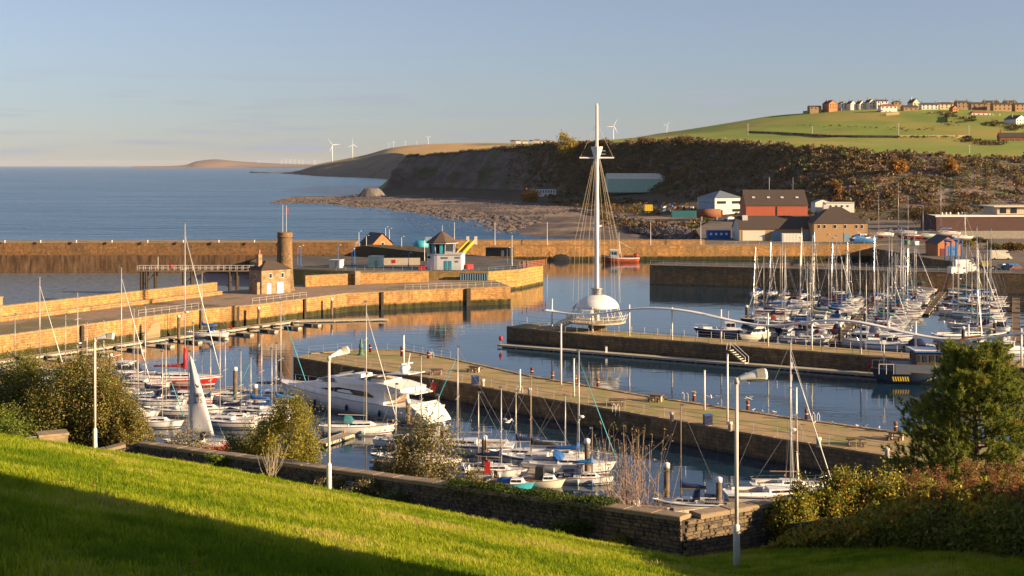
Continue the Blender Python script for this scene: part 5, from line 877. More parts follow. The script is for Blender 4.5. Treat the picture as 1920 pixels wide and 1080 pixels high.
for i, (px, yh, yb, Y, ph) in enumerate(((623, 272, 301, 4700, .1), (661, 271, 293, 4500, 1.6), (738, 266, 275, 4600, 1.5), (729, 270, 276, 4800, .9), (760, 266, 274, 4600, .5), (781, 266, 272, 4600, 2.3), (803, 258, 271, 4500, .5), (1150, 237, 266, 2000, 1.1), (1250, 235, 252, 2100, .9), (485, 301, 307, 15500, .4), (528, 300, 307.5, 15500, 1.2), (536, 299, 307.5, 15500, .5), (544, 300, 307.5, 15500, 1.5), (553, 300, 308, 15500, .7), (561, 301, 308, 15500, 1.7), (568, 301, 308, 15500, .2), (590, 301, 309, 15000, 1.0))):
    turbine(px, yh, yb, Y, ph, ('white wind turbine on the horizon, %s' % ('left of the pair on the headland shoulder', 'right of the pair on the headland shoulder', 'second of the small cluster above the golden field', 'leftmost of the small cluster above the golden field', 'third of the cluster above the golden field', 'fourth of the cluster above the golden field', 'largest and rightmost above the golden field', 'tall one just right of the great mast', 'behind the right hand hill crest')[i]) if i < 9 else 'tiny far white wind turbine on the distant shore, %s from the left' % ordn[i-9])
# --- poles, walls and scrub on the hill
def on_cliff(px, py):
    G = gC.reshape(-1, 3); xs = CX+G[:, 0]/G[:, 1]*F; ys = HY+(H-G[:, 2])/G[:, 1]*F; i = np.argmin((xs-px)**2+(ys-py)**2*4); return Vector(G[i])+Vector((-2.5, -4, 0))
def on_field(px, py):
    "nearest terrain sample to a photo pixel"
    G = gF.reshape(-1, 3); xs = CX+G[:, 0]/G[:, 1]*F; ys = HY+(H-G[:, 2])/G[:, 1]*F; i = np.argmin((xs-px)**2+(ys-py)**2*4); return Vector(G[i])
for i, (px, yt, yb) in enumerate(((1406, 232, 252), (1525, 236, 253), (1678, 231, 258), (1831, 234, 258), (1804, 271, 287))):
    p = on_field(px, yb); k = p.y/F; r = empty('utility_pole', p, 0, 'thin pale pole in the hillside fields, %s' % ('leftmost near the skyline', 'second from the left', 'tallest in the middle of the field wall', 'right hand one by the field wall', 'short one on the lower field')[i], 'pole', 'poles in the hillside fields'); MB().tube((0, 0, -1), (0, 0, (yb-yt)*k), .22, .16).build('shaft', 'off_white', r); MB().tube((-.8, 0, (yb-yt)*k-.6), (.8, 0, (yb-yt)*k-.6), .1).build('crossarm', 'off_white', r)
fw = empty('field_wall', (0, 0, 0), 0, 'long brown dry stone wall with hedge between the two hillside fields', 'wall'); P_ = [on_field(px, py) for px, py in ((1400, 249), (1450, 251), (1500, 254), (1560, 257.5), (1620, 258.5), (1680, 258.5), (1740, 258.5), (1800, 258.5), (1835, 259))]
MB().loft([[p+Vector(q) for q in ((0, -.5, -1), (0, -.4, 1.9), (0, .4, 1.9), (0, .5, -1))] for p in P_]).build('stonework', 'house_stone', fw)
for lb, seq in (('short pale stone wall running down below the cream hilltop house', ((1660, 217), (1680, 213.5), (1697, 210))), ('short stone wall slanting on the right of the upper field', ((1772, 229), (1785, 223), (1792, 219))), ('grey boundary wall below the left hilltop houses', ((1511, 213), (1540, 209), (1580, 207), (1630, 209)))):
    r = empty('field_wall', (0, 0, 0), 0, lb, 'wall'); Q_ = [on_field(*q) for q in seq]; MB().loft([[p+Vector(q) for q in ((0, -.4, -2), (0, -.4, 2.6), (0, .4, 2.6), (0, .4, -2))] for p in Q_]).build('stonework', 'kerb_stone' if 'pale' in lb or 'slanting' in lb else 'concrete', r)
def scatter_scrub(name, label, pts, rad, per, lsize, pal, seed, mat='far_leaf', cat='scrub'):
    rs = np.random.RandomState(seed); n = len(pts); P = []; C = []; S = []
    for p, r_ in zip(pts, rad):
        g = rs.normal(size=(per, 3)); g /= np.linalg.norm(g, axis=1)[:, None]; g *= (.55+.5*rs.uniform(size=(per, 1))); g[:, 2] = np.abs(g[:, 2])*.9-.1; P.append(np.array(p)+g*r_); C.append(np.repeat(pick(pal, 1, rs, .25), per, 0)*rs.uniform(.8, 1.2, (per, 1))); S.append(np.full(per, lsize*r_)*rs.uniform(.6, 1.4, per))
    o = leaf_obj(name, np.concatenate(P), np.concatenate(S), np.concatenate(C), rs, None, mat, el=.7, up=.3); return tag(o, label, cat, kind='stuff')
rs = np.random.RandomState(77); DARKW = [(5, (.15, .105, .055)), (4, (.20, .13, .06)), (2, (.25, .14, .07)), (.6, (.3, .18, .07)), (2, (.15, .165, .06))]
nr, nc = gC.shape[:2]; pts = []; rad = []
for i in range(6500):
    u = rs.uniform(.40, .995); v = rs.uniform(0, 1.0)**.85
    if u < .52 and rs.uniform() > (u-.40)/.12*.9 and v < .9: continue
    p = gC[min(nr-1, int(v*nr)), min(nc-1, int(u*nc))]; pts.append(p); rad.append(rs.uniform(1.3, 3.6)*(1.15 if v > .8 else 1))
for i in range(500):
    u = rs.uniform(.19, .5); p = gC[nr-1-rs.randint(0, 2), min(nc-1, int(u*nc))]; pts.append(p); rad.append(rs.uniform(1.0, 2.4))
scatter_scrub('cliff_woodland', 'dark autumn scrub and trees clothing the cliff below the fields', pts, rad, 30, .21, DARKW, 78)
pts = []; rad = []
for i in range(900):
    u = rs.uniform(.48, .99); j = rs.randint(1, gS.shape[0]-1); p = gS[j, min(gS.shape[1]-1, int(u*gS.shape[1]))]; x = CX+p[0]/p[1]*F
    if 1140 < x < 1250 and j > 8: continue
    if x > 1250 and rs.uniform() < .35: continue
    pts.append(p); rad.append(rs.uniform(.8, 2.6))
for i in range(420):
    px = rs.uniform(1120, 1330); py = rs.uniform(378, 442)
    if 1205 < px < 1320 and 383 < py < 412: continue
    Yb = np.interp(py, [378, 400, 420, 442], [900, 740, 620, 530]); p = D(px, py, Yb)
    if p.z < 2 or (px < 1290 and py > 425): continue
    pts.append(np.array(p)-np.array((0, 0, .6))); rad.append(rs.uniform(.8, 2.2))
scatter_scrub('shore_scrub', 'russet bramble scrub between the beach and the wooded cliff', pts, rad, 26, .26, [(4, (.12, .075, .03)), (3, (.17, .09, .035)), (3, (.07, .07, .025)), (1, (.2, .15, .05))], 79)
pts = []; rad = []
for a, b in zip(P_[:-1], P_[1:]):
    for t in np.linspace(0, 1, 22): pts.append(a+(b-a)*t+Vector((rs.normal(), rs.normal()*1.5, .6))); rad.append(rs.uniform(.7, 1.7))
for seq, n in ((((1500, 236), (1590, 238), (1690, 242), (1718, 246), (1770, 236), (1790, 229)), 16), (((1770, 213), (1800, 222), (1850, 232), (1900, 240), (1925, 246)), 40), (((1830, 262), (1838, 268), (1850, 272), (1870, 270)), 30), (((1730, 212), (1760, 215), (1795, 220)), 16), (((1590, 206), (1640, 210), (1700, 210)), 10)):
    for a, b in zip(seq[:-1], seq[1:]):
        for t in np.linspace(0, 1, n): pts.append(on_field(a[0]+(b[0]-a[0])*t, a[1]+(b[1]-a[1])*t)+Vector((rs.normal()*4, rs.normal()*8, .3))); rad.append(rs.uniform(.8, 2.2)*(1.3 if n > 20 else .7))
scatter_scrub('field_hedges', 'brown hedges and garden shrubs in the hillside fields', pts, rad, 30, .26, [(4, (.10, .075, .03)), (3, (.15, .10, .045)), (2, (.06, .065, .02))], 80, cat='hedge')
AUT = [(3, (.46, .22, .05)), (2, (.34, .18, .045)), (1, (.2, .14, .04))]
for px, yt, yb, Y, w, pal, lb in ((1067, 250, 298, 1150, 27, [(3, (.40, .30, .04)), (2, (.28, .22, .04)), (1, (.5, .34, .07))], 'tall golden tree standing out on the cliff top'), (995, 356, 385, 1010, 22, AUT, 'wide glowing orange bush at the back of the beach'), (1690, 296, 324, 830, 22, AUT, 'russet tree on the upper wooded slope'), (1785, 300, 324, 790, 15, AUT, 'rounded orange tree right of the russet one on the wooded slope'), (1575, 338, 368, 800, 15, [(2, (.24, .16, .04)), (2, (.2, .09, .04))], 'reddish tree low on the wooded slope above the white huts'), (1290, 255, 275, 1000, 26, DARKW, 'dark rounded tree clump on the cliff top right of the mast'), (1215, 258, 278, 1080, 22, DARKW, 'dark tree clump on the cliff edge just right of the mast')):
    p = on_cliff(px, yb) if px != 995 else D(px, yb, Y); k = p.y/F; h = (yb-yt)*k; shrub('cliff_tree', lb, p, h, w*k*.9, w*k*.8, 2600, .75, pal, int(px), 30, cat='tree', low=.1, stems=2, cs=.22, trunk='trunk')
for i, (px, py, w, h, Y) in enumerate(((1730, 412, 80, 26, 600), (1790, 408, 60, 22, 610))):
    shrub('yard_bush', ('wide russet bramble mound behind the boatyard masts', 'smaller russet mound right of the wide bramble mound')[i], D(px, py, Y)-Vector((0, 0, 2)), h*Y/F+2, w*.5*Y/F, 5, 3500, .45, [(3, (.13, .085, .035)), (2, (.09, .07, .03)), (1, (.18, .1, .04))], 90+i, 30, cat='bush', low=.05, stems=2)
# rock armour
def rock_me(seed):
    b = MB().ell((0, 0, 0), (1, 1, 1), 6, 4); rr = random.Random(seed); b.v = [tuple(c*rr.uniform(.7, 1.15) for c in p) for p in b.v]; return b
RK = [rock_me(i) for i in range(6)]; rs = np.random.RandomState(5); m = MB()
for i in range(1500):
    t = rs.uniform(); w = rs.uniform(); px = 1070+t*230; Y = np.interp(px, [1070, 1180, 1300], [820, 640, 520])+w*60-20; z = 1+w*3.5; s = rs.uniform(.5, 1.3); q = XZ(px, Y, z); b = RK[i % 6]; m.add([(q.x+x*s, q.y+y*s, q.z+zz_*s*.8) for x, y, zz_ in b.v], b.f)
tag(m.build('rock_armour', 'rock_armour'), 'grey rock armour boulders between the beach and the yard', 'boulders', kind='stuff')
m = MB()
for i in range(2200):
    u = rs.uniform(.02, .55); j = rs.randint(3, gB.shape[0]-2); p = gB[j, int(u*gB.shape[1])]; s = rs.uniform(.4, 1.9)*(1.0 if j < 26 else .6); b = RK[i % 6]
    m.add([(p[0]+x*s*1.4, p[1]+y*s*1.4, p[2]+zz_*s*.5) for x, y, zz_ in b.v], b.f)
tag(m.build('beach_rocks', 'rock_armour'), 'dark weedy rocks strewn along the beach', 'rocks', kind='stuff')
pm('pale_cliff', (.19, .17, .15), (.12, .105, .095), .2, .95, bump=1, bscale=.5, bd=.8); sk = empty('sea_stack', D(697, 380, 1230), 0, 'pale blocky rock stack at the foot of the cliff point', 'rock'); b = MB(); 
g = [[(math.cos(a)*r_*(1+.25*mnoise.noise(Vector((math.cos(a)*2, math.sin(a)*2, z*.3)))), math.sin(a)*r_*.8, z) for a in np.linspace(0, 2*math.pi, 16, endpoint=False)] for r_, z in ((17, -3), (15, 3), (12, 7), (9.5, 11), (7.5, 13), (3, 13.6))]; b.loft(g); b.build('rock_body', 'pale_cliff', sk)
sf = D(760, 345, 1500)
# boatyard clutter
hoist = empty('boat_hoist', D(1788, 499, 376), .1, 'blue steel boat hoist frame beside the brick hut', 'boat hoist'); hoist.location.z = 4.94
for x in (-1.6, 1.6):
    for y in (-1.8, 1.8): MB().b2(x-.2, x+.2, y-.2, y+.2, 0, 5.2).build('leg', 'blue', hoist); MB().tube((x, y-.15, .35), (x, y+.15, .35), .35, n=10).build('wheel', 'rubber', hoist)
    MB().b2(x-.22, x+.22, -2.4, 2.4, 5.2, 5.65).build('beam', 'blue', hoist)
MB().b2(-1.8, 1.8, 1.55, 1.95, 5.66, 6.0).build('cross_beam', 'blue', hoist)
yw = empty('yard_wall', W(1880, 447, 4.9), .03, 'grey concrete wall along the back of the boatyard on the right', 'wall'); MB().b2(-16, 16, -.15, .15, -.2, 2.6).build('wall_panel', 'concrete', yw); MB().b2(-16.1, 16.1, -.2, .2, 2.6, 2.75).build('wall_cap', 'pale_concrete', yw)
for i, (px, py, w, h, pal) in enumerate(((1812, 462, 3.4, 2.4, [(2, (.3, .22, .04)), (2, (.16, .13, .035))]), (1868, 468, 4.0, 2.2, [(2, (.12, .11, .04)), (1, (.2, .14, .05))]), (1902, 474, 3.4, 3.0, [(2, (.16, .09, .03)), (1, (.1, .08, .03))]), (1838, 455, 3.0, 1.8, [(2, (.1, .09, .03))]))):
    shrub('yard_bush', ('yellow leaved bush behind the brick hut', 'dull green bushes above the camper van', 'russet bush at the right edge above the parked cars', 'low dark bush in front of the grey yard wall')[i], W(px, py, 4.9), h, w, 2.0, 1500, .3, pal, 140+i, 16, cat='bush', low=.05, stems=2)
for i, (px, py, m_) in enumerate(((1742, 462, 'blue'), (1752, 466, 'rust'), (1716, 460, 'off_white'), (1700, 458, 'green'), (1830, 490, 'grey_metal'), (1846, 500, 'yellow'))):
    r = empty('stacked_pallet_box', W(px, py, 4.92), .3*i, ('blue', 'rusty', 'pale', 'green', 'grey', 'yellow')[i]+' storage crate standing in the boatyard', 'crate', 'crates in the boatyard'); MB().b2(-1, 1, -.8, .8, .15, 1.3).build('body', m_, r); MB().b2(-1.05, 1.05, -.85, .85, 1.31, 1.42).build('lid', m_, r); MB().b2(-.95, .95, -.7, .7, 0, .14).build('pallet', 'timber', r)
# ------------------------------------------------------------------ pontoons and piles
def pontoon(label, a, b, w=2.0, z=.45, group=None, fingers=(), mat='decking'):
    a = Vector(a); b = Vector(b); d = b-a; l = d.length; ang = math.atan2(d.y, d.x); r = empty('pontoon', (a.x, a.y, 0), ang, label, 'pontoon', group)
    MB().b2(0, l, -w/2, w/2, z-.12, z).build('deck', mat, r); MB().b2(-.05, l+.05, -w/2-.05, -w/2-.002, z-.3, z+.02).build('edge_beam', 'float_pale', r); MB().b2(-.05, l+.05, w/2+.002, w/2+.05, z-.3, z+.02).build('edge_beam', 'float_pale', r)
    n = max(1, int(l/3.6))
    for i in range(n):
        x = l*(i+.5)/n; MB().box((x, 0, .05), (1.9, w*.92, .5)).build('float', 'float_dark', r)
        MB().box((x+l/n*.5, -w/2-.06, .22), (.3, .08, .3)).build('fender_block', 'float_pale', r)
    for s, side, fl in fingers:
        m = MB().b2(s*l-.35, s*l+.35, min(0, side*fl)+ (w/2 if side > 0 else 0), max(0, side*fl)-(w/2 if side < 0 else 0), z-.13, z-.01).build('finger_deck', mat, r)
        MB().box((s*l, side*(fl-.7), .02), (1.0, 1.4, .55)).build('finger_float', 'float_pale', r); MB().box((s*l, side*(fl-3.2), .02), (.9, 1.6, .5)).build('finger_float', 'float_dark', r)
    return r
def pile(px, yt, yb, label, group='steel mooring piles with white caps', r_=.28, m='pile_steel', cap='white_paint'):
    p = W(px, yb, 0); k = p.y/F; h = (yb-yt)*k; r = empty('mooring_pile', p, 0, label, 'pile', group); MB().tube((0, 0, -2), (0, 0, h-.45), r_, n=12).build('shaft', m, r, True); MB().lathe([(r_+.03, h-.5), (r_+.03, h-.1), (r_*.55, h)], 12).build('cap', cap, r, True)
pa, pb2 = W(-20, 684), W(728, 600)
pontoon('long pontoon with finger berths moored below the old pier wall', pa, W(560, 604), 1.9, group=None, fingers=[(s, -1, 8.5) for s in (.14, .24, .34, .43, .52, .61, .7, .79, .88, .96)])
pontoon('short pontoon spur reaching right from the old pier pontoon', W(560, 604.5), W(726, 601), 1.6)
pontoon('long pontoon floating below the near wall of the wave canopy quay', W(938, 650), W(1655, 707), 1.8, mat='float_pale'); gst = empty('gangway', W(1376, 682, .5), R(-38), 'white railed stairway from the wave canopy quay down to its pontoon', 'gangway')
for i in range(7): MB().box((-.5+i*.42, 0, 2.1-i*.3), (.42, 1.1, .1)).build('tread', 'cream', gst)
for s in (-.55, .55): MB().path([(-1, s, 2.2), (-.9, s, 3.3), (-.4, s, 3.3), (2.3, s, 1.3), (2.3, s, .2)], .05, 5).build('handrail', 'white_paint', gst)
pontoon('narrow pontoon among the moored boats left of the motor yacht', W(330, 742), W(462, 735), 1.8); pontoon('finger pontoon beside the white yacht in front of the motor yacht', W(600, 838), W(652, 820), 1.6); pontoon('near pontoon half hidden behind the wall shrubs', W(700, 868), W(1010, 888), 2.0); pontoon('near pontoon beside the open boats', W(900, 880), W(1060, 905), 1.6)
pontoon('near right pontoon by the navy covered yacht', W(1240, 965), W(1420, 945), 1.8)
for i, (px, yt, yb) in enumerate(((441, 688, 762), (479, 720, 775), (765, 748, 800), (908, 816, 890), (1101, 822, 893), (1250, 867, 940), (1348, 894, 958), (485, 575, 612), (622, 559, 592), (208, 662, 690), (335, 590, 640), (830, 790, 850))):
    pile(px, yt, yb, 'mooring pile with white cap %s' % ('left of the motor yacht bow', 'just right of the pile by the narrow pontoon', 'beside the motor yacht stern', 'and red locker, left of the open boats', 'behind the blue hooded yacht', 'left of the navy covered yacht', 'right of the navy covered yacht', 'on the old pier pontoon below the tower', 'on the old pier pontoon near its right end', 'behind the left thicket', 'on the old pier pontoon by the first stairs', 'among the thin leafed bushes')[i])
for i, (px, yt, yb) in enumerate(((1400, 572, 600), (1575, 608, 650), (1622, 583, 612), (1806, 612, 645), (1690, 566, 590), (1865, 600, 640))): pile(px, yt, yb, 'dark mooring pile among the crowded right hand berths, %s from the left' % ordn[(0, 1, 2, 4, 3, 5)[i]], r_=.3, m='dark_timber')
lk_ = empty('life_locker', W(914, 893, .45), 0, 'red lifebuoy locker beside the pile left of the open boats', 'locker'); MB().box((0, 0, .75), (.55, .5, 1.5)).build('body', 'red', lk_); MB().lathe([(.3, 1.5), (.2, 1.66)], 10).build('lid', 'dark_red', lk_)
for i, (px, py) in enumerate(((939, 646), (1630, 700))):
    r = empty('lifebuoy_post', W(px, py, .45), 0, ('red lifebuoy post at the left end of the long pontoon', 'red lifebuoy post near the dark workboat')[i], 'lifebuoy'); MB().tube((0, 0, 0), (0, 0, 1.2), .05).build('post', 'grey_metal', r); MB().ell((0, -.1, 1.1), (.36, .16, .5)).build('housing', 'red', r, True)
for i, px in enumerate((1137, 1484)):
    r = empty('service_pedestal', W(px, (661, 691)[i], .45), 0, ('white service pedestal on the long pontoon below the canopy', 'white service pedestal on the pontoon right of the stairway')[i], 'pedestal'); MB().box((0, 0, .5), (.35, .3, 1.0)).build('body', 'white_paint', r); MB().box((0, 0, 1.06), (.4, .35, .12)).build('cap', 'blue', r)
# ------------------------------------------------------------------ boats
def hull_pts(L_, B, fb, n=13, tr=.72, bow=.28, rake=.1, draft=.35):
    S = []
    for i in range(n):
        s = i/(n-1); b = B/2*((tr+(1-tr)*math.sin(min(s/.45, 1)*math.pi/2)) if s < .45 else max(.015, (1-((s-.45)/.55)**2.3))); zs = fb*(1+bow*max(0, s-.2)**2*1.5+.06*(1-s)**2); row = []
        for q, (k, z) in enumerate(((0, -draft), (.72, -draft*.55), (.93, fb*.25), (.985, fb*.25+(zs-fb*.25)*.62), (1.0, zs))):
            zf = max(0, (z+draft)/(zs+draft)); x = -L_/2+L_*s-(1-zf)*rake*L_*s**4+(1-zf)*.03*L_*(1-s)**4; row.append((x, b*k*(1 if q else 0), z))
        S.append(row)
    return S
def hull_build(r, L_, B, fb, mat, stripe=None, boot=None, deck='white_gel', **kw):
    S = hull_pts(L_, B, fb, **kw); n = len(S); V = []; m = 9
    for row in S: V += [(x, -y, z) for x, y, z in reversed(row[1:])]+row
    f = [(i*m+j, (i+1)*m+j, (i+1)*m+j+1, i*m+j+1) for i in range(n-1) for j in range(m-1)]+[tuple(range(m))]
    h = MB().add(V, f).build('hull', mat, r, True)
    def band(q0, q1, name, mt, off=.012):
        for sgn in (-1, 1):
            A = [(x, sgn*(y+off), z) for x, y, z in [tuple(np.array(row[q0[0]])*(1-q0[1])+np.array(row[q0[0]+1])*q0[1]) for row in S]]; Bq = [(x, sgn*(y+off), z) for x, y, z in [tuple(np.array(row[q1[0]])*(1-q1[1])+np.array(row[q1[0]+1])*q1[1]) for row in S]]
            MB().add(A+Bq, [(i, i+1, n+i+1, n+i) for i in range(n-1)]).build(name, mt, h)
    if stripe: band((3, .25), (3, .7), 'side_stripe', stripe)
    if boot: band((1, .78), (2, .08), 'boot_top', boot)
    top = [row[4] for row in S]; dz = -.03
    MB().add([(x, -y*.97, z+dz) for x, y, z in top]+[(x, y*.97, z+dz) for x, y, z in top], [(i, i+1, n+i+1, n+i) for i in range(n-1)]).build('deck', deck, r)
    MB().path([(x, -y, z+.02) for x, y, z in top]+[(x, y, z+.02) for x, y, z in reversed(top)], .035, 4).build('toe_rail', 'teak' if stripe is None else deck, r)
    return S, h
def trunk(r, x0, x1, w0, w1, z0, h, mat, name='cabin', wins=3, slope=.25, wm='dark_glass', wl=None):
    "cabin trunk: x0 aft, x1 forward, with windows as sub-parts"
    c = MB().add([(x0, -w0/2, z0), (x1, -w1/2, z0), (x1, w1/2, z0), (x0, w0/2, z0), (x0+.05, -w0/2*.86, z0+h), (x1-slope*(x1-x0), -w1/2*.86, z0+h*.9), (x1-slope*(x1-x0), w1/2*.86, z0+h*.9), (x0+.05, w0/2*.86, z0+h)], [(3, 2, 1, 0), (4, 5, 6, 7), (0, 1, 5, 4), (1, 2, 6, 5), (2, 3, 7, 6), (3, 0, 4, 7)]).build(name, mat, r)
    for s in (-1, 1):
        for i in range(wins):
            f = (i+.5)/wins*.74+.06; x = x0+(x1-x0)*f; y = s*((w0+(w1-w0)*f)/2*.945+.012); ww = wl or (x1-x0)*.62/wins
            MB().box((0, 0, 0), (ww, .03, h*.42)).build('window', wm, c, loc=(x, y, z0+h*.55), rz=s*math.atan2((w1-w0)/2, x1-x0))
    return c
def sailboat(px, py, head, L_, hull, cover, mh, label, group=None, stripe=None, z=0.0, opts='', mast='alu', loc=None, fb=None, boot='navy', sub=True, hood=None, furl=None):
    p = loc or W(px, py, 0); r = empty('sailing_yacht', (p[0], p[1], z), R(head), label, 'yacht', group); B = L_*.31+.25; fb = fb or .085*L_+.12
    S, h = hull_build(r, L_, B, fb, hull, stripe, boot); zt = fb
    trunk(r, -.12*L_, .24*L_, B*.6, B*.34, zt, .38+.012*L_, 'white_gel', wins=3 if sub else 2)
    MB().b2(-.42*L_, -.13*L_, -B*.36, -B*.3, zt, zt+.28).build('cockpit_coaming', 'white_gel', r); MB().b2(-.42*L_, -.13*L_, B*.3, B*.36, zt, zt+.28).build('cockpit_coaming', 'white_gel', r); MB().b2(-.40*L_, -.14*L_, -B*.29, B*.29, zt-.03, zt+.03).build('cockpit_sole', 'teak', r)
    mx_ = .1*L_; zc = zt+.45; rm = .04+.0032*L_
    ms = MB().tube((mx_, 0, zt), (mx_, 0, mh), rm, rm*.75, 8).build('mast', mast, r, True)
    for f in ((.52,) if mh < 12 else (.42, .72)): MB().tube((mx_, -B*.36, mh*f), (mx_, B*.36, mh*f), .035, n=5).build('spreader', mast, ms)
    MB().box((mx_-.1, 0, mh+.12), (.35, .04, .2)).build('masthead_gear', 'grey_metal', ms)
    if 'radar' in opts: MB().lathe([(.22, 0), (.28, .1), (.2, .22)], 10).build('radar_dome', 'white_paint', ms, loc=(mx_+.3, 0, mh*.45))
    bl = .36*L_; bo = MB().tube((mx_, 0, zc+.75), (mx_-bl, 0, zc+.85), .06, .05, 6).build('boom', mast, r)
    if cover: MB().loft([[(mx_-t*bl, w*math.cos(a), zc+.85+.05*t+hh*(.5+.5*math.sin(a))*1.0) for a in np.linspace(0, 2*math.pi, 9)[:-1]] for t, w, hh in ((-.02, .1, 1.0), (.08, .15, .62), (.3, .17, .42), (.65, .15, .34), (.97, .08, .2))]).build('sail_cover', cover, bo, True)
    bowx = L_*.49; zb = S[-1][4][2]; rg = .011+.0004*L_
    for nm, a, b, rr in [('forestay', (mx_, 0, mh*.97), (bowx, 0, zb+.1), rg), ('backstay', (mx_, 0, mh), (-L_*.48, 0, zt+.1), rg)]+[('shroud', (mx_, 0, mh*f), (mx_-.1, s*B*.46, zt), rg) for s in (-1, 1) for f in ((.97, .55) if sub else (.97,))]: MB().tube(a, b, rr, n=3).build(nm, 'steel', r)
    if furl: q = Vector((mx_, 0, mh*.93)); e = Vector((bowx, 0, zb+.4)); MB().path([q, q*.6+e*.4, e*.85+q*.15, e], [.025, .042, .055, .04], 6).build('furled_headsail', furl, r, True)
    MB().path([(L_*.36, -B*.2, zb-.1), (L_*.37, -B*.2, zb+.5), (L_*.5, 0, zb+.55), (L_*.37, B*.2, zb+.5), (L_*.36, B*.2, zb-.1)], .02, 4).build('pulpit', 'steel', r)
    MB().path([(-L_*.4, -B*.38, zt), (-L_*.4, -B*.4, zt+.6), (-L_*.49, -B*.3, zt+.6), (-L_*.49, B*.3, zt+.6), (-L_*.4, B*.4, zt+.6), (-L_*.4, B*.38, zt)], .02, 4).build('pushpit', 'steel', r)
    if sub:
        for s in (-1, 1): MB().path([(-L_*.4, s*B*.4, zt+.6), (0, s*B*.49, zt+.6), (L_*.37, s*B*.2, zb+.45)], .012, 3).build('guard_wire', 'steel', r)
        for i in range(3):
            for s in (-1, 1): MB().tube((-.2*L_+i*.2*L_, s*B*.47, zt), (-.2*L_+i*.2*L_, s*B*.47, zt+.6), .015, n=3).build('stanchion', 'steel', r)
    if hood: MB().loft([[(x, w*math.cos(a), zt+.38+hh*math.sin(a)) for a in np.linspace(0, math.pi, 9)] for x, w, hh in ((-.06*L_, B*.27, .12), (-.09*L_, B*.3, .75), (-.17*L_, B*.31, .85))], caps=False, closed=False).build('sprayhood', hood, r, True)
    if 'dodger' in opts:
        for s in (-1, 1): MB().box((-.33*L_, s*B*.43, zt+.35), (.2*L_, .03, .5)).build('dodger', hood or 'navy', r)
    if 'ensign' in opts: MB().tube((-L_*.49, .3, zt+.3), (-L_*.53, .3, zt+1.6), .02, n=4).build('ensign_staff', 'teak', r); MB().add([(-L_*.53, .3, zt+1.6), (-L_*.6, .32, zt+1.2), (-L_*.6, .3, zt+.6), (-L_*.52, .28, zt+1.0), (-L_*.53, .33, zt+1.6), (-L_*.6, .35, zt+1.2), (-L_*.6, .33, zt+.6), (-L_*.52, .31, zt+1.0)], [(0, 1, 2, 3), (7, 6, 5, 4), (0, 4, 5, 1), (1, 5, 6, 2), (2, 6, 7, 3), (3, 7, 4, 0)]).build('ensign', 'flag_red', r)
    if sub:
        for i, fx in enumerate((-.15, .1)): MB().ell((fx*L_, -B*.52, fb*.45), (.12, .12, .3), 6, 4).build('fender', random.choice(('white_paint', 'blue', 'white_paint', 'orange')), r, True)
    if 'outboard' in opts: MB().box((-L_*.52, .3, .55), (.3, .28, .5)).tube((-L_*.52, .3, -.3), (-L_*.52, .3, .4), .06).build('outboard_motor', 'black', r)
    if 'keel' in opts:
        MB().loft([[(-.1*L_, -.1, -.3), (.15*L_, -.1, -.3), (.15*L_, .1, -.3), (-.1*L_, .1, -.3)], [(-.08*L_, -.12, -1.25), (.08*L_, -.12, -1.25), (.08*L_, .12, -1.25), (-.08*L_, .12, -1.25)]]).build('keel', 'dark_red', r)
        for x in (-.25, .2):
            for s in (-1, 1): MB().tube((x*L_, s*B*.55, -1.3), (x*L_, s*B*.3, 0), .06, n=5).build('prop', 'rust', r)
    return r
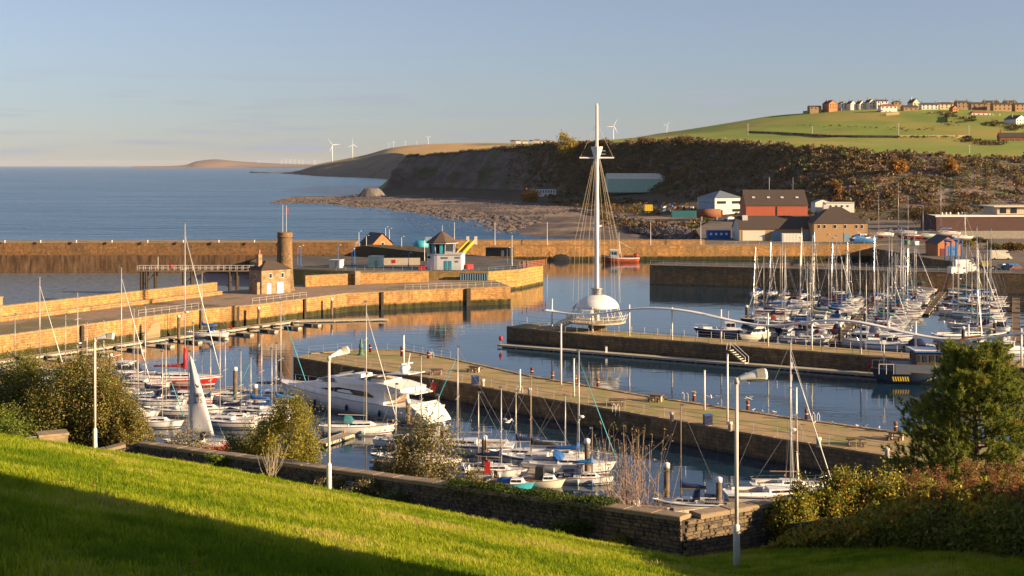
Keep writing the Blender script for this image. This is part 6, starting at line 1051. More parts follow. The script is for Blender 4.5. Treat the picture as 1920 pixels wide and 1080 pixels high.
def motorboat(px, py, head, L_, hull, label, group=None, stripe=None, style='cruiser', canopy=None, boot='navy', z=0.0, loc=None, cab='white_gel'):
    p = loc or W(px, py, 0); r = empty('motor_boat', (p[0], p[1], z), R(head), label, 'motor boat', group); B = L_*.34+.3; fb = .1*L_+.2
    S, h = hull_build(r, L_, B, fb, hull, stripe, boot, tr=.9, bow=.32, rake=.14); zt = fb
    if style == 'cruiser':
        c = trunk(r, -.18*L_, .26*L_, B*.74, B*.42, zt, .14*L_+.3, cab, wins=3, slope=.42); x0, x1 = .26*L_-.42*.44*L_, .26*L_; zt2 = zt+(.14*L_+.3)*.9
        ws = MB().add([(x1-.02*L_, -B*.17, zt+.18), (x1-.02*L_, B*.17, zt+.18), (x0+.03*L_, B*.15, zt2-.05), (x0+.03*L_, -B*.15, zt2-.05)], [(0, 1, 2, 3)]); ws.v = [(x+.06, y, zz_+.03) for x, y, zz_ in ws.v]; ws.build('windscreen', 'dark_glass', c)
        MB().b2(-.2*L_, x0+.1, -B*.36, B*.36, zt+.14*L_+.3+.002, zt+.14*L_+.36).build('cabin_roof', cab, r); MB().path([(-.14*L_, -B*.34, zt+.1*L_), (-.2*L_, -B*.34, zt+.24*L_+.3), (-.2*L_, B*.34, zt+.24*L_+.3), (-.14*L_, B*.34, zt+.1*L_)], .05, 5).build('radar_arch', 'white_paint', r)
        MB().b2(-.46*L_, -.2*L_, -B*.38, -B*.33, zt, zt+.35).build('cockpit_side', 'white_gel', r); MB().b2(-.46*L_, -.2*L_, B*.33, B*.38, zt, zt+.35).build('cockpit_side', 'white_gel', r)
    elif style == 'cuddy':
        trunk(r, .02*L_, .3*L_, B*.7, B*.36, zt, .55, cab, wins=2); MB().b2(-.44*L_, 0, -B*.34, B*.34, zt-.02, zt+.05).build('cockpit_sole', 'teak', r)
    elif style == 'work':
        MB().b2(-.42*L_, .1*L_, -B*.4, B*.4, zt-.01, zt+.06).build('work_deck', 'off_white', r); trunk(r, -.36*L_, -.12*L_, B*.6, B*.5, zt, 1.6, cab, 'wheelhouse', 2, .1); MB().b2(.12*L_, .3*L_, -B*.2, B*.2, zt, zt+.5).build('hatch', 'white_gel', r); MB().tube((-.22*L_, 0, zt+1.6), (-.22*L_, 0, zt+3.4), .05).build('mast', 'white_paint', r)
    if canopy: MB().loft([[(x, w*math.cos(a), zt+.1+hh*math.sin(a)) for a in np.linspace(0, math.pi, 9)] for x, w, hh in ((-.42*L_, B*.38, .9), (-.3*L_, B*.4, 1.35), (-.08*L_, B*.4, 1.4), (.04*L_, B*.36, .5))], caps=False, closed=False).build('canopy', canopy, r, True)
    MB().path([(.02*L_, -B*.46, zt+.1), (.05*L_, -B*.46, zt+.65), (.47*L_, 0, S[-1][4][2]+.6), (.05*L_, B*.46, zt+.65), (.02*L_, B*.46, zt+.1)], .022, 4).build('bow_rail', 'steel', r)
    if L_ < 7.5: MB().box((-L_*.53, 0, .6), (.4, .4, .7), taper=.8).tube((-L_*.53, 0, -.4), (-L_*.53, 0, .3), .08).build('outboard_motor', 'black', r)
    return r
G1 = 'boats in the near berths'; G2 = 'boats in the crowded right hand berths'
sailboat(330, 722, -6, 13.5, 'red', 'red', 23.5, 'largest yacht with bright red hull, red sail cover and the tallest left mast', G1, stripe='white_gel', opts='radar', boot='white_gel', furl='white_gel'); rk = bpy.data.objects[-1] if False else None
ketch = [o for o in bpy.data.objects if o.get('label', '').startswith('largest yacht with bright red')][0]; MB().tube((1.35, 0, 2.4), (1.35, 0, 5.4), .3, .22, 8).build('mast_cover', 'red', ketch, True)
sailboat(387, 632, 178, 8.2, 'white_gel', 'blue', 12, 'white yacht with blue cockpit cover and red ensign berthed below the old pier wall', G1, hood='blue', opts='ensign')
sailboat(285, 760, 176, 9.2, 'white_gel', 'navy', 13.2, 'white yacht with broad navy stripe showing beside the left thicket', G1, stripe='navy', hood='navy', opts='dodger')
motorboat(240, 712, -12, 9.0, 'white_gel', 'white motor cruiser with raked windscreen behind the left thicket', G1)
sailboat(262, 728, 174, 8.5, 'off_white', None, 11.5, 'grey white yacht between the motor cruiser and the navy striped yacht', G1, stripe='dark_red')
sailboat(350, 752, -4, 9.4, 'white_gel', 'tan_sail', 10.5, 'white yacht with red underbody moored in front of the large red yacht', G1, stripe='red', boot='red', opts='dodger')
SB = sailboat(366, 842, 172, 7.6, 'red', None, 10.9, 'small red yacht with its tall white numbered mainsail hoisted', G1, stripe='white_gel', hood='navy')
sl = MB(); rows_ = []
for i in range(13):
    t = i/12; w = 2.75*(1-t)**.85+.16; zb_ = 1.6+8.9*t; be = .22*math.sin(math.pi*t); rows_.append([(.1*7.6-.1-u*w, be*math.sin(math.pi*u)*1.2+.05*math.sin(7*u+5*t), zb_) for u in np.linspace(0, 1, 7)])
sl.loft(rows_, caps=False, closed=False); so = sl.build('mainsail', 'sail', SB, True); sm = so.modifiers.new('t', 'SOLIDIFY'); sm.thickness = .02
for t in (.2, .4, .6, .8): w = 2.75*(1-t)**.85+.16; MB().tube((.66, .06, 1.6+8.9*t), (.66-w, .06, 1.6+8.9*t-.12), .03, n=4).build('batten_pocket', 'grey_metal', so)
for tx, zz_, sz in (('GBR', 6.15, .62), ('275', 5.5, .72)): text_part(tx, sz, 'black', so, (-.5, .36, zz_), (R(90), 0, R(180)), name='sail_number')
MB().add([(-.32, +.36, 7.0), (-.1, +.36, 7.35), (-.22, +.36, 7.4), (-.42, +.36, 7.15), (-.5, +.36, 7.45), (-.58, +.36, 7.0)], [(0, 1, 2, 3), (3, 4, 5, 0)]).build('sail_emblem', 'black', so)
NB = [(28, 590, 702), (75, 520, 740), (123, 590, 705), (146, 550, 722), (163, 604, 704), (228, 503, 752)]
for i, (px, yt, py) in enumerate(NB):
    k = W(px, py).y/F; L_ = (8, 10.5, 8, 9.5, 7.5, 11)[i]; a = (178, -4)[i % 2]; sailboat(px-(.1*L_/k if a < 90 else -.1*L_/k), py, a, L_, 'white_gel', ('navy', 'blue', None, 'green', 'navy', 'navy')[i], (py-yt)*k, 'white yacht mostly hidden by the left thicket, its mast %s from the left' % ordn[i], G1, stripe='navy' if i % 2 else None, sub=False, furl='white_gel' if i in (1, 5) else None, opts='radar' if i == 3 else '')
CB = [(305, 660, 800, 7, 'white_gel', None), (412, 622, 800, 8, 'off_white', None), (452, 658, 792, 7, 'white_gel', 'navy'), (470, 670, 778, 7, 'navy_gel', 'blue'), (491, 628, 770, 8.5, 'white_gel', 'blue'), (517, 645, 776, 7, 'white_gel', 'bright_blue'), (527, 565, 752, 10, 'white_gel', 'navy'), (742, 722, 868, 7, 'white_gel', 'navy'), (790, 668, 838, 9, 'white_gel', 'navy'), (858, 652, 848, 10.5, 'white_gel', None), (823, 742, 872, 6.5, 'white_gel', None), (897, 738, 888, 6.6, 'off_white', None), (940, 728, 893, 7.5, 'white_gel', 'navy')]
for i, (px, yt, py, L_, hl, cv) in enumerate(CB):
    k = W(px, py).y/F; a = (-8, 172)[i % 2]; sailboat(px-(.1*L_/k if a < 90 else -.1*L_/k), py, a, L_, hl, cv, (py-yt)*k, '%s yacht %s, half hidden by shrubs' % ({'white_gel': 'white', 'navy_gel': 'navy hulled', 'off_white': 'grey white'}[hl], ('just left of the hoisted white sail', 'just right of the hoisted white sail', 'with crossed stays left of the golden bush', 'with blue cover left of the motor yacht bow', 'with slim mast behind the piles', 'with bright blue cover at the motor yacht bow', 'with tall mast crossing the motor yacht bow', 'with short mast left of the thin leafed bush', 'with mast rising at the motor yacht stern', 'with tall mast right of the motor yacht', 'with short mast in the thin leafed bush', 'with short mast left of the red locker pile', 'with masthead light right of the red locker pile')[i]), G1, stripe=(None, 'navy')[i % 2], sub=i > 6, furl=('cyan', None, 'white_gel')[i % 3] if i in (0, 3, 6, 9) else None)
for i, (px, yt, py, L_, hl, cv) in enumerate(((205, 600, 742, 8, 'white_gel', 'navy'), (248, 640, 782, 7.4, 'white_gel', 'blue'), (322, 640, 778, 7.6, 'off_white', None), (385, 655, 775, 7, 'white_gel', 'navy'), (432, 640, 752, 7.2, 'white_gel', None), (500, 655, 790, 6.6, 'white_gel', 'blue'), (980, 735, 862, 7.4, 'white_gel', 'navy'), (1048, 742, 862, 7, 'off_white', None))):
    k = W(px, py).y/F; sailboat(px, py, (174, -5)[i % 2], L_, hl, cv, (py-yt)*k, '%s yacht with a thin mast %s' % ('grey white' if hl == 'off_white' else 'white', ('left of the motor cruiser behind the thicket', 'at the right end of the left thicket', 'below the large red yacht, left of the sail', 'right behind the hoisted white sail', 'beside the capped pile left of the motor yacht', 'behind the golden bush', 'behind the red locker, near the quay wall', 'behind the blue hooded yacht, near the quay wall')[i]), G1, stripe=('navy', None, 'dark_red')[i % 3], sub=False)
sailboat(672, 812, -3, 9.4, 'white_gel', None, 15.6, 'cream white yacht with teal sprayhood in front of the large motor yacht', G1, stripe=None, hood='teal', boot='dark_red', opts='radar', furl='white_gel')
YA = sailboat(1068, 884, -9, 9.8, 'white_gel', 'blue', 12.6, 'white yacht with bright blue hood and folded blue sail among the near right boats', G1, stripe='off_white', hood='blue', furl='cyan', opts='radar')
sailboat(1010, 872, 172, 8.4, 'off_white', 'black', 9.6, 'grey yacht with wooden mast and black boom cover behind the open boats', G1, mast='wood_mast', stripe='navy')
ab = sailboat(1100, 905, -6, 5.6, 'white_gel', 'bright_blue', 5.4, 'small white yacht with navy lettered dodger beside the blue hooded yacht', G1, hood='navy', opts='dodger outboard', mast='pile_steel')
text_part('ABBEY', .34, 'white_paint', ab, (-.33*5.6, -.93, .96), (R(90), 0, 0), sx=.8)
OB = motorboat(1018, 912, -12, 4.6, 'cream', 'cream open boat with black canvas cuddy among the near boats', G1, style='cuddy', boot=None); MB().box((-.3, 0, 1.35), (.9, 1.1, 1.3), taper=.85).build('canvas_cuddy', 'black', OB)
TB = motorboat(958, 918, -14, 4.9, 'cyan', 'turquoise open boat with blue tarpaulin nearest the ivy', G1, style='cuddy', boot=None); MB().ell((-.4, 0, .8), (1.2, .6, .45)).build('tarpaulin', 'blue', TB, True); MB().ell((.75, -.1, .85), (.3, .3, .25)).build('orange_buoy', 'orange', TB, True)
motorboat(880, 898, 168, 5.2, 'white_gel', 'small white boat with outboard left of the red locker', G1, style='cuddy')
NV = sailboat(1290, 955, 172, 6.6, 'white_gel', 'navy', 9.6, 'small yacht with navy sail cover and navy lettered dodger near the wall corner', G1, stripe='navy', hood='navy', opts='dodger outboard', mast='wood_mast', boot='navy'); text_part('WANDERER', .34, 'white_paint', NV, (-.33*6.6, 1.02, 1.03), (R(90), 0, R(180)), sx=.8)
sailboat(1462, 943, 3, 10.4, 'off_white', None, 15.2, 'large grey white yacht behind the wall right of the tall lamp post', G1, stripe='navy', furl='white_gel', opts='radar'); sailboat(1480, 922, 4, 7.5, 'white_gel', None, 7.4, 'small yacht with short wooden mast behind the large grey white yacht', G1, mast='wood_mast')
motorboat(1200, 968, 165, 5.5, 'white_gel', 'small white boat behind the bare twiggy shrub', G1, style='cuddy')
# large motor yacht
def motor_yacht():
    s_ = W(808, 792); b_ = W(512, 741); d = b_-s_; L_ = d.length; c = (s_+b_)/2; r = empty('motor_yacht', (c.x, c.y, 0), math.atan2(d.y, d.x), 'large sleek white three deck motor yacht with dark windows and red ensign', 'motor yacht'); B = 6.0; fb = 1.95
    S, h = hull_build(r, L_, B, fb, 'white_gel', None, 'navy', tr=.86, bow=.42, rake=.16, n=17, draft=.5)
    P = lambda x: x*L_
    for sg in (-1, 1):
        lo_ = [(x, sg*(y+.015), z) for x, y, z in (row[1] for row in S[:-1])]; up_ = [(q[0]*(1-f)+t[0]*f, sg*(q[1]*(1-f)+t[1]*f+.015), q[2]*(1-f)+t[2]*f) for q, t, f in ((row[2], row[3], .15+.55*i/16) for i, row in enumerate(S[:-1]))]
        MB().add(lo_+up_, [(i, i+1, len(lo_)+i+1, len(lo_)+i) for i in range(len(lo_)-1)]).build('dark_lower_hull', 'navy_gel', h)
    def deckhouse(name, st, mat, parent=r):   # st: list of (x, halfwidth bottom, z0, halfwidth top, z1)
        return MB().loft([[(P(x), -w0, z0), (P(x), -w1, z1), (P(x), w1, z1), (P(x), w0, z0)] for x, w0, z0, w1, z1 in st]).build(name, mat, parent, False)
    m1 = deckhouse('main_saloon', ((-.30, 2.35, 1.9, 2.1, 4.0), (-.05, 2.4, 1.95, 2.1, 4.15), (.12, 2.1, 2.1, 1.75, 3.7), (.30, 1.5, 2.35, 1.1, 2.75), (.36, 1.0, 2.45, .7, 2.55)), 'white_gel')
    up = deckhouse('flybridge', ((-.40, 2.2, 4.02, 2.35, 4.5), (-.30, 2.3, 4.02, 2.4, 4.9), (-.08, 2.3, 4.12, 2.1, 5.0), (.06, 1.9, 4.1, 1.4, 4.75), (.16, 1.3, 3.7, .9, 3.95)), 'white_gel')
    for s in (-1, 1):
        MB().add([(P(-.24), s*2.36, 2.75), (P(-.03), s*2.4, 2.75), (P(.1), s*2.14, 2.9), (P(-.02), s*2.27, 3.45), (P(-.2), s*2.27, 3.4), (P(-.24), s*2.3, 2.95)], [(0, 1, 2, 3, 4, 5)] if s < 0 else [(5, 4, 3, 2, 1, 0)]).build('side_window', 'dark_glass', m1)
        MB().add([(P(.0), s*2.22, 4.2), (P(.1), s*1.78, 4.05), (P(.145), s*1.3, 3.98), (P(.09), s*1.5, 4.45), (P(.02), s*1.9, 4.6)], [(0, 1, 2, 3, 4)] if s < 0 else [(4, 3, 2, 1, 0)]).build('pilothouse_window', 'dark_glass', up)
        for i, x in enumerate((.02, .08, .14, .2)): MB().ell((P(x), s*(2.75-.5*i*.35), 1.1), (.28, .06, .14)).build('porthole', 'dark_glass', h)
    MB().add([(P(.165), -.85, 4.0), (P(.165), .85, 4.0), (P(.085), 1.25, 4.74), (P(.085), -1.25, 4.74)], [(0, 1, 2, 3)]).build('windscreen', 'dark_glass', up)
    MB().loft([[(P(x), -w, z-.07), (P(x), -w, z+.07), (P(x), w, z+.07), (P(x), w, z-.07)] for x, w, z in ((-.46, 1.6, 3.95), (-.40, 2.45, 4.0), (-.22, 2.55, 4.02))]).build('aft_overhang', 'white_gel', r)
    MB().b2(P(-.30), P(-.295), -1.9, 1.9, 2.0, 3.9).build('saloon_bulkhead', 'teak', r); MB().b2(P(-.44), P(-.3), -2.2, 2.2, 1.92, 2.0).build('aft_deck', 'teak', r)
    MB().loft([[(P(x), -w, z), (P(x), -w, z+.1), (P(x), w, z+.1), (P(x), w, z)] for x, w, z in ((-.42, 1.5, 6.5), (-.3, 1.75, 6.15), (-.2, 1.8, 5.5), (-.13, 1.85, 4.95))]).build('radar_arch', 'white_gel', r)
    MB().tube((P(-.36), 0, 6.4), (P(-.38), 0, 9.2), .1, .06).build('radar_mast', 'white_paint', r)
    for y, x in ((-.9, -.33), (.9, -.37)): MB().ell((P(x), y, 6.95), (.5, .5, .6), 10, 6).build('satellite_dome', 'white_paint', r, True)
    MB().box((P(-.36), 0, 7.7), (.3, 2.0, .16)).build('radar_scanner', 'white_paint', r)
    MB().loft([[(P(x), -w, z), (P(x), w, z)] for x, w, z in ((.02, 1.5, 4.95), (-.02, 1.7, 5.5))], caps=False, closed=False).build('flybridge_screen', 'dark_glass', r)
    MB().b2(P(-.28), P(-.2), -1.6, 1.6, 4.6, 5.25).build('flybridge_seat', 'cream', r); MB().b2(P(-.12), P(-.07), -1, 1, 5.0, 5.5).build('helm_console', 'white_gel', r)
    tr_ = MB().loft([[(P(x), -w, z0), (P(x), -w, z1), (P(x), w, z1), (P(x), w, z0)] for x, w, z0, z1 in ((-.455, 2.45, .5, 2.6), (-.49, 2.4, .35, 2.0), (-.53, 2.2, .3, 1.0), (-.55, 2.0, .3, .5))]).build('transom_steps', 'white_gel', r)
    for i in range(5): MB().box((P(-.478-.014*i), 0, 2.28-.36*i), (.06, 3.9, .05)).build('step_edge', 'grey_metal', tr_)
    for s in (-1, 1): MB().path([(P(-.05), s*2.75, 2.1), (P(.05), s*2.75, 2.95), (P(.3), s*1.9, 3.35), (P(.49), 0, 3.7)], .03, 4).build('bow_rail', 'steel', r)
    for i in range(7):
        for s in (-1, 1): x = .06+i*.065; w = np.interp(x, [.05, .3, .49], [2.75, 1.9, .05]); MB().tube((P(x), s*w, 2.1), (P(x), s*w, np.interp(x, [.05, .3, .49], [2.95, 3.35, 3.7])), .02, n=4).build('stanchion', 'steel', r)
    MB().tube((P(-.45), -1.2, 4.0), (P(-.475), -1.2, 5.6), .03).build('ensign_staff', 'white_paint', r); MB().loft([[(P(-.47)-.15*i, -1.2+.08*math.sin(i*1.4), 5.5-.12*i), (P(-.46)-.15*i, -1.2+.08*math.sin(i*1.4+1), 4.55-.14*i)] for i in range(6)], caps=False, closed=False).build('ensign', 'flag_red', r)
    for x in (-.3, -.1, .1): MB().ell((P(x), 3.05, .9), (.2, .2, .5), 8, 5).build('fender', 'navy', r, True)
motor_yacht(); [o for o in bpy.data.objects if o.name == 'motor_yacht'][0].scale.z = .9
# crowded berths on the right
CV = ['navy', 'navy', 'blue', 'blue', 'bright_blue', 'teal', 'dark_red', 'tan_sail', 'green', None, 'navy', 'black']; CN = {'navy': 'navy', 'blue': 'blue', 'bright_blue': 'bright blue', 'teal': 'teal', 'dark_red': 'maroon', 'tan_sail': 'cream', 'green': 'green', None: 'no', 'black': 'black'}
rr = random.Random(21); ORD2 = ordn+('thirteenth', 'fourteenth', 'fifteenth', 'sixteenth', 'seventeenth')
def column(name, a, b, lefts, rights, gap=1.2):
    A, B_ = W(*a), W(*b); d = (B_-A); hd = math.degrees(math.atan2(d.y, d.x))-90; l = d.length
    pontoon('pontoon running back between the yachts, %s of three in the crowded berths' % name, A, B_, 1.4, fingers=[(t, s, 7) for t in (.1, .26, .42, .58, .74, .9) for s in (-1, 1)], mat='timber')
    for side, lst in (('left', lefts), ('right', rights)):
        for i, t in enumerate(lst):
            L_ = rr.uniform(7.2, 11.8); mh = rr.uniform(13, 18) if L_ > 9 else rr.uniform(11, 14.5); cv = rr.choice(CV); hl = rr.choice(['white_gel']*7+['off_white', 'navy_gel', 'cream']); c = A+d*t; n = Vector((d.y, -d.x, 0)).normalized()*(1 if side == 'right' else -1); c = c+n*(L_/2+gap+rr.uniform(-.3, 1.2)); h = hd+(0 if side == 'right' else 180)+(180 if rr.random() < .45 else 0)+rr.uniform(-2, 2)
            nm = {'white_gel': 'white', 'off_white': 'grey white', 'navy_gel': 'navy', 'cream': 'cream'}[hl]; where = '%s from the front, %s side of %s pontoon' % (ORD2[i], side, name)
            if rr.random() < .12: motorboat(0, 0, h, L_*.85, hl, '%s motor cruiser, %s' % (nm, where), G2, stripe=rr.choice((None, 'navy')), canopy=rr.choice((None, 'navy', 'dark_red')), loc=c)
            else: sailboat(0, 0, h, L_, hl, cv, mh, '%s yacht, %s boom cover, %s' % (nm, CN[cv], where), G2, stripe=rr.choice((None, 'navy', 'blue', 'dark_red')) if hl != 'navy_gel' else 'white_gel', opts=rr.choice(('', 'radar', '', 'dodger', 'radar', 'ensign')), hood=rr.choice((None, 'navy', 'blue', 'teal', 'navy', 'tan_sail', 'dark_red')), loc=c, sub=(i < 4), furl=rr.choice((None, None, None, 'white_gel', None, 'navy')), boot=rr.choice(('navy', 'dark_red', 'teal')))
column('left', (1562, 648), (1640, 570), np.linspace(.03, .98, 16), np.linspace(.05, .97, 15))
column('middle', (1735, 592), (1770, 548), np.linspace(.04, .96, 11), np.linspace(.06, .96, 10))
column('right', (1905, 655), (1905, 562), np.linspace(.1, .95, 11), np.linspace(.08, .95, 9))
for i, (px, py, h, L_, hl, st, cn_, lb) in enumerate(((1340, 634, 178, 9.2, 'navy_gel', 'work', None, 'navy hulled workboat with white deck, leftmost behind the canopy quay'), (1413, 643, 214, 8.4, 'cream', 'cruiser', None, 'cream motor cruiser right of the navy workboat'), (1472, 643, -118, 6.2, 'white_gel', 'cruiser', 'grey_metal', 'small white boat with grey canopy behind the canopy quay'), (1522, 648, -28, 6.6, 'white_gel', 'cuddy', None, 'white bow rider boat right of the grey canopied one'), (1610, 655, 168, 8.2, 'white_gel', 'cruiser', None, 'white cruiser with slanted windows in the middle of the canopy quay berths'), (1668, 662, -20, 8.6, 'white_gel', 'cruiser', None, 'white cruiser with flared bow just left of the dark workboat roof'), (1735, 667, -16, 6.4, 'white_gel', 'cuddy', 'navy', 'small white boat with navy cover behind the dark workboat roof'), (1792, 672, -25, 6.8, 'cream', 'cuddy', 'dark_red', 'cream boat with maroon cover behind the dark workboat cabin'), (1838, 668, 200, 7.2, 'white_gel', 'cruiser', 'blue', 'white boat with blue canopy left of the pine top'), (1888, 672, 190, 7.4, 'white_gel', 'cruiser', None, 'white cruiser at the right end of the canopy quay berths'))):
    p = W(px, py); motorboat(0, 0, h, L_, hl, lb, G2, stripe=('navy', None, 'blue')[i % 3], style=st, canopy=cn_, loc=(p.x+1.2, p.y+4.2, 0))
sailboat(1820, 640, 4, 13.5, 'white_gel', 'navy', 17.5, 'long white yacht with the tall mast in the open water right of centre berths', G2, stripe='navy', opts='radar', furl='white_gel'); sailboat(1425, 606, 190, 8.5, 'navy_gel', None, 11.2, 'dark yacht with wooden mast at the left end of the crowded berths', G2, mast='wood_mast', furl=None); sailboat(1462, 612, -14, 10, 'off_white', 'dark_red', 15.5, 'grey yacht with maroon cover near the left end of the crowded berths', G2, mast='alu', hood='dark_red')
for i, (px, py, h, L_, hl, cv, mh) in enumerate(((1440, 600, 168, 8.6, 'white_gel', 'navy', 13), (1458, 590, -12, 9.6, 'off_white', 'blue', 15), (1470, 581, 167, 8.2, 'white_gel', None, 14), (1492, 574, -13, 9.8, 'white_gel', 'dark_red', 15.5))):
    sailboat(px, py, h, L_, hl, cv, mh, '%s yacht, %s boom cover, loose group left of left pontoon, %s back' % ('white' if hl == 'white_gel' else 'grey', CN[cv], ordn[i]), G2, stripe=(None, 'navy')[i % 2], hood=('navy', None, 'blue', None)[i], furl=('white_gel', None)[i % 2], sub=False)
for i in range(11):
    px = 1418+i*28+rr.uniform(-5, 5); Yb = 321-i*1.7+rr.uniform(-1.5, 1.5); hl = rr.choice(('white_gel', 'white_gel', 'off_white', 'navy_gel')); cv = rr.choice(CV); L_ = rr.uniform(7.6, 9.6)
    sailboat(0, 0, 72+rr.choice((0, 180)), L_, hl, cv, rr.uniform(11.5, 17), '%s yacht, %s boom cover, end on below the dark quay, %s from the left' % ({'white_gel': 'white', 'off_white': 'grey', 'navy_gel': 'navy'}[hl], CN[cv], ordn[i]), G2, loc=XZ(px, Yb, 0), sub=False, stripe='navy' if i % 2 else None, furl=rr.choice((None, None, 'white_gel')), hood=rr.choice((None, 'navy', 'blue')))
# boats laid up ashore
for i, (px, py, h, L_, hl, mh, z_) in enumerate(((1652, 441, 185, 9, 'white_gel', 15, 6.3), (1690, 438, 170, 11, 'white_gel', 19, 6.3), (1707, 446, 186, 8.5, 'dark_red', 13.5, 6.3), (1735, 444, 184, 8.5, 'pale_green', 11, 6.3), (1770, 441, 182, 11.5, 'off_white', 20, 6.5), (1805, 447, 4, 8, 'white_gel', 9, 6.3), (1620, 448, 2, 9.5, 'bright_blue', 0, 6.3))):
    p = W(px, py+8, 4.9); 
    if mh: sailboat(0, 0, h, L_, hl, (None, 'blue', None)[i % 3], mh, 'yacht laid up ashore in the boatyard, %s' % ('leftmost with a white hull', 'with a white hull and tall bare mast', 'with a maroon hull', 'with a pale green hull', 'with a grey hull and the tallest mast', 'small white one at the right end')[i], 'boats laid up in the yard', z=z_, opts='keel', loc=p, sub=False, boot='dark_red', furl=None)
    else: q = motorboat(0, 0, h, L_, hl, 'bright blue covered boat laid up beside the hipped roof building', 'boats laid up in the yard', z=z_-.9, loc=p, canopy='bright_blue')
# fishing boats and workboat
def trawler(px, py, head, L_, hull, house, label, red=True):
    p = W(px, py); r = empty('fishing_boat', p, R(head), label, 'fishing boat'); B = L_*.33; fb = 1.5; S, h = hull_build(r, L_, B, fb, hull, 'white_gel' if red else None, 'dark_red', deck='off_white', tr=.82, bow=.75, rake=.1, draft=.6)
    c = trunk(r, .08*L_, .26*L_, B*.62, B*.5, fb+.2, 2.3, house, 'wheelhouse', 3, .1); MB().b2(.06*L_, .27*L_, -B*.34, B*.34, fb+2.5, fb+2.65).build('wheelhouse_roof', 'white_paint', r)
    for s in (-1, 1): MB().tube((-.02*L_, s*B*.4, fb), (.02*L_, s*.12, fb+5.6), .09, n=6).build('gallows_leg', 'cream', r)
    MB().tube((.02*L_, 0, fb+4.8), (.02*L_, 0, fb+8.2), .07).build('mast', 'cream', r); MB().tube((.02*L_, 0, fb+5.4), (-.28*L_, 0, fb+3.2), .06).build('derrick', 'cream', r); MB().tube((.02*L_, 0, fb+7.6), (.46*L_, 0, fb+1.8), .03, n=4).build('forestay', 'steel', r)
    for s in (-1, 1): MB().path([(-.47*L_, s*B*.4, fb), (-.44*L_, s*B*.42, fb+.75), (.06*L_, s*B*.48, fb+.7)], .06, 5).build('bulwark_rail', hull, r)
    MB().b2(-.34*L_, -.12*L_, -B*.26, B*.26, fb, fb+.7).build('fish_hold', 'black', r); MB().ell((-.42*L_, 0, fb+.7), (.9, B*.36, .7)).build('net_heap', 'red' if red else 'teal', r, True); MB().lathe([(.3, -.6), (.3, .6)], 10).build('winch_drum', 'rust', r, loc=(-.02*L_, 0, fb+.6))
trawler(1162, 491.5, 186, 12.8, 'orange_red', 'blue_clad', 'orange red fishing boat with cream gallows moored at the inner harbour wall'); trawler(1697, 528, 95, 13, 'blue', 'white_gel', 'blue fishing boat with white wheelhouse behind the crowded masts', False)
wb_p = W(1748, 721); wb = empty('harbour_workboat', (wb_p.x, wb_p.y+1.5, 0), R(178), 'dark grey blue workboat with hazard stripes and orange crane moored by the canopy quay', 'workboat'); wb.scale = (1.18, 1.1, 1.12); Lw = 14.5; pm('slate_blue', (.035, .05, .075), (.045, .062, .09), 2, .45); pm('grey_blue', (.10, .12, .15), (.085, .1, .13), 2, .5)
hull_build(wb, Lw, 4.6, 1.45, 'slate_blue', None, 'black', deck='grey_blue', tr=.95, bow=.35, rake=.08, draft=.5)
MB().b2(-5.2, 4.6, -1.95, 1.95, 1.4, 2.6).build('deckhouse', 'grey_blue', wb); MB().b2(-4.6, 1.9, -1.6, 1.6, 2.602, 4.2).build('upper_house', 'brown_slate', wb); MB().b2(-5.4, 2.2, -1.9, 1.9, 4.202, 4.42).build('canopy_roof', 'blue', wb); MB().b2(-5.45, 2.25, -1.95, 1.95, 4.422, 4.5).build('roof_edge', 'white_paint', wb)
wh = MB().b2(-4.9, -1.6, -1.7, 1.7, 2.6, 5.0).build('wheelhouse', 'house_stone', wb); MB().b2(-5.1, -1.4, -1.85, 1.85, 5.002, 5.5).build('wheelhouse_roof', 'slate_blue', wb)
for s in (-1, 1):
    for i in range(3): MB().box((-4.4+i*1.15, s*1.72, 4.72), (.85, .05, .42)).build('window', 'dark_glass', wh)
    for i in range(4): MB().box((-.8+i*.85, s*1.62, 3.4), (.5, .05, .9)).build('window', 'dark_glass', wb)
MB().path([(-3.2, 0, 5.3), (-4.4, .4, 6.0), (-6.2, .8, 6.3)], .16, 6).build('crane_arm', 'orange', wb); MB().tube((5.2, -1.6, 1.5), (5.2, -1.6, 5.0), .07).build('mast_post', 'white_paint', wb); MB().box((5.2, -1.6, 5.1), (.5, .4, .5)).build('lamp_box', 'white_paint', wb)
for x in (4.8, 5.7, 6.6): 
    for y in (-1.9, 1.9): MB().tube((x, y, 1.4), (x, y, 2.7), .04, n=4).build('stern_rail_post', 'white_paint', wb)
for y in (-1.9, 1.9): MB().tube((4.8, y, 2.7), (6.6, y, 2.7), .04, n=4).build('stern_rail', 'white_paint', wb)
ang_ = 0
for i in range(7): m_ = MB().add([(3.0+i*.3, 2.325, .55), (3.16+i*.3, 2.325, .55), (3.3+i*.3, 2.33, 1.15), (3.14+i*.3, 2.33, 1.15)], [(0, 1, 2, 3)]).build('hazard_stripe', 'yellow', wb)
MB().add([(-.3, 2.335, .6), (.3, 2.335, .75), (.1, 2.335, .9), (-.6, 2.335, 1.15), (-.4, 2.335, .9)], [(4, 3, 2, 1, 0)]).build('swoosh_emblem', 'orange_red', wb) if False else MB().add([(.9, 2.335, .55), (.3, 2.335, .75), (-.3, 2.335, 1.1), (.2, 2.335, 1.05), (.75, 2.335, .78)], [(0, 1, 2, 3, 4)]).build('swoosh_emblem', 'cream', wb)
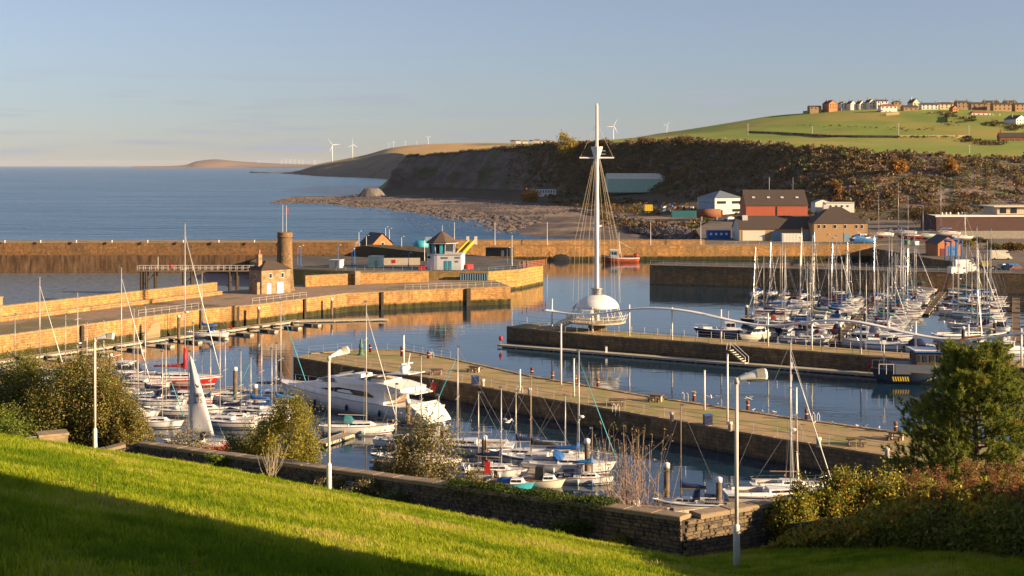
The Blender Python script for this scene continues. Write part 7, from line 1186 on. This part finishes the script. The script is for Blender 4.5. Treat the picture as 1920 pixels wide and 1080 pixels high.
text_part('LR', .4, 'white_paint', wb, (-1.6, 2.0, 1.9), (R(90), 0, R(180))); MB().add([(-5.0, 1.97, 1.5), (-4.75, 1.97, 2.0), (-4.9, 1.97, 2.0), (-5.0, 1.97, 2.6), (-5.1, 1.97, 2.0), (-5.25, 1.97, 2.0)], [(5, 4, 3, 2, 1, 0)]).build('arrow_emblem', 'cyan', wb)
# ------------------------------------------------------------------ vehicles and containers
def car(p, rz, m_, label, L_=4.3, h=1.45, group='parked cars', cat='car', name='parked_car'):
    r = empty(name, p, rz, label, cat, group); w = 1.75; prof = [(-L_/2, .35), (-L_/2, .85), (-L_*.42, .95), (-L_*.28, h), (L_*.12, h), (L_*.28, .98), (L_*.46, .85), (L_/2, .6), (L_/2, .35)] if cat == 'car' else [(-L_/2, .35), (-L_/2, h), (L_*.3, h), (L_*.4, 1.2), (L_/2, 1.0), (L_/2, .35)]
    b = MB(); n = len(prof); b.add([(x, -w/2*(.86 if z > 1.0 else 1), z) for x, z in prof]+[(x, w/2*(.86 if z > 1.0 else 1), z) for x, z in prof], [tuple(range(n)), tuple(range(2*n-1, n-1, -1))]+[(i, n+i, n+(i+1) % n, (i+1) % n) for i in range(n)]); bo = b.build('body', m_, r)
    for s in (-1, 1): MB().box((-L_*.07 if cat == 'car' else L_*.3, s*w*.45, h*.82), (L_*.36 if cat == 'car' else L_*.12, .06, .3)).build('side_window', 'dark_glass', bo)
    MB().box((L_*.2 if cat == 'car' else L_*.36, 0, h*.83), (.1, w*.72, .36)).build('windscreen', 'dark_glass', bo)
    for x in (-.31, .31):
        for s in (-1, 1): MB().tube((x*L_, s*w*.5, .33), (x*L_, s*w*.4, .33), .33, n=10).build('wheel', 'rubber', r)
cols_ = ['navy', 'off_white', 'blue', 'red', 'grey_metal', 'black', 'white_paint', 'blue', 'grey_metal', 'white_paint', 'navy']
for i, (px, py) in enumerate(((1238, 389), (1248, 391), (1259, 389), (1268, 392), (1278, 390), (1288, 391), (1298, 392), (1247, 397), (1255, 400), (1370, 412), (1362, 416))):
    Y = 760 if i < 9 else 620; p = D(px, py, Y); p.z = max(4.9, p.z); car(p, .4 if i % 2 else 1.2, cols_[i], 'small far %s car in the car park left of the office block, %s along' % ({'navy': 'navy', 'off_white': 'pale', 'blue': 'blue', 'red': 'red', 'grey_metal': 'grey', 'black': 'black', 'white_paint': 'white'}[cols_[i]], ordn[i]) if i < 9 else ('grey white car beside the workshop gable', 'dark navy car in front of the workshop gable')[i-9], group='cars in the far car park')
cpk = MB().add([D(1215, 396, 800), D(1310, 399, 790), D(1330, 418, 700), D(1225, 412, 700)], [(3, 2, 1, 0)]); cpk.v = [(x, y, z-.6) for x, y, z in cpk.v]; struct(cpk.build('car_park', 'asphalt'))
car((76.2, 352, 5.2), 3.0, 'black', 'dark off road car parked on the far dark quay', h=1.75, group=None); car(W(1885, 505, 4.94), .3, 'grey_metal', 'grey car behind the camper van on the boatyard quay', group=None); car(W(1905, 508, 4.94), .2, 'dark_red', 'maroon car at the right edge of the boatyard quay', group=None)
for i, (px, py, L_, h_) in enumerate(((1876, 487, 6.2, 2.7), (1806, 503, 5.2, 2.3), (1815, 511, 5.0, 2.2), (1795, 515, 4.6, 2.0))): car(W(px, py, 4.94), (-.05, .2, .1, .3)[i], ('cream', 'white_paint', 'white_paint', 'off_white')[i], ('cream camper van parked on the boatyard quay', 'white van beside the brick hut on the boatyard quay', 'white van in front of the other white van', 'low white van at the front of the boatyard quay')[i], L_, h_, None, 'van', 'parked_van')
for lb, px, py, Y, w_, d_, h_, m_, rz_ in (('teal shipping container by the car park', 1282, 407, 690, 13, 3, 3.2, 'teal', .05), ('blue shipping container with white marks behind the harbour wall', 1347, 447, 487, 8.6, 2.6, 2.9, 'blue', .05), ('white shipping container in front of the workshop', 1483, 452, 467, 6.6, 2.5, 2.6, 'render_white', .03), ('yellow hut at the left end of the car park', 1215, 394, 740, 4.5, 4, 3, 'yellow', .1), ('bright blue skip on the boatyard quay at far right', 1898, 520, 340, 2.6, 2, 1.7, 'bright_blue', .1)):
    p = D(px, py, Y); p.z = max(p.z, 4.87); r = empty('container', p, rz_, lb, 'container' if 'container' in lb else ('hut' if 'hut' in lb else 'skip')); MB().b2(-w_/2, w_/2, -d_/2, d_/2, -.3, h_).build('body', m_, r); MB().b2(-w_/2-.05, w_/2+.05, -d_/2-.05, d_/2+.05, h_+.002, h_+.12).build('top', m_, r)
    for i in range(int(w_/1.1)): MB().box((-w_/2+.6+i*1.1, -d_/2-.03, h_/2), (.1, .06, h_*.9)).build('rib', m_, r)
    if 'white marks' in lb:
        for i in range(4): MB().box((-3+i*1.9, -d_/2-.07, 1.7), (.9, .03, .8)).build('painted_mark', 'white_paint', r)
ty = empty('storage_tank', D(1329, 408, 680), .05, 'long rusty cylindrical tank by the car park', 'tank'); MB().tube((-6, 0, 2.2), (6, 0, 2.2), 2.3, n=16).build('shell', 'rust', ty, True); 
for x in (-4, 4): MB().b2(x-.4, x+.4, -1.6, 1.6, -2, .6).build('saddle', 'concrete', ty)
# ------------------------------------------------------------------ quay furniture
def picnic(px, py, rz, label):
    r = empty('picnic_table', W(px, py, 2.5), rz, label, 'picnic table', 'picnic tables on the gravel quay'); MB().box((0, 0, .76), (1.9, .85, .09)).build('table_top', 'timber', r)
    for s in (-1, 1): MB().box((0, s*.8, .46), (1.9, .32, .08)).build('bench', 'timber', r); MB().box((s*.6, 0, .36), (.3, .5, .72)).build('pedestal', 'pale_concrete', r); MB().box((s*.6, .8, .21), (.2, .28, .42)).build('leg', 'timber', r); MB().box((s*.6, -.8, .21), (.2, .28, .42)).build('leg', 'timber', r)
for i, (px, py, rz_) in enumerate(((818, 702, .2), (890, 697, -.2), (1157, 760, .3), (1230, 752, -.2), (1605, 835, .2), (1680, 824, -.3))): picnic(px, py, rz_-.3, 'weathered picnic table on the gravel quay, %s from the left' % ordn[i])
for i, (px, py) in enumerate(((891, 722), (1327, 798))):
    r = empty('litter_bin', W(px, py, 2.5), .2, ('navy twin litter bin near the left picnic tables', 'navy litter bin on the right half of the gravel quay')[i], 'bin'); MB().box((0, 0, .6), (.95, .6, 1.2)).build('body', 'navy', r); MB().box((0, 0, 1.24), (1.0, .65, .1)).build('hood', 'blue', r); MB().box((.2, -.31, .95), (.35, .03, .2)).build('slot', 'black', r)
for i, (px, py, h_) in enumerate(((694, 660, 1.2), (753, 668, 1.5), (803, 672, 1.0), (997, 704, 1.1), (1036, 712, 1.1), (1079, 718, 1.1), (1121, 726, 1.2), (1301, 752, 1.3), (1402, 770, 1.2), (1512, 788, 1.3), (1679, 811, 1.2))):
    r = empty('red_bollard', W(px, py, 2.5), 0, 'rust red mooring post on the far edge of the gravel quay, %s from the left' % ordn[i], 'mooring post', 'red mooring posts'); MB().lathe([(.2, 0), (.19, h_*.8), (.24, h_*.82), (.22, h_)], 10).build('shaft', 'rust' if i > 3 else 'dark_red', r, True); MB().lathe([(.23, h_*.55), (.23, h_*.62)], 10).build('band', 'off_white', r)
for i, (px, yt, yb) in enumerate(((757, 628, 690), (975, 692, 732), (1052, 607, 721), (1076, 672, 743), (1321, 694, 769), (1364, 664, 796), (1493, 726, 812))):
    p = W(px, yb, 2.5); h_ = (yb-yt)*p.y/F; r = empty('quay_pole', p, 0, 'slim white pole on the gravel quay, %s from the left' % ordn[i], 'pole', 'white poles on the gravel quay'); MB().lathe([(.13, 0), (.11, h_*.98)], 8).build('shaft', 'white_paint', r, True); MB().lathe([(.13, h_*.97), (.13, h_)], 8).build('cap', 'off_white', r)
for i, (px, py) in enumerate(((905, 725), (993, 742), (1260, 789), (1369, 808), (1535, 838), (1663, 858))):
    r = empty('stone_bollard', W(px, py, 2.5), 0, 'pale stub bollard on the near edge of the gravel quay, %s from the left' % ordn[i], 'bollard', 'pale bollards on the gravel quay'); MB().lathe([(.26, 0), (.22, .7), (.32, .75), (.28, 1.0)], 10).build('shaft', 'cream', r, True); MB().lathe([(.34, 0), (.34, .06)], 10).build('foot', 'concrete', r)
for i, (px, py) in enumerate(((808, 671), (1284, 750), (1530, 789), (974, 738), (1155, 772))):
    r = empty('ladder_hoop', W(px, py, 2.5), -.7, 'white ladder handrail hoops at the gravel quay edge, %s' % ('by the red post at the left', 'in the middle of the far edge', 'at the right of the far edge', 'on the near edge left of centre', 'on the near edge in the centre')[i], 'ladder rail', 'ladder hoops')
    for s in (-.3, .3): MB().path([(s, -.3, 0), (s, -.3, .7), (s, 0, .95), (s, .3, .7), (s, .3, -.6)], .035, 5).build('hoop', 'white_paint', r)
st_ = empty('harbour_light', W(677, 666, 2.5), 0, 'green bronze harbour light figure on the end of the gravel quay', 'statue'); MB().lathe([(.75, 0), (.75, .25), (.5, .35), (.42, .9), (.55, 1.0), (.35, 1.2)], 12).build('plinth', 'verdigris', st_, True); MB().lathe([(.35, 1.2), (.48, 1.7), (.4, 2.3), (.22, 2.6), (.3, 2.9), (.24, 3.2), (.05, 3.5)], 10).build('figure', 'verdigris', st_, True); MB().tube((.3, 0, 2.3), (.9, 0, 2.9), .09, .05).build('arm', 'verdigris', st_); st_.scale = (.75, .75, .75)
# gulls
def gull(p, rz, label, fly=False):
    r = empty('seagull', p, rz, label, 'gull', 'seagulls on the quay'); b = MB(); z = .28 if not fly else 0
    b.loft([[(x, w*math.cos(a), z+zc+hh*math.sin(a)) for a in np.linspace(0, 2*math.pi, 9)[:-1]] for x, w, hh, zc in ((-.32, .015, .01, 0), (-.2, .05, .04, 0), (-.02, .1, .1, 0), (.12, .09, .09, .03), (.18, .055, .06, .1), (.24, .055, .055, .14), (.29, .03, .03, .14), (.35, .008, .01, .13))]); b.build('body', 'gull_white', r, True)
    if fly:
        for s in (-1, 1): MB().add([(.08, s*.06, .03), (.12, s*.4, .16), (-.02, s*.75, .1), (-.1, s*.4, .14), (-.1, s*.06, .02), (.08, s*.06, .05), (.12, s*.4, .18), (-.02, s*.75, .12), (-.1, s*.4, .16), (-.1, s*.06, .04)], [(0, 1, 3, 4), (1, 2, 3), (5, 9, 8, 6), (6, 8, 7), (0, 5, 6, 1), (1, 6, 7, 2), (4, 3, 8, 9), (3, 2, 7, 8)]).build('wing', 'gull_grey', r)
    else:
        for s in (-1, 1): MB().ell((-.08, s*.085, .3), (.2, .03, .07), 7, 4).build('wing', 'gull_grey', r, True); MB().tube((0, s*.04, 0), (0, s*.04, .22), .012, n=4).build('leg', 'orange', r)
for i, (px, py, z_) in enumerate(((1411, 773, 2.52), (1430, 776, 2.52), (1452, 777, 2.52), (1484, 784, 2.52), (1526, 797, 2.52), (1563, 798, 2.52), (1607, 803, 2.52), (1622, 803, 2.52), (1648, 807, 2.52), (1301, 740, 3.8), (1346, 762, 2.52))):
    gull(W(px, py, z_), i*1.7, 'white gull standing at the far edge of the gravel quay, %s' % ('perched on a red post' if i == 9 else ordn[i]+' in the line'))
g1 = D(953, 791, 130); gull(g1, .6, 'white gull flying low over the water below the quay wall', True); gull(D(1404, 748, 160), 2.5, 'white gull flying over the far edge of the gravel quay', True); gull(D(1333, 745, 165), 1.5, 'white gull flying left of the tall lamp head', True)
for o in [o for o in bpy.data.objects if o.name.startswith('seagull') and 'flying' in o.get('label', '')]: o.scale = (1.5, 1.5, 1.5)
# beach surf line
m = MB(); rs = np.random.RandomState(8); pm('surf', (.7, .72, .74), (.55, .58, .62), 3, .6)
for i in range(160):
    t = rs.uniform(0, 1)**.6; j = int((.12+.36*t)*gB.shape[1]); p = gB[0, j]; q = gB[0, min(j+1, gB.shape[1]-1)]; d = Vector(q-p).normalized(); n_ = Vector((-d.y, d.x, 0)); n_ = n_ if n_.x < 0 else -n_; o_ = Vector((p[0], p[1], .01))+n_*rs.uniform(2, 26*t+4)-n_*4; l = rs.uniform(2, 7); w_ = rs.uniform(.25, .8)
    m.add([o_-d*l, o_+n_*w_, o_+d*l, o_-n_*w_*.6, o_+Vector((0, 0, .3))], [(0, 1, 4), (1, 2, 4), (2, 3, 4), (3, 0, 4)])
tag(m.build('surf', 'surf'), 'white broken surf along the beach edge', 'surf', kind='stuff')
# ------------------------------------------------------------------ the air
hz = MB().b2(-46000, 46000, -500, 46000, -3.5, 175).build('haze', 'black'); hz.data.materials.clear()
hm_ = bpy.data.materials.new('haze'); hm_.use_nodes = True; hn = hm_.node_tree; hn.nodes.clear(); ho = hn.nodes.new('ShaderNodeOutputMaterial'); hv = hn.nodes.new('ShaderNodeVolumePrincipled')
hv.inputs['Color'].default_value = (.86, .9, 1.0, 1); hv.inputs['Density'].default_value = 1.15e-5; hv.inputs['Anisotropy'].default_value = .1; hn.links.new(hv.outputs[0], ho.inputs['Volume']); hz.data.materials.append(hm_)
tag(hz, 'thin pale sea haze over the whole coast', 'haze', kind='stuff')
